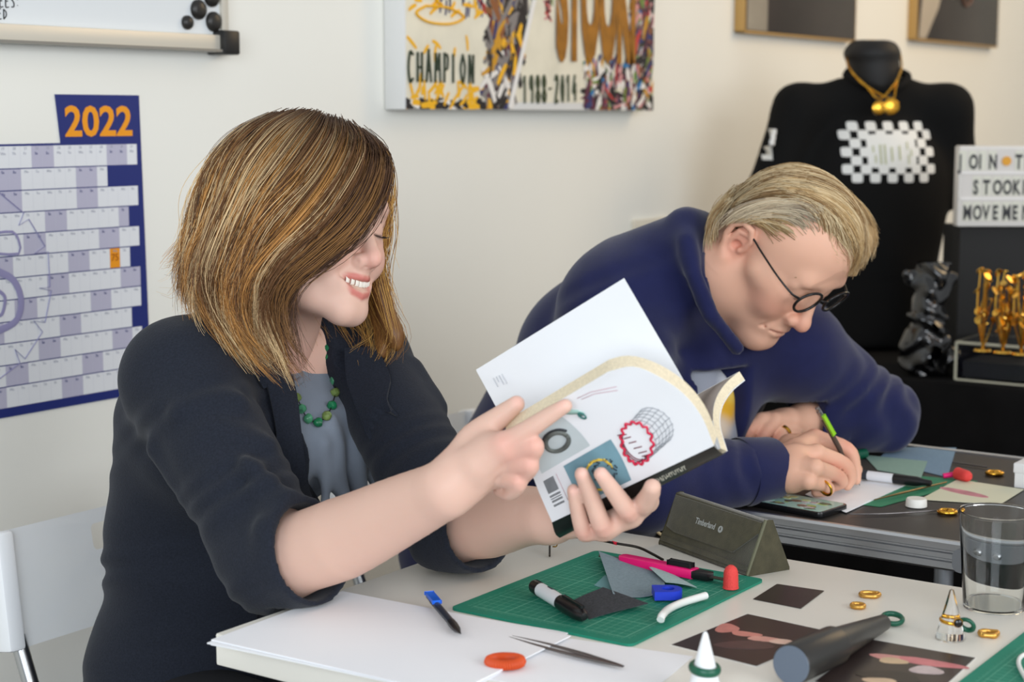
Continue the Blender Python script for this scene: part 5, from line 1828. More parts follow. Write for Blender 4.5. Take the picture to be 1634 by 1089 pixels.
join_texts('weekend_names', [q[:4] for q in labels if q[4]], mat('planner_ink', (62, 70, 130), 0.5), cal)
join_texts('weekday_names', [q[:4] for q in labels if not q[4]] + num, mat('planner_pale_ink', (176, 178, 190), 0.5), cal)
zc = ZT0 - 5 * PZ
into(cal, text_mesh('orange_day_number', '75', 0.016, WX(XR - 3 * PX + 0.002, zc - 0.021, 2.0462), mat('planner_brown', (176, 96, 20), 0.5), None, 0.0001))
into(cal, text_mesh('year_number', '2022', 0.0640, WX(1.7425, 1.2395, 2.0470), CO, None, 0.0002, xs=1.07, bold=0.0016))
LILAC = mat('planner_lilac_line', (150, 146, 186), 0.6)
star = [(1.6059, 2.0465, 1.1648), (1.6587, 2.0465, 1.1257), (1.6486, 2.0465, 1.1075), (1.6676, 2.0465, 1.1159), (1.6963, 2.0465, 1.0736), (1.6757, 2.0465, 1.0636), (1.7019, 2.0465, 1.0647), (1.7030, 2.0465, 1.0110), (1.6827, 2.0465, 1.0108), (1.7052, 2.0465, 1.0051), (1.6910, 2.0465, 0.9574), (1.6698, 2.0465, 0.9624),
        (1.6855, 2.0465, 0.9435), (1.6507, 2.0465, 0.9062), (1.6328, 2.0465, 0.9225), (1.6411, 2.0465, 0.9007), (1.5917, 2.0465, 0.8766)]
into(cal, tube('star_outline', star, 0.0009, LILAC, None, 4))
into(cal, tube('curved_band', [(1.6053, 2.0462, 1.0433), (1.6352, 2.0462, 1.0260), (1.6476, 2.0462, 0.9949), (1.6369, 2.0462, 0.9656), (1.6008, 2.0462, 0.9524)], 0.0055, LILAC, None, 6, flat=0.08, upv=(0, 1, 0), n=6))
into(cal, tube('curved_band', [(1.6039, 2.0462, 1.0155), (1.6180, 2.0462, 1.0022), (1.6124, 2.0462, 0.9793), (1.6020, 2.0462, 0.9756)], 0.0028, LILAC, None, 6, flat=0.08, upv=(0, 1, 0), n=6))
into(cal, tube('curved_band', [(1.6080, 2.0462, 1.0986), (1.6364, 2.0462, 1.0988), (1.6473, 2.0462, 1.0851), (1.6463, 2.0462, 1.0655), (1.6065, 2.0462, 1.0682)], 0.0020, LILAC, None, 6, flat=0.08, upv=(0, 1, 0), n=2))

# ---- painted canvas
cv = empty('canvas_painting', (2.98, 2.03, 1.28), 0, 'graffiti style canvas with gold block letters and coloured paint strokes', 'painting')
CX0, CX1, CZ0, CZ1, CYF = 2.514, 3.440, 1.281, 1.93, 2.000
into(cv, box('canvas', (CX0, CYF, CZ0), (CX1, 2.0485, CZ1), mat('white_canvas', (232, 232, 230), 0.8, bump=0.2, bscale=500), None, 0.003))
FRM = lambda x, z, o=0.0: WX(CX0 + x, CZ0 + z, CYF - 0.0006 - o)
into(cv, box('painted_ground', (CX0 + 0.006, CYF - 0.0005, CZ0 + 0.016), (CX1 - 0.004, CYF + 0.001, CZ1), mat('painted_cream', (232, 226, 206), 0.7, noise=0.08, nscale=12)))
PAINTS = {'black': (28, 24, 30), 'gold': (206, 150, 30), 'plum': (92, 40, 62), 'navy': (48, 52, 104), 'white': (236, 232, 226), 'yellow': (244, 184, 24), 'grey': (132, 126, 124), 'red': (196, 58, 56), 'blue': (40, 120, 178), 'rose': (214, 150, 150), 'brown': (140, 84, 44), 'green': (110, 140, 60)}
strk = {k: ([], []) for k in PAINTS}


def stroke(x, z, L_, ang, w, colr, off):
    V_, F_ = strk[colr]
    ca, sa = math.cos(ang), math.sin(ang)
    o = len(V_)
    bend = random.uniform(-0.3, 0.3) * L_
    for k in range(4):
        t = k / 3 - 0.5
        b = bend * (0.25 - t * t)
        wd = w * (1.0 - 1.2 * abs(t) ** 2)
        for s in (-1, 1):
            px_, pz_ = x + t * L_ * ca - (b + s * wd / 2) * sa, z + t * L_ * sa + (b + s * wd / 2) * ca
            px_, pz_ = min(max(px_, 0.004), CX1 - CX0 - 0.004), max(pz_, 0.001)
            V_.append((CX0 + px_, CYF - 0.0006 - off, CZ0 + pz_))
    for k in range(3):
        F_.append((o + 2 * k, o + 2 * k + 2, o + 2 * k + 3, o + 2 * k + 1))


rnd = random.Random(11)
random_state = random.getstate()
random.seed(11)
for k in range(620):                                                     # middle column of strokes, widening upwards
    z = random.random() ** 1.1 * 0.62
    x = 0.300 + 0.20 * z + random.uniform(-0.060, 0.060) * (0.75 + 1.6 * z)
    stroke(x, z, random.uniform(0.02, 0.08), random.gauss(1.45, 0.5), random.uniform(0.006, 0.018),
           random.choice(['black', 'black', 'black', 'gold', 'yellow', 'plum', 'navy', 'white', 'grey', 'black', 'grey', 'yellow', 'brown']), 0.0004 + k * 2e-6)
for k in range(1150):                                                    # right hand thicket
    z = random.random() ** 1.2 * 0.62
    lo_ = 0.625 + 0.3 * max(0, 0.05 - z) if z < 0.11 else 0.82
    x = random.uniform(lo_, 0.920)
    stroke(x, z, random.uniform(0.015, 0.06), random.gauss(1.3, 0.7), random.uniform(0.006, 0.016),
           random.choice(['black', 'black', 'plum', 'white', 'navy', 'rose', 'grey', 'red', 'blue', 'gold', 'black', 'plum', 'brown', 'green', 'white']), 0.0004 + k * 1.5e-6)
for k in range(120):
    stroke(random.uniform(0.004, 0.26), random.uniform(0.002, 0.014), random.uniform(0.02, 0.04), random.uniform(-0.6, 0.6), 0.012, random.choice(['black', 'black', 'yellow', 'white', 'black']), 0.0004 + k * 2e-6)
for k in range(46):
    stroke(random.uniform(0.02, 0.24), random.choice([0.03, 0.034, 0.036, 0.04, 0.12, 0.2]) + random.uniform(-0.016, 0.016), random.uniform(0.015, 0.04), random.gauss(1.0, 0.6), 0.008, 'yellow', 0.0006 + k * 2e-6)
for k in range(14):
    stroke(random.uniform(0.10, 0.27), random.uniform(0.19, 0.235), 0.03, 1.45, 0.006, 'navy', 0.0006)
for k in range(16):
    stroke(0.18 + 0.1 * k / 16, 0.27 - 0.085 * k / 16 + random.uniform(-0.01, 0.01), 0.02, -0.8, 0.006, random.choice(['red', 'brown']), 0.0007)
for k in range(26):
    stroke(0.49 + random.uniform(-0.02, 0.02) + 0.0, random.uniform(0.19, 0.34), 0.025, random.gauss(1.2, 0.8), 0.006, random.choice(['red', 'red', 'rose', 'green']), 0.0007)
SV, SF, SM = [], [], []
for n_, (k_, (V_, F_)) in enumerate(strk.items()):
    SF += [tuple(i + len(SV) for i in f_) for f_ in F_]
    SM += [n_] * len(F_)
    SV += V_
tag(into(cv, mesh_obj('paint_strokes', SV, SF, None, None, mats=[mat('paint_' + k_, PAINTS[k_], 0.5) for k_ in strk], fmat=SM)), kind='stuff')
# pale slanting panel edges
into(cv, box('slanting_edge', (-0.006, 0.0, -0.001), (0.006, 0.42, 0.0012), mat('paint_white_edge', (238, 236, 232), 0.6), None, 0, M=FRM(0.340, 0.004, 0.003) @ Matrix.Rotation(-0.38, 4, 'Z')))
scribble('painted_word', hand_text('CHAMPION', 0.056, 0.49), FRM(0.010, 0.052, 0.002), 0.0024, mat('paint_dark_green', (34, 50, 28), 0.5), cv)
scribble('painted_dates', hand_text('1988-2014', 0.056, 0.42), FRM(0.392, 0.014, 0.002) @ Matrix.Rotation(0.03, 4, 'Z'), 0.0026, mat('paint_olive', (64, 72, 44), 0.5), cv)
scribble('painted_cup', [[(0.05, 0.28), (0.04, 0.24), (0.08, 0.18), (0.10, 0.17)], [(0.05, 0.165), (0.02, 0.15), (0.06, 0.135), (0.13, 0.135), (0.17, 0.15), (0.12, 0.165), (0.05, 0.165)], [(0.02, 0.27), (0.0, 0.25), (0.03, 0.22)], [(0.05, 0.28), (0.14, 0.285)]], FRM(0.015, 0.03, 0.002), 0.0028, MATS['paint_yellow'], cv)
scribble('painted_wave', [[(0.0, 0.0), (0.03, 0.02), (0.05, 0.0), (0.08, 0.03), (0.12, 0.015), (0.17, 0.03), (0.22, 0.02)]], FRM(0.09, 0.285, 0.002), 0.0022, mat('paint_blue_grey', (150, 164, 176), 0.6), cv)
scribble('painted_script', hand_text('COCO', 0.07, 0.55), FRM(0.09, 0.335, 0.002), 0.0034, MATS['paint_olive'], cv)
random.setstate(random_state)
GOLDP = mat('gold_paint', (164, 112, 34), 0.42, metal=0.45, noise=0.25, nscale=30)
gt = join_texts('gold_letters', [('STOOKI', 0.36, FRM(0, 0, 0.004), dict(xs=0.42, bold=0.024))], GOLDP, cv)
xs_ = [v.co.x for v in gt.data.vertices]
zs_ = [v.co.z for v in gt.data.vertices]
for v in gt.data.vertices:
    v.co.x = CX0 + 0.510 + (v.co.x - min(xs_)) / (max(xs_) - min(xs_)) * 0.325
    v.co.z = CZ0 + 0.100 + (v.co.z - min(zs_)) / (max(zs_) - min(zs_)) * 0.300

# ---- two dark photographs on canvas, far right


def dark_canvas(x0, x1, z0, label, seed):
    r = empty('framed_photograph', ((x0 + x1) / 2, 2.045, z0), 0, label, 'picture')
    into(r, box('photograph', (x0 + 0.012, 2.020, z0), (x1, 2.050, z0 + 0.62), mat('dark_photo_%d' % seed, (50, 42, 38), 0.4, noise=0.25, nscale=5), None, 0.002))
    into(r, box('frame_edge', (x0, 2.021, z0 - 0.006), (x0 + 0.012, 2.050, z0 + 0.62), mat('gilt_edge', (196, 158, 96), 0.45, metal=0.3), None, 0.002))
    into(r, box('frame_edge', (x0, 2.021, z0 - 0.006), (x1 + 0.004, 2.050, z0), MATS['gilt_edge'], None, 0.002))
    into(r, box('frame_edge', (x1, 2.021, z0 - 0.006), (x1 + 0.006, 2.050, z0 + 0.62), MATS['gilt_edge'], None, 0.002))
    return r


p1 = dark_canvas(3.930, 4.625, 1.486, 'dark brown photograph with a pale strip along one side, above the mannequin', 1)
into(p1, box('pale_area', (3.945, 2.0194, 1.488), (4.06, 2.0206, 2.10), mat('photo_pale', (150, 142, 128), 0.5, noise=0.2, nscale=6)))
p2 = dark_canvas(5.088, 5.830, 1.508, 'dark photograph of a pale neck with necklace, on the wall above the letter sign', 2)
into(p2, plate('pale_neck', [(0, 0), (0.06, 0.0), (0.16, 0.1), (0.26, 0.30), (0.40, 0.62), (0.30, 0.62), (0.14, 0.22), (0.02, 0.12)], 0, 0.001, mat('photo_skin', (182, 170, 152), 0.5, noise=0.1, nscale=5), None, M=WX(5.105, 1.510, 2.0196)))
into(p2, tube('necklace_line', [(5.44, 2.019, 1.75), (5.47, 2.019, 1.66), (5.51, 2.019, 1.63), (5.56, 2.019, 1.66), (5.60, 2.019, 1.78)], 0.008, mat('photo_chain', (104, 78, 66), 0.5), None, 6, n=5))

# ---- light switch plate
sw = empty('wall_switch', (3.5132, 2.0500, 1.0089), 0, 'cream double switch plate on the wall between painting and man', 'switch')
a, b = Vector((3.4289, 2.0500, 0.9956)), Vector((3.5942, 2.0500, 1.0259))
into(sw, box('plate', (a.x, 2.040, a.z), (b.x, 2.050, b.z), mat('switch_cream', (228, 220, 202), 0.4), None, 0.003))
for t in (0.28, 0.72):
    xm = a.x + (b.x - a.x) * t
    into(sw, box('rocker', (xm - 0.028, 2.036, a.z + 0.014), (xm + 0.028, 2.0405, b.z - 0.014), MATS['switch_cream'], None, 0.002))

# ---------------------------------------------------------------- display counter, mannequin and jewellery at the back
CLOTH = mat('black_cloth', (17, 16, 16), 0.95, spec=0.15, noise=0.15, nscale=20)
ct = empty('display_counter', (3.75, 0.9, 0), 0, 'display table under a long black cloth behind the man', 'table')
vs, fs = [], []
top, low = [], []
path = [(3.352, -0.5), (3.352, 1.98), (4.15, 1.98), (4.15, -0.5)]
P2 = []
for (a, b) in zip(path, path[1:] + path[:1]):
    n = int(math.hypot(b[0] - a[0], b[1] - a[1]) / 0.03)
    for k in range(n):
        P2.append((a[0] + (b[0] - a[0]) * k / n, a[1] + (b[1] - a[1]) * k / n))
cxm, cym = 3.75, 0.74
for lvl, (zz, am) in enumerate(((0.72, 0.0), (0.716, 0.004), (0.69, 0.004), (0.45, 0.012), (0.2, 0.02), (0.01, 0.026))):
    for k, (x, y) in enumerate(P2):
        w = am * (0.5 + math.sin(k * 0.75) + 0.4 * math.sin(k * 1.9))
        dx, dy = (x - cxm) / 0.4, (y - cym) / 1.24
        nrm = (math.copysign(1, dx), 0) if abs(dx) > abs(dy) else (0, math.copysign(1, dy))
        vs.append((x + nrm[0] * w, y + nrm[1] * w, zz))
n = len(P2)
for l in range(5):
    for k in range(n):
        fs.append((l * n + k, l * n + (k + 1) % n, (l + 1) * n + (k + 1) % n, (l + 1) * n + k))
o = mesh_obj('tablecloth', vs, fs, CLOTH, None, True)
into(ct, o)
into(ct, box('tabletop', (3.353, -0.499, 0.700), (4.149, 1.979, 0.7205), CLOTH))
for x in (3.42, 4.08):
    for y in (-0.42, 1.90):
        into(ct, tube('leg', [(x, y, 0), (x, y, 0.70)], 0.02, STEEL, None, 10))

# mannequin: frame with x to the right as seen, y away, z up
MQ = Matrix.Identity(4)
mx = rgt.copy()
my = fwd.copy()
for i, c in enumerate((mx, my, Vector((0, 0, 1)))):
    for j in range(3):
        MQ[j][i] = c[j]
MQ.translation = Vector((3.7974, 1.6052, 1.0995))
MQ = MQ @ Matrix.Rotation(math.radians(8), 4, 'Z')
mq = empty('mannequin', (MQ.translation.x, MQ.translation.y, 0.72), 0, 'black shop mannequin torso wearing a black t-shirt with white checkered logo', 'mannequin')
MQB = mat('mannequin_black', (20, 19, 19), 0.6)
s_ = 4.02 / 2700
q = lambda px, py, d=0.0: ((px - 1392) * s_, d, -(py - 300) * s_)


def qd(px, py, d):
    """As q, for points that stand d in front of (or behind) the mannequin's middle."""
    k = (4.02 + d) / 2700
    wr = (px - 817) * k - (1392 - 817) * s_
    c8, s8 = math.cos(math.radians(8)), math.sin(math.radians(8))
    return ((wr + d * s8) / c8, d, -((py - 544.5) * k - (300 - 544.5) * s_) + d * 0.133)

S = Sculpt((-0.13, -0.16, 0.10), (0.13, 0.16, 0.40), 0.006)
S.cone(q(1392, 160), q(1389, 118), 0.058, 0.057, 0.0).cone(q(1389, 118), q(1386, 92), 0.056, 0.059, 0.02)
S.ell(q(1385, 88), (0.066, 0.064, 0.032), 0.012)
S.ell(q(1395, 55), (0.09, 0.09, 0.022), 0.01, 's')
S.ell(q(1395, 78, -0.02), (0.022, 0.03, 0.012), 0.01)
V, F = S.mesh()
into(mq, skin_obj('neck_block', [(apply(MQ, relax(V, F, 1)), F)], MQB))
S = Sculpt((-0.36, -0.24, -0.56), (0.36, 0.24, 0.30), 0.0085)
S.ell((0, 0.0, 0.0), (0.185, 0.115, 0.19), 0).ell((0, 0.01, -0.22), (0.170, 0.110, 0.26), 0.08).ell((0, 0.01, -0.42), (0.175, 0.115, 0.18), 0.06)
S.chain([q(1268, 178), q(1340, 158), q(1392, 156), q(1440, 158), q(1512, 178)], [0.042, 0.048, 0.055, 0.048, 0.042], 0.05)
S.chain([q(1264, 172), q(1228, 280, -0.01), q(1214, 318, -0.01)], [0.052, 0.052, 0.056], 0.05)
S.chain([q(1516, 172), q(1535, 262, 0.02), q(1540, 300, 0.02)], [0.052, 0.050, 0.052], 0.05)
S.warp(lambda x, y, z: 0.004 * np.sin(30 * x + 12 * z) * np.clip((-0.05 - z) / 0.1, 0, 1))
S.field(lambda x, y, z: np.maximum(-(z + 0.012), np.abs(0 * x + z + 0.1) - 0.09) + 9 * (np.abs(x) < 0.205), (-0.36, -0.24, -0.2), (0.36, 0.24, 0.0), 0.0, 's')
ZL = 0.7225 - MQ.translation.z
S.field(lambda x, y, z: (z - ZL - 0.004) + 0 * x, (-0.36, -0.24, -0.56), (0.36, 0.24, ZL + 0.03), 0.0, 's')
V, F = S.mesh()
V = apply(MQ, relax(V, F, 2))
TEE = mat('black_cotton', (19, 19, 19), 0.9, spec=0.2, bump=0.2, bscale=400)
ts = into(mq, skin_obj('t_shirt', [(V, F)], TEE))
bvh_tee = BVHTree.FromPolygons([Vector(v) for v in V], [tuple(f) for f in F])
into(mq, box('foot_plate', (-0.12, -0.07, ZL), (0.12, 0.08, ZL + 0.02), MQB, None, 0.01, M=MQ))
into(mq, tube('collar_rib', [MQ @ Vector(p) for p in (q(1344, 122, 0.0), q(1362, 138, -0.055), q(1392, 146, -0.072), q(1424, 136, -0.055), q(1440, 120, 0.0), q(1392, 106, 0.06))], 0.010, TEE, None, 8, True, n=6))


def on_tee(x, z, off):
    o_, d_ = MQ @ Vector((x, -0.5, z)), MQ.to_3x3() @ Vector((0, 1, 0))
    h = bvh_tee.ray_cast(o_, d_)
    return h[0] - d_ * off if h[0] is not None else MQ @ Vector((x, -0.11, z))


PRINT = mat('print_white', (232, 232, 228), 0.6)


def tee_patch(vs_, fs_, x0, x1, z0, z1, off=0.002, rr=0.25, n=3):
    o_ = len(vs_)
    for i in range(n + 1):
        for j in range(n + 1):
            u, v = i / n, j / n
            if rr:                                                       # rounded corners
                if i in (0, n) and j in (0, n):
                    u, v = 0.5 + (u - 0.5) * (1 - rr * 0.45), 0.5 + (v - 0.5) * (1 - rr * 0.45)
            vs_.append(on_tee(x0 + (x1 - x0) * u, z0 + (z1 - z0) * v, off))
    for i in range(n):
        for j in range(n):
            a_ = o_ + i * (n + 1) + j
            fs_.append((a_, a_ + n + 1, a_ + n + 2, a_ + 1))


X_ = lambda px: (px - 16 - 1392) * s_
Z_ = lambda py: -(py - 300) * s_
sq = 13.6
for r in range(7):
    for c in range(11):
        if (r + c) % 2 == 1 and not (2 <= r <= 4 and 3 <= c <= 7):
            cx_, cy_ = 1344 + c * sq, 202 + r * (13.2)
            vs, fs = [], []
            tee_patch(vs, fs, X_(cx_ - 8.2), X_(cx_ + 8.2), Z_(cy_ + 7.4), Z_(cy_ - 7.4), rr=0.22)
            into(ts, mesh_obj('printed_check', vs, fs, PRINT, None, True))
vs, fs = [], []
tee_patch(vs, fs, X_(1374), X_(1454), Z_(266), Z_(214), rr=0.1, n=6)
into(ts, mesh_obj('printed_panel', vs, fs, PRINT, None, True))
PT = mat('print_grey_green', (176, 180, 132), 0.7)
vs, fs = [], []
for x0, y0, x1, y1 in ((1382, 232, 1384, 242), (1385, 246, 1387, 258), (1393, 230, 1395.5, 260), (1400, 230, 1402.5, 260), (1411, 234, 1413.5, 256), (1424, 232, 1426.5, 254), (1438, 226, 1440, 238), (1439, 246, 1441, 260), (1444, 238, 1446, 248)):
    tee_patch(vs, fs, X_(x0), X_(x1), Z_(y1), Z_(y0), off=0.004, rr=0, n=1)
into(ts, mesh_obj('logo_letter_gaps', vs, fs, PT))
vs, fs = [], []
for k in range(6):
    tee_patch(vs, fs, X_(1214 + 2.2 * abs(k - 2.5)), X_(1232), Z_(206 + 8 * k + 8), Z_(206 + 8 * k), off=0.003, rr=0, n=2)
into(ts, mesh_obj('sleeve_print', vs, fs, PRINT, None, True))
# two gold pendants on chains
GOLD = mat('gold', (224, 168, 62), 0.25, metal=1.0)
for k, (px_, py_, lab) in enumerate(((1398, 150, 'gold chain with the smaller round pendant on the mannequin'), (1418, 148, 'gold chain with the larger round pendant on the mannequin'))):
    r = empty('necklace', tuple(MQ @ Vector(((px_ - 1392) * s_, -0.14, -(py_ - 300) * s_))), 0, lab, 'necklace', 'gold necklaces on the mannequin')
    cpt = [MQ @ Vector(qd(a_, b_, d_)) for a_, b_, d_ in ((1345, 94, -0.02), (1356, 107, -0.075), (1378, 122, -0.100), (px_, 138, -0.118), (1418 if k == 0 else 1425, 124, -0.100), (1429, 112, -0.070), (1434, 100, -0.02))]
    cpt += [MQ @ Vector(qd(1420, 86, 0.075)), MQ @ Vector(qd(1360, 84, 0.075))]
    into(r, tube('chain', cpt, 0.0026, GOLD, None, 6, True, n=5))
    rad = 0.016 if k == 0 else 0.019
    into(r, lathe('pendant', [(0, 0.004), (rad * 0.8, 0.004), (rad, 0.002), (rad, -0.002), (rad * 0.8, -0.004), (0, -0.004)], GOLD, None, 24,
                  M=MQ @ Matrix.Translation(qd(px_, py_, -0.128)) @ Matrix.Rotation(math.pi / 2, 4, 'X')))

# letter light box on a dark stand
FB = frame_from((3.5141, 1.2908, 1.0341), rgt, Vector((0, 0, 1)))
k_ = 3.62 / 2700
stand = box('display_box', (0.012, 0.7222 - FB.translation.z, -0.16), (0.30, -0.002, -0.02), mat('black_board', (24, 23, 22), 0.7), None, 0.003, M=FB)
tag(stand, 'tall black display box behind the gold jewellery, under the letter sign', 'box')
for v in stand.data.vertices:
    pass
lb = empty('letter_sign', tuple(FB.translation), 0, 'white letter board sign reading JOIN THE STOOKI MOVEMENT beside mannequin', 'sign')
into(lb, box('housing', (0, 0.0, -0.04), (0.30, 0.172, 0.0), mat('sign_housing', (226, 222, 216), 0.5), None, 0.004, M=FB))
into(lb, box('front_panel', (0.006, 0.010, 0.0), (0.294, 0.166, 0.0015), mat('sign_panel', (216, 210, 204), 0.5), None, 0, M=FB))
for zz in (0.058, 0.113):
    into(lb, box('letter_rail', (0.004, zz, 0.001), (0.296, zz + 0.004, 0.004), mat('sign_rail', (236, 232, 228), 0.4), None, 0, M=FB))
INKS = mat('sign_ink', (30, 30, 36), 0.5)
for body, y_, x_ in (('MOVEMENT', 0.016, 0.010), ('STOOKI', 0.070, 0.030), ('JOIN', 0.124, -0.002), ('THE', 0.124, 0.118)):
    adv = 0.0210
    for c_i, ch in enumerate(body):
        xx = x_ + c_i * adv
        tile = into(lb, box('letter_tile', (xx, y_ - 0.004, 0.0015), (xx + adv - 0.0035, y_ + 0.038, 0.0028), mat('tile_clear', (214, 212, 196), 0.35), None, 0, M=FB))
        t_ = text_mesh('letter', ch, 0.042, FB @ Matrix.Translation((xx + 0.001, y_, 0.003)), INKS, None, 0.0002, xs=0.56, bold=0.0016)
        t_.parent = tile
        t_.matrix_parent_inverse = Matrix.Identity(4)
into(lb, lathe('orange_dot', [(0, 0.0035), (0.010, 0.0035), (0.010, 0.0015)], mat('sign_orange', (226, 158, 30), 0.5), None, 20, M=FB @ Matrix.Translation((0.100, 0.140, 0.001))))

# acrylic case with black lining
bx0 = Vector((3.4050, 1.2433, 0.7200))
AC = mat('clear_acrylic', (250, 250, 250), 0.02, trans=1.0, ior=1.47)
ACE = mat('acrylic_edge', (206, 202, 180), 0.2, spec=0.6, alpha=0.75)
case = empty('acrylic_case', (bx0.x + 0.08, bx0.y - 0.13, 0.721), 0, 'low clear acrylic display case with dark lining on black cloth', 'display case')
cx0, cx1, cy1, cy0, cz0, cz1 = bx0.x, bx0.x + 0.14, bx0.y, bx0.y - 0.30, 0.7215, 0.800
into(case, box('lining', (cx0 + 0.012, cy0 + 0.012, cz0 + 0.006), (cx1 - 0.012, cy1 - 0.012, cz0 + 0.040), mat('case_lining', (40, 42, 44), 0.7)))
for lo_, hi_ in (((cx0, cy0, cz0), (cx0 + 0.004, cy1, cz1)), ((cx1 - 0.004, cy0, cz0), (cx1, cy1, cz1)), ((cx0 + 0.004, cy1 - 0.004, cz0), (cx1 - 0.004, cy1, cz1)), ((cx0 + 0.004, cy0, cz0), (cx1 - 0.004, cy0 + 0.004, cz1)), ((cx0, cy0, cz1), (cx1, cy1, cz1 + 0.004))):
    into(case, box('acrylic_panel', lo_, hi_, AC))
for a_, b_ in (((cx0, cy0, cz0), (cx0, cy1, cz0)), ((cx0, cy0, cz1), (cx0, cy1, cz1)), ((cx0, cy1, cz0), (cx0, cy1, cz1)), ((cx0, cy1, cz1), (cx1, cy1, cz1)), ((cx1, cy0, cz1), (cx1, cy1, cz1))):
    into(case, tube('polished_edge', [a_, b_], 0.0030, ACE, None, 6))

# gold jewellery standing on the case: leafy wire pieces
rj = random.Random(3)
GOLD2 = mat('bright_gold', (236, 186, 84), 0.22, metal=1.0)


def gold_spray(px_, py_, dep_, hgt, n, label, base):
    c = Vector(base)
    r = empty('gold_ornament', tuple(c), 0, label, 'jewellery', 'gold pieces on the display case')
    into(r, lathe('base_disc', [(0, 0.004), (0.016, 0.004), (0.018, 0.0), (0, 0)], GOLD2, None, 20, loc=None, M=Matrix.Translation(c)))
    for k in range(n):
        a_ = rj.uniform(0, 6.28)
        rr = rj.uniform(0.004, 0.024)
        h_ = hgt * rj.uniform(0.55, 1.0)
        top_ = c + Vector((math.cos(a_) * rr, math.sin(a_) * rr, h_))
        mid_ = c + Vector((math.cos(a_ + 0.6) * rr * 0.8, math.sin(a_ + 0.6) * rr * 0.8, h_ * 0.5))
        into(r, tube('stem', [c + Vector((0, 0, 0.003)), mid_, top_], 0.0016, GOLD2, None, 6, n=5))
        M_ = Matrix.Translation(top_) @ Matrix.Rotation(a_, 4, 'Z') @ Matrix.Rotation(rj.uniform(0.2, 1.3), 4, 'Y')
        into(r, plate('leaf', [(0.011 * math.cos(t) * (1.0 if math.cos(t) > 0 else 0.7), 0.007 * math.sin(t)) for t in [2 * math.pi * j / 12 for j in range(12)]], -0.0007, 0.0007, GOLD2, None, M=M_))
        M_ = Matrix.Translation(mid_) @ Matrix.Rotation(a_ + 2, 4, 'Z') @ Matrix.Rotation(rj.uniform(0.2, 1.3), 4, 'Y')
        into(r, plate('leaf', [(0.009 * math.cos(t), 0.006 * math.sin(t)) for t in [2 * math.pi * j / 12 for j in range(12)]], -0.0007, 0.0007, GOLD2, None, M=M_))
    return r


ZB = cz1 + 0.0045
for (px_, hgt, n, lab, dx) in ((1568, 0.17, 9, 'gold leafy ornament on display case, nearest the black pouch', 0.05), (1600, 0.16, 13, 'dense cluster of bright gold leaves in the middle of display case', 0.06), (1632, 0.19, 10, 'tallest of the gold leafy ornaments on the display case', 0.07)):
    b_ = Vector((3.2804, 1.1433, 0.8045)) if px_ == 1568 else (Vector((3.2768, 1.1014, 0.8045)) if px_ == 1600 else Vector((3.2717, 1.0621, 0.8045)))
    gold_spray(px_, 0, 0, hgt, n, lab, (b_.x, b_.y, ZB))
# clear tube holders
for (b_, h_, lab) in (((3.5531, 1.2757, 0.7215), 0.26, 'tall clear tube holding gold sticks beside black pouch'),):
    r = empty('clear_tube', b_, 0, lab, 'tube')
    bb = Vector(b_) + Vector((0.26, 0.10, 0))
    r.location = bb
    into(r, lathe('tube_wall', [(0, 0), (0.030, 0), (0.030, h_), (0.0285, h_), (0.0285, 0.003), (0, 0.003)], AC, None, 28, M=Matrix.Translation(bb)))
    for k in range(5):
        a_ = k * 1.3
        into(r, tube('gold_stick', [bb + Vector((0.014 * math.cos(a_), 0.014 * math.sin(a_), 0.005)), bb + Vector((0.020 * math.cos(a_ + 0.3), 0.020 * math.sin(a_ + 0.3), h_ * rj.uniform(0.7, 0.98)))], 0.0028, mat('bronze', (170, 104, 48), 0.3, metal=1.0), None, 6))
# glossy black pouch
pc = Vector((3.4298, 1.3131, 0.7200))
pm = frame_from(pc, rgt, fwd)
S = Sculpt((-0.075, -0.045, -0.004), (0.075, 0.045, 0.245), 0.004)
S.chain([(0, 0, 0.03), (-0.004, 0, 0.12), (0.004, 0, 0.215)], [0.042, 0.040, 0.030], 0.02).ell((0, 0, 0.05), (0.062, 0.036, 0.05), 0.02).ell((0.0, 0, 0.21), (0.058, 0.012, 0.03), 0.03)
S.warp(lambda x, y, z: 0.0040 * np.sin(90 * x + 60 * z + 3 * np.sin(50 * z)) + 0.003 * np.sin(120 * z - 70 * y + 2 * np.sin(80 * x)))
S.field(lambda x, y, z: z - 0.001 + 0 * x, (-0.1, -0.1, -0.01), (0.1, 0.1, 0.01), 0, 's')
V, F = S.mesh()
pk = skin_obj('gift_pouch', [(apply(pm, V), F)], mat('glossy_black_film', (10, 10, 11), 0.12, spec=0.8, coat=0.5))
tag(pk, 'crumpled glossy black pouch standing on the black cloth', 'pouch')

# ---------------------------------------------------------------- things on the white table
TZ = 0.740


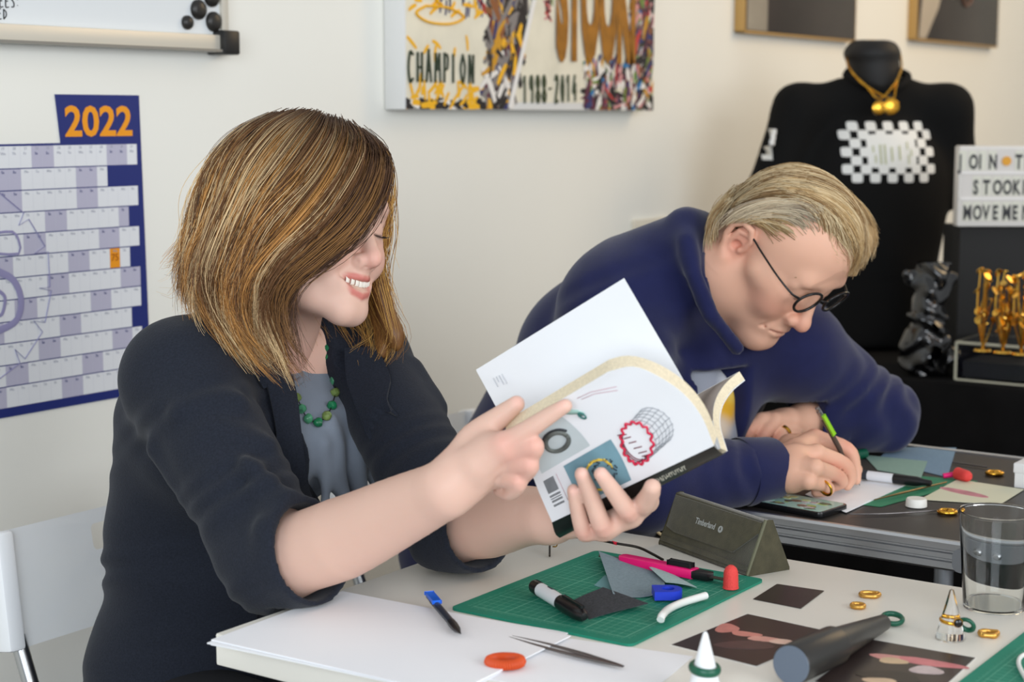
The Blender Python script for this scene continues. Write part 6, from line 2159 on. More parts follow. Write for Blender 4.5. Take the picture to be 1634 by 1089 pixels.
def flat_quad(name, pts, z0, th, material, parent=None, label=None, cat=None, group=None, lift=None):
    """Flat sheet with the corners pts (x, y), bottom at z0; lift(x, y) raises points (curled sheets)."""
    n = 10 if lift else 1
    a, b, c, d = [Vector((p[0], p[1], 0)) for p in pts]
    vs, fs = [], []
    for lv in (0, th):
        for i in range(n + 1):
            for j in range(n + 1):
                p = a.lerp(b, i / n).lerp(d.lerp(c, i / n), j / n)
                z = z0 + lv + (lift(i / n, j / n) if lift else 0)
                vs.append((p.x, p.y, z))
    m_ = (n + 1) * (n + 1)
    I = lambda i, j: i * (n + 1) + j
    for i in range(n):
        for j in range(n):
            fs.append((I(i, j), I(i, j + 1), I(i + 1, j + 1), I(i + 1, j)))
            fs.append((m_ + I(i, j), m_ + I(i + 1, j), m_ + I(i + 1, j + 1), m_ + I(i, j + 1)))
    for k in range(n):
        for q in ((I(k, 0), I(k + 1, 0)), (I(k + 1, n), I(k, n)), (I(0, k + 1), I(0, k)), (I(n, k), I(n, k + 1))):
            fs.append((q[0], q[1], m_ + q[1], m_ + q[0]))
    o = mesh_obj(name, vs, fs, material, None, bool(lift))
    if lift:
        sm_angle(o.data, 0.6)
    if parent is not None:
        into(parent, o)
    if label:
        tag(o, label, cat, group)
    return o


def rect(cx, cy, w, h, a):
    c, s = math.cos(a), math.sin(a)
    return [(cx + x * c - y * s, cy + x * s + y * c) for x, y in ((-w / 2, -h / 2), (w / 2, -h / 2), (w / 2, h / 2), (-w / 2, h / 2))]


def rod_frame(p, q, r, z0=TZ):
    """Frame at p (x, y) on the table looking along p->q, axis r above the table; local x runs along the rod, z up."""
    a, b = Vector((p[0], p[1], z0 + r)), Vector((q[0], q[1], z0 + r))
    return frame_from(a, b - a, Vector((0, 0, 1)).cross(b - a)), (b - a).length


def rod_lathe(name, prof, M_, material, parent=None, seg=20):
    """prof: (radius, distance along local x)."""
    R_ = M_ @ Matrix.Rotation(math.pi / 2, 4, 'Y')
    o = lathe(name, prof, material, None, seg, M=R_)
    return into(parent, o) if parent is not None else o


SHEET = mat('copy_paper', (240, 241, 244), 0.8, spec=0.2)
for k, (cx, cy, a, lab) in enumerate(((1.298, 1.055, 0.10, 'white paper sheet lowest of the loose stack under her elbow'), (1.290, 1.053, 0.06, 'white paper sheet in the middle of the loose stack'),
                                      (1.292, 1.050, 0.03, 'white paper sheet topmost on the loose stack at the table corner'))):
    flat_quad('paper_sheet', rect(cx, cy, 0.210, 0.297, a), TZ + 0.0008 + 0.0016 * k, 0.0012, SHEET, None, lab, 'paper', 'loose sheets at the table corner',
              lift=None)
flat_quad('paper_sheet', rect(1.334, 0.868, 0.150, 0.210, 0.16), TZ + 0.0006, 0.0006, SHEET, None, 'white paper sheet beside the cutting mat with tweezers lying on it', 'paper', 'loose sheets at the table corner')

# cutting mat
GREEN = mat('mat_green', (32, 128, 104), 0.6, spec=0.3, noise=0.06, nscale=30)
MLINE = mat('mat_line', (120, 186, 160), 0.6)


def cutting_mat(label, x0, x1, y0, y1, zb=TZ):
    r = empty('cutting_mat', ((x0 + x1) / 2, (y0 + y1) / 2, zb), 0, label, 'cutting mat', 'green cutting mats')
    into(r, plate('mat', round_rect(x1 - x0, y1 - y0, 0.008, 4, (x0 + x1) / 2, (y0 + y1) / 2), zb + 0.0002, zb + 0.003, GREEN))
    V_, F_ = [], []

    def ln(xa, xb, ya, yb):
        o_ = len(V_)
        V_.extend([(xa, ya, zb + 0.0032), (xb, ya, zb + 0.0032), (xb, yb, zb + 0.0032), (xa, yb, zb + 0.0032)])
        F_.append((o_, o_ + 1, o_ + 2, o_ + 3))
    bx, by = 0.018, 0.018
    k = 0
    x = x0 + bx
    while x <= x1 - bx + 1e-6:
        w = 0.00055 if k % 5 == 0 else 0.00022
        ln(x - w, x + w, y0 + by, y1 - by)
        x += 0.010
        k += 1
    k = 0
    y = y0 + by
    while y <= y1 - by + 1e-6:
        w = 0.00055 if k % 5 == 0 else 0.00022
        ln(x0 + bx, x1 - bx, y - w, y + w)
        y += 0.010
        k += 1
    for k in range(int((x1 - x0 - 2 * bx) / 0.002)):
        h_ = 0.004 if k % 5 == 0 else 0.002
        for yy, s in ((y0 + by - 0.003, -1), (y1 - by + 0.003, 1)):
            ln(x0 + bx + 0.002 * k - 0.0002, x0 + bx + 0.002 * k + 0.0002, min(yy, yy + s * h_), max(yy, yy + s * h_))
    for k in range(int((y1 - y0 - 2 * by) / 0.002)):
        h_ = 0.004 if k % 5 == 0 else 0.002
        for xx, s in ((x0 + bx - 0.003, -1), (x1 - bx + 0.003, 1)):
            ln(min(xx, xx + s * h_), max(xx, xx + s * h_), y0 + by + 0.002 * k - 0.0002, y0 + by + 0.002 * k + 0.0002)
    into(r, mesh_obj('ruled_lines', V_, F_, MLINE))
    return r


cutting_mat('green ruled cutting mat covered with sandpaper, marker and cutter', 1.416, 1.713, 0.842, 1.070)
cutting_mat('second green cutting mat, with a white tube loop lying on it', 1.40, 1.700, 0.305, 0.5325)
MZ = TZ + 0.0033

# sandpaper pieces on the mat
SPB = mat('sandpaper_blue_grey', (128, 144, 152), 0.95, spec=0.1, noise=0.10, nscale=300, bump=0.5, bscale=1500)
SPP = mat('sandpaper_pale', (160, 180, 180), 0.95, spec=0.1, noise=0.08, nscale=300)
SPD = mat('sandpaper_charcoal', (72, 74, 78), 0.95, spec=0.1, noise=0.25, nscale=400, bump=0.6, bscale=1200)
xy = lambda p: (p[0], p[1])
flat_quad('sandpaper', [xy((1.5772, 0.9872, 0.7440)), xy((1.6199, 0.9995, 0.7440)), xy((1.6072, 0.9624, 0.7440)), xy((1.5708, 0.9609, 0.7440))], MZ, 0.0004, mat('sandpaper_teal', (120, 168, 172), 0.95), None, 'small teal paper scrap peeking from under blue grey sandpaper', 'sandpaper', 'sandpaper scraps')
flat_quad('sandpaper', [xy((1.5416, 0.9405, 0.7450)), xy((1.6741, 1.0419, 0.7450)), xy((1.6694, 0.9507, 0.7450)), xy((1.5853, 0.8992, 0.7450))], MZ + 0.0006, 0.0005, SPB, None, 'curled blue grey sandpaper sheet on the cutting mat', 'sandpaper', 'sandpaper scraps',
          lift=lambda u, v: 0.010 * u * (1 - v) ** 1.5 + 0.006 * (v - 0.5) ** 2 * 4 * (1 - u))
flat_quad('sandpaper', [xy((1.6159, 0.9167, 0.7450)), xy((1.6602, 0.9638, 0.7450)), xy((1.6805, 0.9587, 0.7450)), xy((1.6315, 0.8854, 0.7450))], MZ + 0.006, 0.0005, SPP, None, 'pale folded sandpaper flap lying across the blue grey sheet', 'sandpaper', 'sandpaper scraps',
          lift=lambda u, v: -0.0045 * v + 0.004 * v * (1 - v))
flat_quad('sandpaper', [xy((1.4644, 0.9225, 0.7440)), xy((1.5136, 0.9739, 0.7440)), xy((1.5571, 0.9630, 0.7440)), xy((1.5315, 0.8901, 0.7440))], MZ, 0.0005, SPD, None, 'charcoal sandpaper piece beside the black and white marker', 'sandpaper', 'sandpaper scraps',
          lift=lambda u, v: 0.006 * (v ** 3) + 0.003 * math.sin(v * 3))

# marker pen
M_, L_ = rod_frame((1.5108, 1.0243, 0.7520), (1.4432, 0.9146, 0.7520), 0.0085, MZ + 0.0008)
mk = empty('marker_pen', tuple(M_.translation), 0, 'white and black marker pen lying on the green cutting mat', 'pen', 'marker pens')
BLKP = mat('glossy_black_plastic', (22, 22, 24), 0.3)
WHTP = mat('pen_white', (226, 228, 232), 0.4)
rod_lathe('end_cap', [(0, 0), (0.0070, 0.001), (0.0080, 0.004), (0.0080, L_ * 0.14), (0.0074, L_ * 0.16)], M_, BLKP, mk)
rod_lathe('barrel', [(0.0078, L_ * 0.14), (0.0078, L_ * 0.56)], M_, WHTP, mk)
rod_lathe('cap', [(0.0084, L_ * 0.55), (0.0084, L_ * 0.60), (0.0082, L_ * 0.86), (0.0070, L_ * 0.95), (0.0040, L_ * 0.995), (0, L_)], M_, BLKP, mk)
into(mk, box('cap_clip', (L_ * 0.60, -0.0015, 0.0080), (L_ * 0.96, 0.0015, 0.0098), BLKP, None, 0.0006, M=M_))
into(mk, box('label_strip', (L_ * 0.27, -0.0035, 0.0068), (L_ * 0.36, 0.0035, 0.0080), mat('pen_label', (52, 58, 66), 0.5), None, 0, M=M_ @ Matrix.Rotation(-0.5, 4, 'X')))

# pink cutter
M_, L_ = rod_frame((1.6746, 1.0116, 0.7480), (1.6672, 0.8743, 0.7480), 0.005, MZ + 0.0003)
ck = empty('utility_knife', tuple(M_.translation), 0, 'hot pink snap blade cutter with black slider on cutting mat', 'cutter')
PINK = mat('hot_pink', (226, 16, 110), 0.35)
into(ck, plate('handle', [(0, -0.004), (0.004, -0.008), (L_ * 0.74, -0.0085), (L_ * 0.76, -0.007), (L_ * 0.76, 0.007), (L_ * 0.74, 0.0085), (0.004, 0.008), (0, 0.004)], -0.005, 0.006, PINK, None, 0.0012, M=M_))
into(ck, plate('nose', [(L_ * 0.75, -0.008), (L_ * 0.90, -0.007), (L_ * 0.93, 0.0), (L_ * 0.90, 0.007), (L_ * 0.75, 0.008)], -0.004, 0.005, BLKP, None, 0.001, M=M_))
into(ck, box('slider', (L_ * 0.50, -0.004, 0.0055), (L_ * 0.72, 0.004, 0.0105), BLKP, None, 0.0015, M=M_))
into(ck, plate('blade', [(L_ * 0.90, -0.0045), (L_ * 1.04, -0.0045), (L_ * 1.08, 0.0045), (L_ * 0.90, 0.0045)], -0.0005, 0.0005, mat('cutter_blade', (120, 112, 104), 0.3, metal=1.0), None, 0, M=M_))
into(ck, plate('tail_blade', [(-0.028, -0.005), (0.002, -0.005), (0.002, 0.005), (-0.034, 0.005)], -0.0005, 0.0005, mat('cutter_brown', (110, 92, 78), 0.4, metal=0.7), None, 0, M=M_))

# blue wax ring blank
c0 = Vector((1.5798, 0.8929, 0.7445))
br = bmesh.new()
N_ = 28
ou, inn = [], []
for k in range(N_):
    a = 2 * math.pi * k / N_
    x, y = math.cos(a), math.sin(a)
    ou.append((0.0155 * max(-0.95, min(x, 1)) if x < 0 else 0.0155 * x, 0.0145 * y))
    inn.append((0.0070 * x, 0.0070 * y))
ou = [((-0.0165 if x < -0.006 else x), (0.0145 * math.copysign(1, y) if x < -0.004 and abs(y) > 0.006 else y)) for x, y in ou]
rings = []
for z_, src in ((0.0, ou), (0.0095, ou), (0.0095, inn), (0.0, inn)):
    rings.append([br.verts.new((c0.x, c0.y, c0.z + z_) + Vector((0, 0, 0))) if False else br.verts.new((c0.x + x * 0.6 + y * 0.8, c0.y + x * -0.8 + y * 0.6, c0.z + z_)) for x, y in src])
for A_, B_ in zip(rings, rings[1:] + rings[:1]):
    for k in range(N_):
        br.faces.new((A_[k], A_[(k + 1) % N_], B_[(k + 1) % N_], B_[k]))
o = bm_obj('wax_ring_blank', br, mat('blue_wax', (34, 60, 196), 0.4, sss=0.1), None, True)
tag(o, 'bright blue wax ring blank with round hole on sandpaper edge', 'ring blank')
o.location.z += 0.0008

# bent white tube
o = tube('bent_tube', [(1.4893, 0.8504, 0.7490), (1.4972, 0.8527, 0.7520), (1.5270, 0.8614, 0.7500), (1.5589, 0.8625, 0.7490), (1.5962, 0.8552, 0.7490)], 0.0042, mat('white_silicone', (232, 234, 230), 0.4), None, 14, n=6)
tag(o, 'short bent white plastic tube on the cutting mat', 'tube')


def thimble(base, label, hgt, rad, extra=None, lying=None):
    r = empty('finger_cot', base, 0, label, 'finger cot', 'red rubber finger tips')
    prof = [(rad, 0.0)]
    n_ = 16
    for k in range(n_):
        t = k / (n_ - 1)
        rr = rad * (1.0 - 0.10 * t) if t < 0.62 else rad * 0.938 * math.sqrt(max(0.0, 1 - ((t - 0.62) / 0.40) ** 2))
        prof.append((max(rr, 0.0008) + (0.00035 if k % 2 else 0), hgt * t + 0.0002))
    prof.append((0, hgt))
    M4 = Matrix.Translation(base) if lying is None else lying
    into(r, lathe('cap', prof, mat('red_rubber', (222, 66, 62), 0.65, bump=0.8, bscale=700), None, 24, M=M4))
    into(r, lathe('rim', [(rad * 0.94, 0.0), (rad * 1.05, 0.0), (rad * 1.06, 0.0012), (rad * 0.98, 0.0024)], MATS['red_rubber'], None, 24, M=M4))
    return r


thimble(tuple(Vector((1.6541, 0.8547, 0.7440))), 'red rubber finger tip standing upright on the cutting mat corner', 0.026, 0.0085)

# mechanical pencil, black with blue clip
M_, L_ = rod_frame((1.4167, 1.0991, 0.7470), (1.3273, 0.9892, 0.7470), 0.0045, TZ + 0.0066)
pn = empty('mechanical_pencil', tuple(M_.translation), 0, 'black mechanical pencil with bright blue end lying on white paper', 'pencil')
DKG = mat('pencil_dark', (44, 50, 62), 0.35)
rod_lathe('barrel', [(0.0036, L_ * 0.10), (0.0040, L_ * 0.14), (0.0040, L_ * 0.72)], M_, DKG, pn)
rod_lathe('grip', [(0.0044, L_ * 0.72), (0.0046, L_ * 0.80), (0.0036, L_ * 0.90), (0.0012, L_ * 0.97), (0.0006, L_)], M_, BLKP, pn)
rod_lathe('end_button', [(0, 0), (0.0034, 0.001), (0.0034, L_ * 0.10)], M_, BLKP, pn)
into(pn, box('clip', (L_ * 0.02, -0.0046, 0.0026), (L_ * 0.28, 0.0046, 0.0052), mat('bright_blue', (30, 104, 222), 0.35), None, 0.0008, M=M_))

# tweezers: two tapering arms joined at the tail
a, b = Vector((1.3649, 0.9537, 0.7450)), Vector((1.3489, 0.8111, 0.7450))
tw = empty('tweezers', tuple(b), 0, 'slim steel tweezers lying on the white table in front', 'tweezers')
d_ = (b - a).normalized()
sd_ = Vector((0, 0, 1)).cross(d_)
TWM = mat('tweezer_steel', (120, 116, 116), 0.3, metal=1.0)
for s in (-1, 1):
    into(tw, tube('arm', [a + sd_ * s * 0.0025, a.lerp(b, 0.3) + sd_ * s * 0.0052, a.lerp(b, 0.62) + sd_ * s * 0.0045, a.lerp(b, 0.9) + sd_ * s * 0.001, b], [0.0006, 0.0022, 0.0028, 0.0026, 0.0020], TWM, None, 8, flat=0.6, n=5))

# orange ring wound from fine cord
c_ = Vector((1.2903, 0.9082, 0.7475))
orr = empty('coil_ring', tuple(c_ - Vector((0, 0, 0.006))), 0, 'orange ring closely wound with cord at the front table edge', 'ring')
ORG = mat('orange_cord', (206, 78, 30), 0.5)
ringp = [c_ + Vector((0.0150 * math.cos(t), 0.0118 * math.sin(t), 0)) for t in [2 * math.pi * k / 48 for k in range(48)]]
ang = math.radians(-50)
ringp = [c_ + Matrix.Rotation(ang, 3, 'Z') @ (p - c_) for p in ringp]
into(orr, tube('core', ringp, 0.0040, ORG, None, 12, True))
hel = []
for k in range(48 * 8):
    t = k / 8 % 48
    i = int(t)
    p = ringp[i].lerp(ringp[(i + 1) % 48], t - i)
    tn = (ringp[(i + 1) % 48] - ringp[i]).normalized()
    nb = Vector((0, 0, 1)).cross(tn)
    w = 2 * math.pi * k / 8
    hel.append(p + (nb * math.cos(w) + Vector((0, 0, 1)) * math.sin(w)) * 0.0046)
into(orr, tube('winding', hel, 0.0011, ORG, None, 5, True))

# prints
PH = mat('print_dark', (52, 42, 40), 0.28, spec=0.5, noise=0.25, nscale=12)
PW = mat('print_paper', (236, 234, 228), 0.5)


def photo_print(pts, label, blobs, border=0.0):
    cx = sum(p[0] for p in pts) / 4
    cy = sum(p[1] for p in pts) / 4
    r = empty('photo_print', (cx, cy, TZ), 0, label, 'photo', 'dark photo prints on the white table')
    if border:
        q = [(p[0] + (p[0] - cx) * border, p[1] + (p[1] - cy) * border) for p in pts]
        flat_quad('print_sheet', q, TZ + 0.0002, 0.0004, PW, r)
    flat_quad('print_image', pts, TZ + 0.0004, 0.0005, PH, r)
    for k, (c_, rx, ry, an, colr) in enumerate(blobs):
        ca, sa = math.cos(an), math.sin(an)
        out = []
        for t in range(18):
            w = 2 * math.pi * t / 18
            wob = 1 + 0.12 * math.sin(3 * w + k)
            x, y = rx * wob * math.cos(w), ry * wob * math.sin(w)
            out.append((c_[0] + x * ca - y * sa, c_[1] + x * sa + y * ca))
        into(r, plate('printed_shape', out, TZ + 0.00085, TZ + 0.00100 + 0.00006 * k, mat('print_tone_%d_%d_%d' % colr, colr, 0.3, noise=0.12, nscale=60)))
    return r


photo_print([xy((1.6399, 0.8193, 0.7410)), xy((1.7099, 0.8246, 0.7410)), xy((1.7145, 0.7688, 0.7410)), xy((1.6370, 0.7606, 0.7410))], 'small dark print lying between cutting mat and gold rings', [])
photo_print([xy((1.4461, 0.8124, 0.7410)), xy((1.5852, 0.7983, 0.7410)), xy((1.5769, 0.6941, 0.7410)), xy((1.4348, 0.7121, 0.7410))], 'dark print with pink shapes left of the black mandrel',
            [((1.5267, 0.7924, 0.7410), 0.016, 0.012, 0.2, (206, 134, 124)), ((1.5206, 0.7675, 0.7410), 0.016, 0.008, -1.3, (214, 140, 128)), ((1.5164, 0.7404, 0.7410), 0.022, 0.008, -1.3, (224, 164, 150)), ((1.5180, 0.7237, 0.7410), 0.014, 0.008, -1.3, (232, 196, 178)),
             ((1.4870, 0.7503, 0.7410), 0.030, 0.014, -1.0, (84, 62, 60))], 0.03)
photo_print([xy((1.4250, 0.6462, 0.7410)), xy((1.5770, 0.6536, 0.7410)), xy((1.5804, 0.5469, 0.7410)), xy((1.4231, 0.5382, 0.7410))], 'dark print with pink band and pale portrait right of the mandrel',
            [((1.5341, 0.6099, 0.7410), 0.026, 0.010, -1.35, (214, 146, 140)), ((1.5406, 0.5771, 0.7410), 0.034, 0.010, -1.45, (206, 120, 124)), ((1.5250, 0.6094, 0.7410), 0.014, 0.009, -1.3, (206, 176, 140)), ((1.5165, 0.5722, 0.7410), 0.016, 0.012, -1.2, (196, 178, 178)),
             ((1.4791, 0.5937, 0.7410), 0.030, 0.016, -1.3, (34, 28, 26)), ((1.4605, 0.5953, 0.7410), 0.016, 0.010, -1.3, (206, 176, 146))], 0.02)

# ring mandrel, black, tapering
a, b = Vector((1.3979, 0.6583, 0.7620)), Vector((1.6136, 0.6549, 0.7500))
mdl = empty('ring_mandrel', (a.x, a.y, TZ), 0, 'black tapered ring mandrel lying across the dark prints', 'mandrel')
fr = frame_from(a, b - a, Vector((0, 0, 1)).cross(b - a))
Lm = (b - a).length
MDM = mat('mandrel_black', (44, 42, 40), 0.35, spec=0.5)
rod_lathe('handle', [(0, 0), (0.0185, 0.0005), (0.0195, 0.002), (0.0195, Lm * 0.42), (0.0175, Lm * 0.425)], fr, MDM, mdl, 32)
rod_lathe('taper', [(0.0170, Lm * 0.42), (0.0085, Lm * 0.98), (0.0060, Lm), (0, Lm)], fr, MDM, mdl, 32)
rod_lathe('end_face', [(0, -0.0006), (0.0180, -0.0006), (0.0184, 0.0004)], fr, mat('slate_grey', (92, 102, 116), 0.5), mdl, 32)


def ring_band(name, c, R_, r, material, label=None, group=None, M4=None, flat=1.0, parent=None, wob=0.0, cat='ring'):
    P_ = [Vector((R_ * math.cos(t) * (1 + wob * math.sin(3 * t)), R_ * math.sin(t), wob * R_ * 0.3 * math.sin(2 * t))) for t in [2 * math.pi * k / 40 for k in range(40)]]
    M_ = Matrix.Translation(c) @ (M4 or Matrix.Identity(4))
    o = tube(name, [M_ @ p for p in P_], r, material, None, 10, True, flat=flat)
    if parent is not None:
        return into(parent, o)
    return tag(o, label, cat, group)


GRN = mat('dark_green_wax', (14, 84, 62), 0.35)
GRING = 'green wax rings'
ring_band('wax_ring', (1.6410, 0.6578, 0.7460), 0.0104, 0.0024, GRN, 'dark green wax ring lying at the thin end of the mandrel', GRING, Matrix.Rotation(0.24, 4, rgt), 1.3)

# white ring cone with green ring
cb = Vector((1.3347, 0.7148, 0.7410))
cn = lathe('ring_cone', [(0, 0.0), (0.0165, 0.0), (0.0165, 0.001), (0.0105, 0.027), (0.0024, 0.058), (0.0012, 0.060), (0, 0.0602)], mat('white_cone_plastic', (232, 234, 236), 0.45), None, 32, loc=(cb.x, cb.y, TZ + 0.0002))
tag(cn, 'white plastic ring cone carrying one dark green ring', 'ring cone', 'ring cones')
ring_band('wax_ring', (cb.x, cb.y, TZ + 0.0255), 0.0124, 0.0028, GRN, 'dark green wax ring worn on the white ring cone', GRING, Matrix.Rotation(0.12, 4, 'X'), 1.5)

# clear ring cone with gold and green rings
cc_ = Vector((1.6286, 0.5904, 0.7410))
cl_ = lathe('ring_cone', [(0, 0.001), (0.0140, 0.001), (0.0142, 0.0), (0.0150, 0.0), (0.0150, 0.001), (0.0022, 0.0505), (0.0008, 0.052), (0, 0.0522)], mat('clear_plastic', (250, 250, 250), 0.03, trans=1.0, ior=1.30), None, 32, loc=(cc_.x, cc_.y, TZ + 0.0002))
tag(cl_, 'clear plastic ring cone beside the plastic cup', 'ring cone', 'ring cones')
gr_ = empty('gold_ring', (cc_.x, cc_.y, TZ + 0.018), 0, 'gold ring with black oval stone on the clear ring cone', 'ring', 'gold rings')
ring_band('band', (cc_.x, cc_.y, TZ + 0.0190), 0.0102, 0.0014, GOLD, None, None, Matrix.Rotation(0.10, 4, 'X'), 1.4, gr_)
sp = Vector((cc_.x, cc_.y, TZ + 0.0205)) - fwd * 0.0118 + rgt * 0.004
into(gr_, lathe('bezel', [(0.0046, 0.0), (0.0050, 0.002), (0.0044, 0.0028), (0.0040, 0.0022)], GOLD, None, 20, M=Matrix.Translation(sp) @ (-fwd).to_track_quat('Z', 'Y').to_matrix().to_4x4()))
into(gr_, lathe('stone', [(0.0041, 0.001), (0.0036, 0.0030), (0.0018, 0.0040), (0, 0.0042)], mat('black_stone', (16, 16, 18), 0.1), None, 20, M=Matrix.Translation(sp) @ (-fwd).to_track_quat('Z', 'Y').to_matrix().to_4x4()))
ring_band('wax_ring', tuple(cc_ + rgt * 0.0165 + Vector((0, 0, 0.0135))), 0.0072, 0.0022, GRN, 'small green wax ring leaning on the clear ring cone', GRING, Matrix.Rotation(math.radians(62), 4, 'Y') @ Matrix.Rotation(0.4, 4, 'Z'), 1.3)

# loose gold rings
GOLDM = mat('matt_gold', (214, 164, 82), 0.38, metal=0.9)


def gold_ring(p, R_, r, label, wob, nug, tilt=0.0, stretch=1.0):
    c = Vector(p)
    g_ = empty('gold_ring', (c.x, c.y, TZ), 0, label, 'ring', 'gold rings')
    M4 = Matrix.Translation((c.x, c.y, TZ + r * 1.35)) @ Matrix.Rotation(math.radians(-55), 4, 'Z') @ Matrix.Rotation(tilt, 4, 'X') @ Matrix.Diagonal((stretch, 1, 1, 1))
    P_ = [M4 @ Vector((R_ * math.cos(t) * (1 + wob * math.sin(3 * t)), R_ * math.sin(t) * (1 + wob * math.cos(5 * t)), 0)) for t in [2 * math.pi * k / 36 for k in range(36)]]
    into(g_, tube('band', P_, [r * (1 + 0.35 * wob * 6 * math.sin(4 * 2 * math.pi * k / 36)) for k in range(36)], GOLDM, None, 10, True, flat=1.3))
    for t in nug:
        into(g_, lathe('nugget', [(0, r * 1.5), (r * 0.9, r * 1.1), (r * 1.3, 0), (r * 0.9, -r), (0, -r * 1.2)], GOLDM, None, 10, M=Matrix.Translation(M4 @ Vector((R_ * math.cos(t), R_ * math.sin(t), 0)))))
    return g_


gold_ring((1.7241, 0.7183, 0.7420), 0.0085, 0.0019, 'flattened gold ring with a knobbly end on the white table', 0.04, (0.0, 0.6), 0.0, 1.25)
gold_ring((1.6758, 0.7115, 0.7420), 0.0070, 0.0020, 'smooth gold signet ring in front of the flattened gold ring', 0.01, ())
gold_ring((1.6585, 0.5604, 0.7420), 0.0078, 0.0022, 'rough gold ring between clear cone and second cutting mat', 0.07, (2.6, 3.6), 0.0, 1.2)

# plastic cup
cu = Vector((1.7635, 0.5916, 0.7410))
CUP = mat('clear_cup_plastic', (248, 250, 250), 0.04, trans=1.0, ior=1.25)
o = lathe('plastic_cup', [(0, 0.0015), (0.029, 0.0015), (0.0305, 0.0), (0.0325, 0.0), (0.0330, 0.004), (0.0405, 0.104), (0.0420, 0.1045), (0.0420, 0.1065), (0.0395, 0.1065), (0.0318, 0.005), (0.0308, 0.0035), (0, 0.0035)], CUP, None, 48, loc=(cu.x, cu.y, TZ + 0.0002))
tag(o, 'clear disposable plastic cup standing on the white table', 'cup')

# white wire loop on the second mat
o = tube('wire_loop', [(1.5236, 0.4764, 0.7460), (1.5674, 0.4992, 0.7460), (1.5951, 0.5059, 0.7460), (1.6177, 0.5009, 0.7460)], 0.0022, MATS['white_silicone'], None, 10, n=6)
tag(o, 'white tube loop lying on the second cutting mat', 'tube')

# folded spectacle case, a triangular prism of olive suede
k0, k1 = Vector((1.7915, 1.0260, 0.7410)), Vector((1.7188, 0.8673, 0.7410))
k2 = Vector((1.7677, 0.8448, 0.7410))
ax = (k1 - k0)
Lc = ax.length
ax.normalize()
out_ = (k2 - k1)
out_ = (out_ - ax * out_.dot(ax)).normalized()
FC = frame_from((k0.x, k0.y, TZ), ax, out_)
Wc, Hc = 0.062, 0.062
sc = empty('glasses_case', (k0.x, k0.y, TZ), 0, 'olive suede triangular glasses case with silver lettering on table', 'case')
SUEDE = mat('olive_suede', (70, 66, 48), 0.95, spec=0.1, sheen=0.4, noise=0.18, nscale=90, bump=0.4, bscale=900)
bm = bmesh.new()
tri = [(0.0, 0.001), (0.0, 0.001 + 0.002), (Wc * 0.42, Hc), (Wc * 0.50, Hc + 0.001), (Wc * 0.58, Hc), (Wc, 0.003), (Wc, 0.001)]
A_ = [bm.verts.new((0.0, y, z)) for y, z in tri]
B_ = [bm.verts.new((Lc, y, z)) for y, z in tri]
bm.faces.new(A_)
bm.faces.new(B_[::-1])
for k in range(len(tri)):
    k2_ = (k + 1) % len(tri)
    bm.faces.new((A_[k], A_[k2_], B_[k2_], B_[k]))
bmesh.ops.transform(bm, matrix=FC, verts=bm.verts)
into(sc, bm_obj('body', bm, SUEDE, None, True, bevel=0.0012))
# front face frame: x along, y up the slope
up_ = Vector((0, Wc * 0.42, Hc)).normalized()
FF = FC @ Matrix.Translation((0, 0, 0.002))
R3 = Matrix.Identity(4)
nrm_ = Vector((1, 0, 0)).cross(up_)
for i, c in enumerate((Vector((1, 0, 0)), up_, nrm_)):
    for j in range(3):
        R3[j][i] = c[j]
FF = FF @ R3
HS = math.hypot(Wc * 0.42, Hc)
into(sc, plate('flap', [(0.006, HS * 0.34), (0.022, HS * 0.28), (Lc * 0.72, HS * 0.28), (Lc * 0.80, HS * 0.29), (Lc - 0.002, HS * 0.74), (Lc - 0.002, HS * 0.94), (0.003, HS * 0.94)], 0.0006, 0.0034, SUEDE, None, 0.0006, M=FF))
into(sc, box('lower_band', (0.001, 0.004, 0.0004), (Lc - 0.001, 0.010, 0.0016), SUEDE, None, 0.0004, M=FF))
into(sc, box('edge_piping', (Lc - 0.001, 0.0, -0.001), (Lc + 0.0010, HS, 0.0014), mat('suede_edge', (104, 104, 84), 0.9), None, 0.0004, M=FF))
SIL = mat('silver_foil', (196, 200, 196), 0.35, metal=0.4)
into(sc, text_mesh('case_lettering', 'Timberland', 0.0105, FF @ Matrix.Translation((Lc * 0.33, HS * 0.56, 0.0036)), SIL, None, 0.0001, xs=0.80, bold=0.0002))
into(sc, lathe('case_emblem', [(0, 0.0002), (0.0042, 0.0002), (0.0042, 0.0)], SIL, None, 24, M=FF @ Matrix.Translation((Lc * 0.33 + 0.0495, HS * 0.60, 0.0036))))
for t in (0, 1, 2):
    into(sc, plate('emblem_tree', [(-0.0016 + 0.0004 * t, 0), (0.0016 - 0.0004 * t, 0), (0, 0.0018)], 0.0002, 0.0004, SUEDE, None, M=FF @ Matrix.Translation((Lc * 0.33 + 0.0495, HS * 0.60 - 0.0012 + 0.0012 * t, 0.0037))))

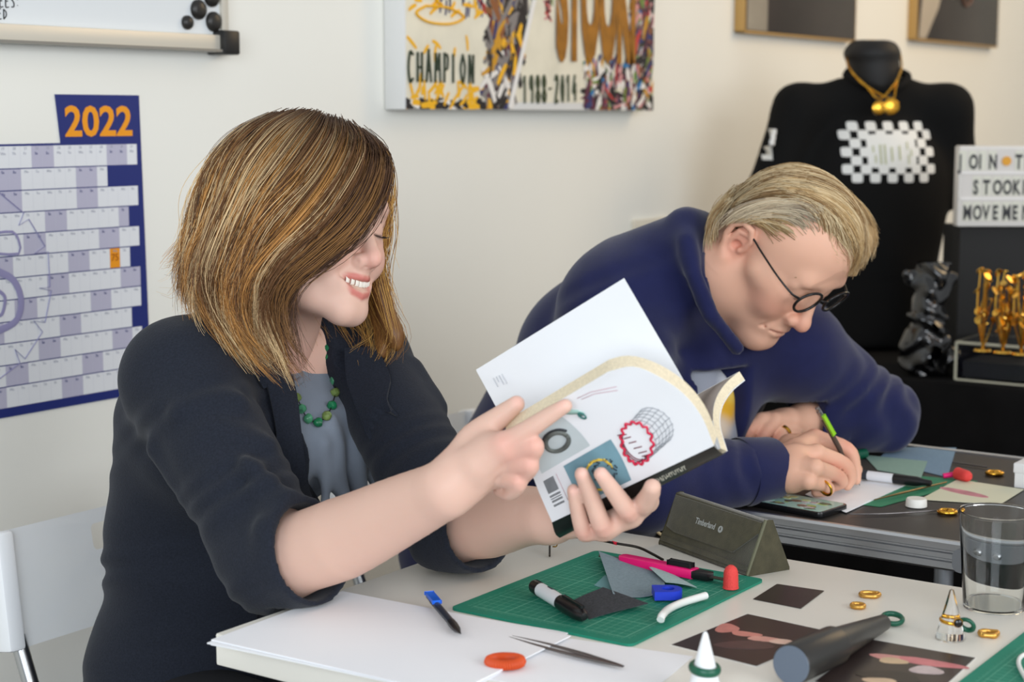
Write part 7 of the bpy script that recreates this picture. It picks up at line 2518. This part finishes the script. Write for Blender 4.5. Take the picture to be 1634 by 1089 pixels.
# rimless reading glasses lying behind the book
gl = empty('reading_glasses', (1.6741, 1.1092, 0.7410), 0, 'dark wire reading glasses lying on the white table under the book', 'glasses')
WIRE = mat('dark_wire', (48, 42, 38), 0.3, metal=0.7)
into(gl, tube('temple', [(1.6797, 1.1094, 0.7570), (1.6981, 1.0840, 0.7600), (1.7083, 1.0366, 0.7570), (1.7204, 1.0148, 0.7530), (1.7208, 0.9958, 0.7480), (1.7165, 0.9777, 0.7440)], [0.0012, 0.0015, 0.0016, 0.0017, 0.0018, 0.0018], WIRE, None, 8, n=6))
into(gl, tube('temple_mark', [(1.7083, 1.0437, 0.7575), (1.7072, 1.0368, 0.7572)], 0.0021, mat('red_mark', (206, 30, 56), 0.4), None, 8))
into(gl, tube('hinge_post', [(1.6874, 1.1200, 0.7570), (1.6729, 1.1112, 0.7480), (1.6598, 1.1025, 0.7420)], 0.0012, WIRE, None, 8))
into(gl, tube('hinge_post', [(1.6849, 1.1128, 0.7570), (1.6889, 1.1099, 0.7550), (1.6756, 1.1030, 0.7510), (1.6737, 1.1072, 0.7500)], 0.0009, mat('brass_wire', (150, 118, 60), 0.3, metal=1.0), None, 8, n=4))
into(gl, tube('bridge', [(1.6848, 1.1183, 0.7570), (1.6823, 1.1332, 0.7530), (1.6701, 1.1389, 0.7500)], 0.0010, WIRE, None, 8, n=4))

# beige cable running down between the tables
o = tube('cable', [(1.8600, 1.1386, 0.7354), (1.8700, 1.1158, 0.7450), (1.8800, 1.0979, 0.7387), (1.8900, 1.0826, 0.7254), (1.9000, 1.0615, 0.6943), (1.91, 0.97, 0.45), (1.91, 0.90, 0.02), (1.92, 0.70, 0.006)], 0.0022, mat('beige_cable', (206, 184, 140), 0.5), None, 10, n=6)
tag(o, 'beige cable curving down between the two tables', 'cable')

# bead necklace
shv = [woman.matrix_world @ v.co for v in shirt.data.vertices] if False else [v.co for v in shirt.data.vertices]
bvh_sh = BVHTree.FromPolygons(shv, [tuple(p.vertices) for p in shirt.data.polygons])
nk = empty('bead_necklace', (1.55, 1.35, 0.90), 0, 'necklace of chunky green stone beads round the woman\'s neck', 'necklace')
BG = [mat('bead_malachite', (28, 112, 72), 0.3, noise=0.3, nscale=120), mat('bead_moss', (112, 132, 72), 0.35, noise=0.35, nscale=150), mat('bead_jade', (74, 140, 104), 0.3, noise=0.3, nscale=120)]
bp = [(1.5789, 1.3850, 0.9834), (1.5730, 1.3780, 0.9736), (1.5717, 1.3720, 0.9594), (1.5680, 1.3660, 0.9455), (1.5632, 1.3600, 0.9310), (1.5501, 1.3530, 0.9171), (1.5395, 1.3500, 0.9065), (1.5221, 1.3500, 0.9005), (1.5064, 1.3530, 0.9072), (1.4988, 1.3570, 0.9201), (1.4946, 1.3620, 0.9339)]
pts_ = []
for k, p in enumerate(bp):
    h = bvh_sh.ray_cast(Vector(p) - LAY * 0.2, LAY, 0.4)
    p = Vector(p)
    if h[0] is not None and (h[0] - p).length < 0.07:
        p = h[0] - LAY * 0.006
    pts_.append(p)
for k, p in enumerate(pts_):
    bm = bmesh.new()
    bmesh.ops.create_icosphere(bm, subdivisions=2, radius=0.0062)
    rb = random.Random(k)
    for v in bm.verts:
        v.co *= 1 + 0.16 * math.sin(3 * v.co.x * 300 + k) * rb.random() + rb.uniform(-0.07, 0.07)
        v.co += p
    into(nk, bm_obj('bead', bm, BG[(0, 0, 2, 2, 1, 0, 1, 0, 2, 2, 1)[k]], None, True))
into(nk, tube('cord', [pts_[0] + Vector((0, 0.03, 0.03))] + pts_ + [pts_[-1] + Vector((-0.004, 0.03, 0.03))], 0.0007, mat('cord_black', (20, 20, 20), 0.8), None, 5, n=3))

# ---------------------------------------------------------------- things on the black table
BZ = 0.7405
# phone showing a picture
pa, pb, pc_, pd_ = [Vector(p) for p in ((2.0462, 1.0655, 0.7480), (2.0902, 1.0572, 0.7480), (2.0885, 0.9187, 0.7480), (2.0279, 0.9166, 0.7480))]
xd = (pd_ - pa)
FP = frame_from((pa.x, pa.y, BZ), xd, pb - pa)
Lp, Wp = xd.length, 0.072
ph = empty('smartphone', (pa.x, pa.y, BZ), 0, 'smartphone showing a picture beside the drawing hand on black table', 'phone')
into(ph, plate('phone_body', round_rect(Lp, Wp, 0.009, 4, Lp / 2, Wp / 2), 0.0002, 0.0082, mat('phone_black', (18, 18, 20), 0.25), None, 0.0012, M=FP))
into(ph, plate('screen', round_rect(Lp - 0.008, Wp - 0.006, 0.007, 4, Lp / 2, Wp / 2), 0.0080, 0.0085, mat('screen_base', (158, 196, 186), 0.2), None, 0, M=FP))
rp = random.Random(4)
tones = [(84, 104, 84), (160, 178, 104), (196, 206, 206), (120, 96, 82), (62, 66, 62), (190, 172, 174), (200, 206, 150), (150, 190, 176)]
for k in range(46):
    x, y = rp.uniform(0.028, Lp - 0.022), rp.uniform(0.008, Wp - 0.008)
    r_ = rp.uniform(0.003, 0.009)
    into(ph, plate('picture_shape', [(x + r_ * math.cos(t) * rp.uniform(0.7, 1.3), y + r_ * 0.7 * math.sin(t)) for t in [2 * math.pi * j / 7 for j in range(7)]], 0.0085, 0.0086 + 0.00001 * k, mat('screen_tone_%d' % (k % 8), tones[k % 8], 0.25), None, 0, M=FP))

# papers he draws on
flat_quad('paper_sheet', [xy((2.1472, 0.9950, 0.7410)), xy((2.2832, 1.0035, 0.7410)), xy((2.2965, 0.9021, 0.7410)), xy((2.0820, 0.9029, 0.7410))], BZ + 0.0006, 0.0008, SHEET, None, 'white drawing paper under the man\'s writing hand', 'paper', 'papers on the black table')
flat_quad('paper_sheet', [xy((2.0918, 0.9273, 0.7410)), xy((2.1486, 0.9248, 0.7410)), xy((2.1866, 0.9040, 0.7410)), xy((2.0743, 0.9013, 0.7410))], BZ + 0.0016, 0.0006, SHEET, None, 'narrow paper slip sticking out in front of the drawing paper', 'paper', 'papers on the black table')

# green folder / mat under the marker
flat_quad('green_card', [xy((2.1361, 0.9028, 0.7410)), xy((2.3603, 0.9082, 0.7410)), xy((2.3742, 0.8277, 0.7410)), xy((2.1388, 0.8794, 0.7410))], BZ + 0.0001, 0.0004, mat('card_green', (40, 128, 92), 0.6), None, 'green card sheet under the drawing paper on black table', 'card')
flat_quad('sandpaper', [xy((2.3363, 1.0049, 0.7410)), xy((2.4214, 1.0379, 0.7410)), xy((2.4250, 0.9992, 0.7410)), xy((2.3558, 0.9455, 0.7410))], BZ + 0.0008, 0.0005, mat('sandpaper_black', (52, 50, 48), 0.9), None, 'black sandpaper piece next to the drawing hand', 'sandpaper', 'sandpaper scraps')
flat_quad('sandpaper', [xy((2.5415, 1.0320, 0.7410)), xy((2.5976, 0.9425, 0.7410)), xy((2.3741, 0.8731, 0.7410)), xy((2.4313, 1.0070, 0.7410))], BZ + 0.0002, 0.0005, mat('sandpaper_slate_blue', (120, 146, 168), 0.9, noise=0.05, nscale=200), None, 'slate blue sandpaper sheet at the far side of black table', 'sandpaper', 'sandpaper scraps')
flat_quad('sandpaper', [xy((2.4510, 1.0382, 0.7410)), xy((2.4619, 0.9380, 0.7410)), xy((2.3436, 0.9017, 0.7410)), xy((2.3567, 0.9756, 0.7410))], BZ + 0.0016, 0.0005, mat('sandpaper_sage', (140, 170, 158), 0.9, noise=0.05, nscale=200), None, 'sage green sandpaper sheet overlapping the slate blue one', 'sandpaper', 'sandpaper scraps')
o = tube('green_wax_piece', [(2.4075, 1.0403, 0.7480), (2.4380, 1.0307, 0.7480)], 0.008, GRN, None, 12)
tag(o, 'dark green wax stub behind the drawing hand', 'wax')

# marker pen
M_, L_ = rod_frame((2.2781, 0.9758, 0.7500), (2.2808, 0.8605, 0.7500), 0.0075, BZ + 0.0022)
mk = empty('marker_pen', tuple(M_.translation), 0, 'white barrelled marker with black cap beside drawing paper on black table', 'pen', 'marker pens')
rod_lathe('barrel', [(0, 0), (0.0070, 0.001), (0.0070, L_ * 0.50)], M_, WHTP, mk)
rod_lathe('label_band', [(0.0072, L_ * 0.08), (0.0072, L_ * 0.16)], M_, mat('pen_label', (52, 58, 66), 0.5), mk)
rod_lathe('cap', [(0.0074, L_ * 0.50), (0.0072, L_ * 0.80), (0.0050, L_ * 0.88), (0.0042, L_ * 0.98), (0, L_)], M_, BLKP, mk)

# red finger tip with pink stick
t0, t1 = Vector((2.3672, 0.8556, 0.7500)), Vector((2.3483, 0.8225, 0.7500))
LM = (t1 - t0).normalized().to_track_quat('Z', 'Y').to_matrix().to_4x4()
LM.translation = t0
thimble(tuple(t0), 'red rubber finger tip lying on black table near slate sandpaper', 0.028, 0.0088, None, LM)
o = tube('pink_stick', [(2.3609, 0.8749, 0.7450), (2.3700, 0.8604, 0.7480)], 0.0038, PINK, None, 10)
tag(o, 'short hot pink plastic stick beside the lying red finger tip', 'stick')


def gold_on(p, label, R_=0.0095, r=0.003):
    c = Vector(p)
    g_ = empty('gold_ring', (c.x, c.y, BZ), 0, label, 'ring', 'gold rings')
    M4 = Matrix.Translation((c.x, c.y, BZ + r * 1.1)) @ Matrix.Rotation(-0.9, 4, 'Z')
    into(g_, tube('band', [M4 @ Vector((R_ * 1.2 * math.cos(t), R_ * math.sin(t), 0)) for t in [2 * math.pi * k / 30 for k in range(30)]], r, GOLD, None, 10, True))
    into(g_, lathe('boss', [(0, 0.005), (0.004, 0.0035), (0.006, 0.0)], GOLD, None, 14, M=M4 @ Matrix.Translation((R_ * 0.4, 0, 0))))
    return g_


gold_on((2.4308, 0.8222, 0.7420), 'small gold ring far on the black table near the white box')
gold_on((2.1516, 0.7895, 0.7420), 'gold ring on black table beside the plastic cup')
gr = empty('gold_ring', (2.1574, 0.9647, 0.7520), 0, 'gold ring with dark stone on the drawing hand\'s small finger', 'ring', 'gold rings')
c_ = Vector((2.1086, 0.9475, 0.7640))
into(gr, ring_band('band', tuple(c_), 0.0108, 0.0018, GOLD, None, None, Matrix.Rotation(1.2, 4, 'Y') @ Matrix.Rotation(0.3, 4, 'X'), 1.3, gr))
gw = empty('wedding_band', (2.3002, 1.1053, 0.7950), 0, 'gold wedding band on the man\'s resting hand', 'ring', 'gold rings')
c0_, c1_ = Vector((2.3153, 1.1066, 0.8080)), Vector((2.2745, 1.1019, 0.7850))
Mw = (c1_ - c0_).normalized().to_track_quat('Z', 'Y').to_matrix().to_4x4()
Mw.translation = c0_.lerp(c1_, 0.55)
into(gw, lathe('band', [(0.0140, -0.003), (0.0150, -0.003), (0.0152, 0.0), (0.0150, 0.003), (0.0140, 0.003)], GOLD, None, 28, M=Mw))

# pencil he draws with
pt0, pt1 = Vector((2.2397, 0.9531, 0.7430)), Vector((2.1516, 0.9830, 0.8667))
pdl = empty('drawing_pencil', tuple(pt0), 0, 'slim pencil with lime green clip held in the man\'s drawing hand', 'pencil')
FP2 = frame_from(pt0, pt1 - pt0, Vector((0, 0, 1)))
Lq = (pt1 - pt0).length
rod_lathe('barrel', [(0.0004, 0), (0.0030, 0.016), (0.0036, 0.02), (0.0036, Lq * 0.93)], FP2, mat('pencil_taupe', (84, 70, 62), 0.4), pdl)
rod_lathe('end_cap', [(0.0038, Lq * 0.86), (0.0038, Lq * 0.95), (0.0030, Lq * 0.952), (0.0030, Lq * 0.99), (0, Lq)], FP2, STEEL, pdl)
into(pdl, box('clip', (Lq * 0.66, -0.0030, -0.0062), (Lq * 0.90, 0.0030, -0.0036), mat('lime_green', (150, 206, 40), 0.4), None, 0.0006, M=FP2))

# needle file, pale pink print, small cap, glass slip, white box
o = tube('needle_file', [(2.1609, 0.8979, 0.7440), (2.2156, 0.8791, 0.7460), (2.3266, 0.8572, 0.7440)], [0.0009, 0.0018, 0.0012], mat('file_bronze', (140, 120, 84), 0.35, metal=1.0), None, 8, n=4)
tag(o, 'bronze coloured needle file pointing away on the green card', 'file')
o = tube('steel_scriber', [(2.0660, 0.8923, 0.7430), (2.1000, 0.8499, 0.7430), (2.1640, 0.7960, 0.7430)], [0.0008, 0.0014, 0.0008], TWM, None, 8, n=4)
tag(o, 'thin dark steel scriber lying along the front of black table', 'tool')
o = tube('steel_scriber', [(2.4746, 0.9030, 0.7430), (2.4683, 0.8468, 0.7430)], 0.0012, TWM, None, 8)
tag(o, 'short steel scriber behind the slate blue sandpaper', 'tool')
pp = empty('photo_print', (2.3003, 0.8104, 0.7410), 0, 'pale print with pink smudge on the black table', 'photo')
flat_quad('print_sheet', [xy((2.2095, 0.8509, 0.7410)), xy((2.3658, 0.8548, 0.7410)), xy((2.3551, 0.7532, 0.7410)), xy((2.2432, 0.7493, 0.7410))], BZ + 0.0006, 0.0006, mat('print_cream', (214, 212, 186), 0.6), pp)
c_ = (2.2864, 0.8163, 0.7410)
into(pp, plate('printed_shape', [(c_[0] + 0.040 * math.sin(t) * 0.3 + 0.012 * math.cos(t), c_[1] + 0.040 * math.sin(t)) for t in [2 * math.pi * j / 20 for j in range(20)]], BZ + 0.0012, BZ + 0.0014, mat('smudge_pink', (196, 128, 138), 0.6, noise=0.25, nscale=50)))
o = lathe('bottle_cap', [(0, 0.011), (0.0125, 0.011), (0.0140, 0.009), (0.0145, 0.0), (0, 0)], mat('cap_white', (228, 226, 218), 0.45), None, 28, loc=tuple(Vector((2.1694, 0.8405, 0.7412))))
tag(o, 'small round white cap on the black table', 'cap')
bx_ = Vector((2.3622, 0.7700, 0.7412))
wbx = empty('white_box', (bx_.x + 0.04, bx_.y - 0.04, BZ), 0, 'small white lidded box on the black table beyond the plastic cup', 'box')
into(wbx, box('box_body', (bx_.x, bx_.y - 0.085, BZ + 0.0003), (bx_.x + 0.07, bx_.y, BZ + 0.030), mat('box_white', (236, 236, 236), 0.6), None, 0.001))
into(wbx, box('lid', (bx_.x - 0.0015, bx_.y - 0.0865, BZ + 0.022), (bx_.x + 0.0715, bx_.y + 0.0015, BZ + 0.036), MATS['box_white'], None, 0.001))
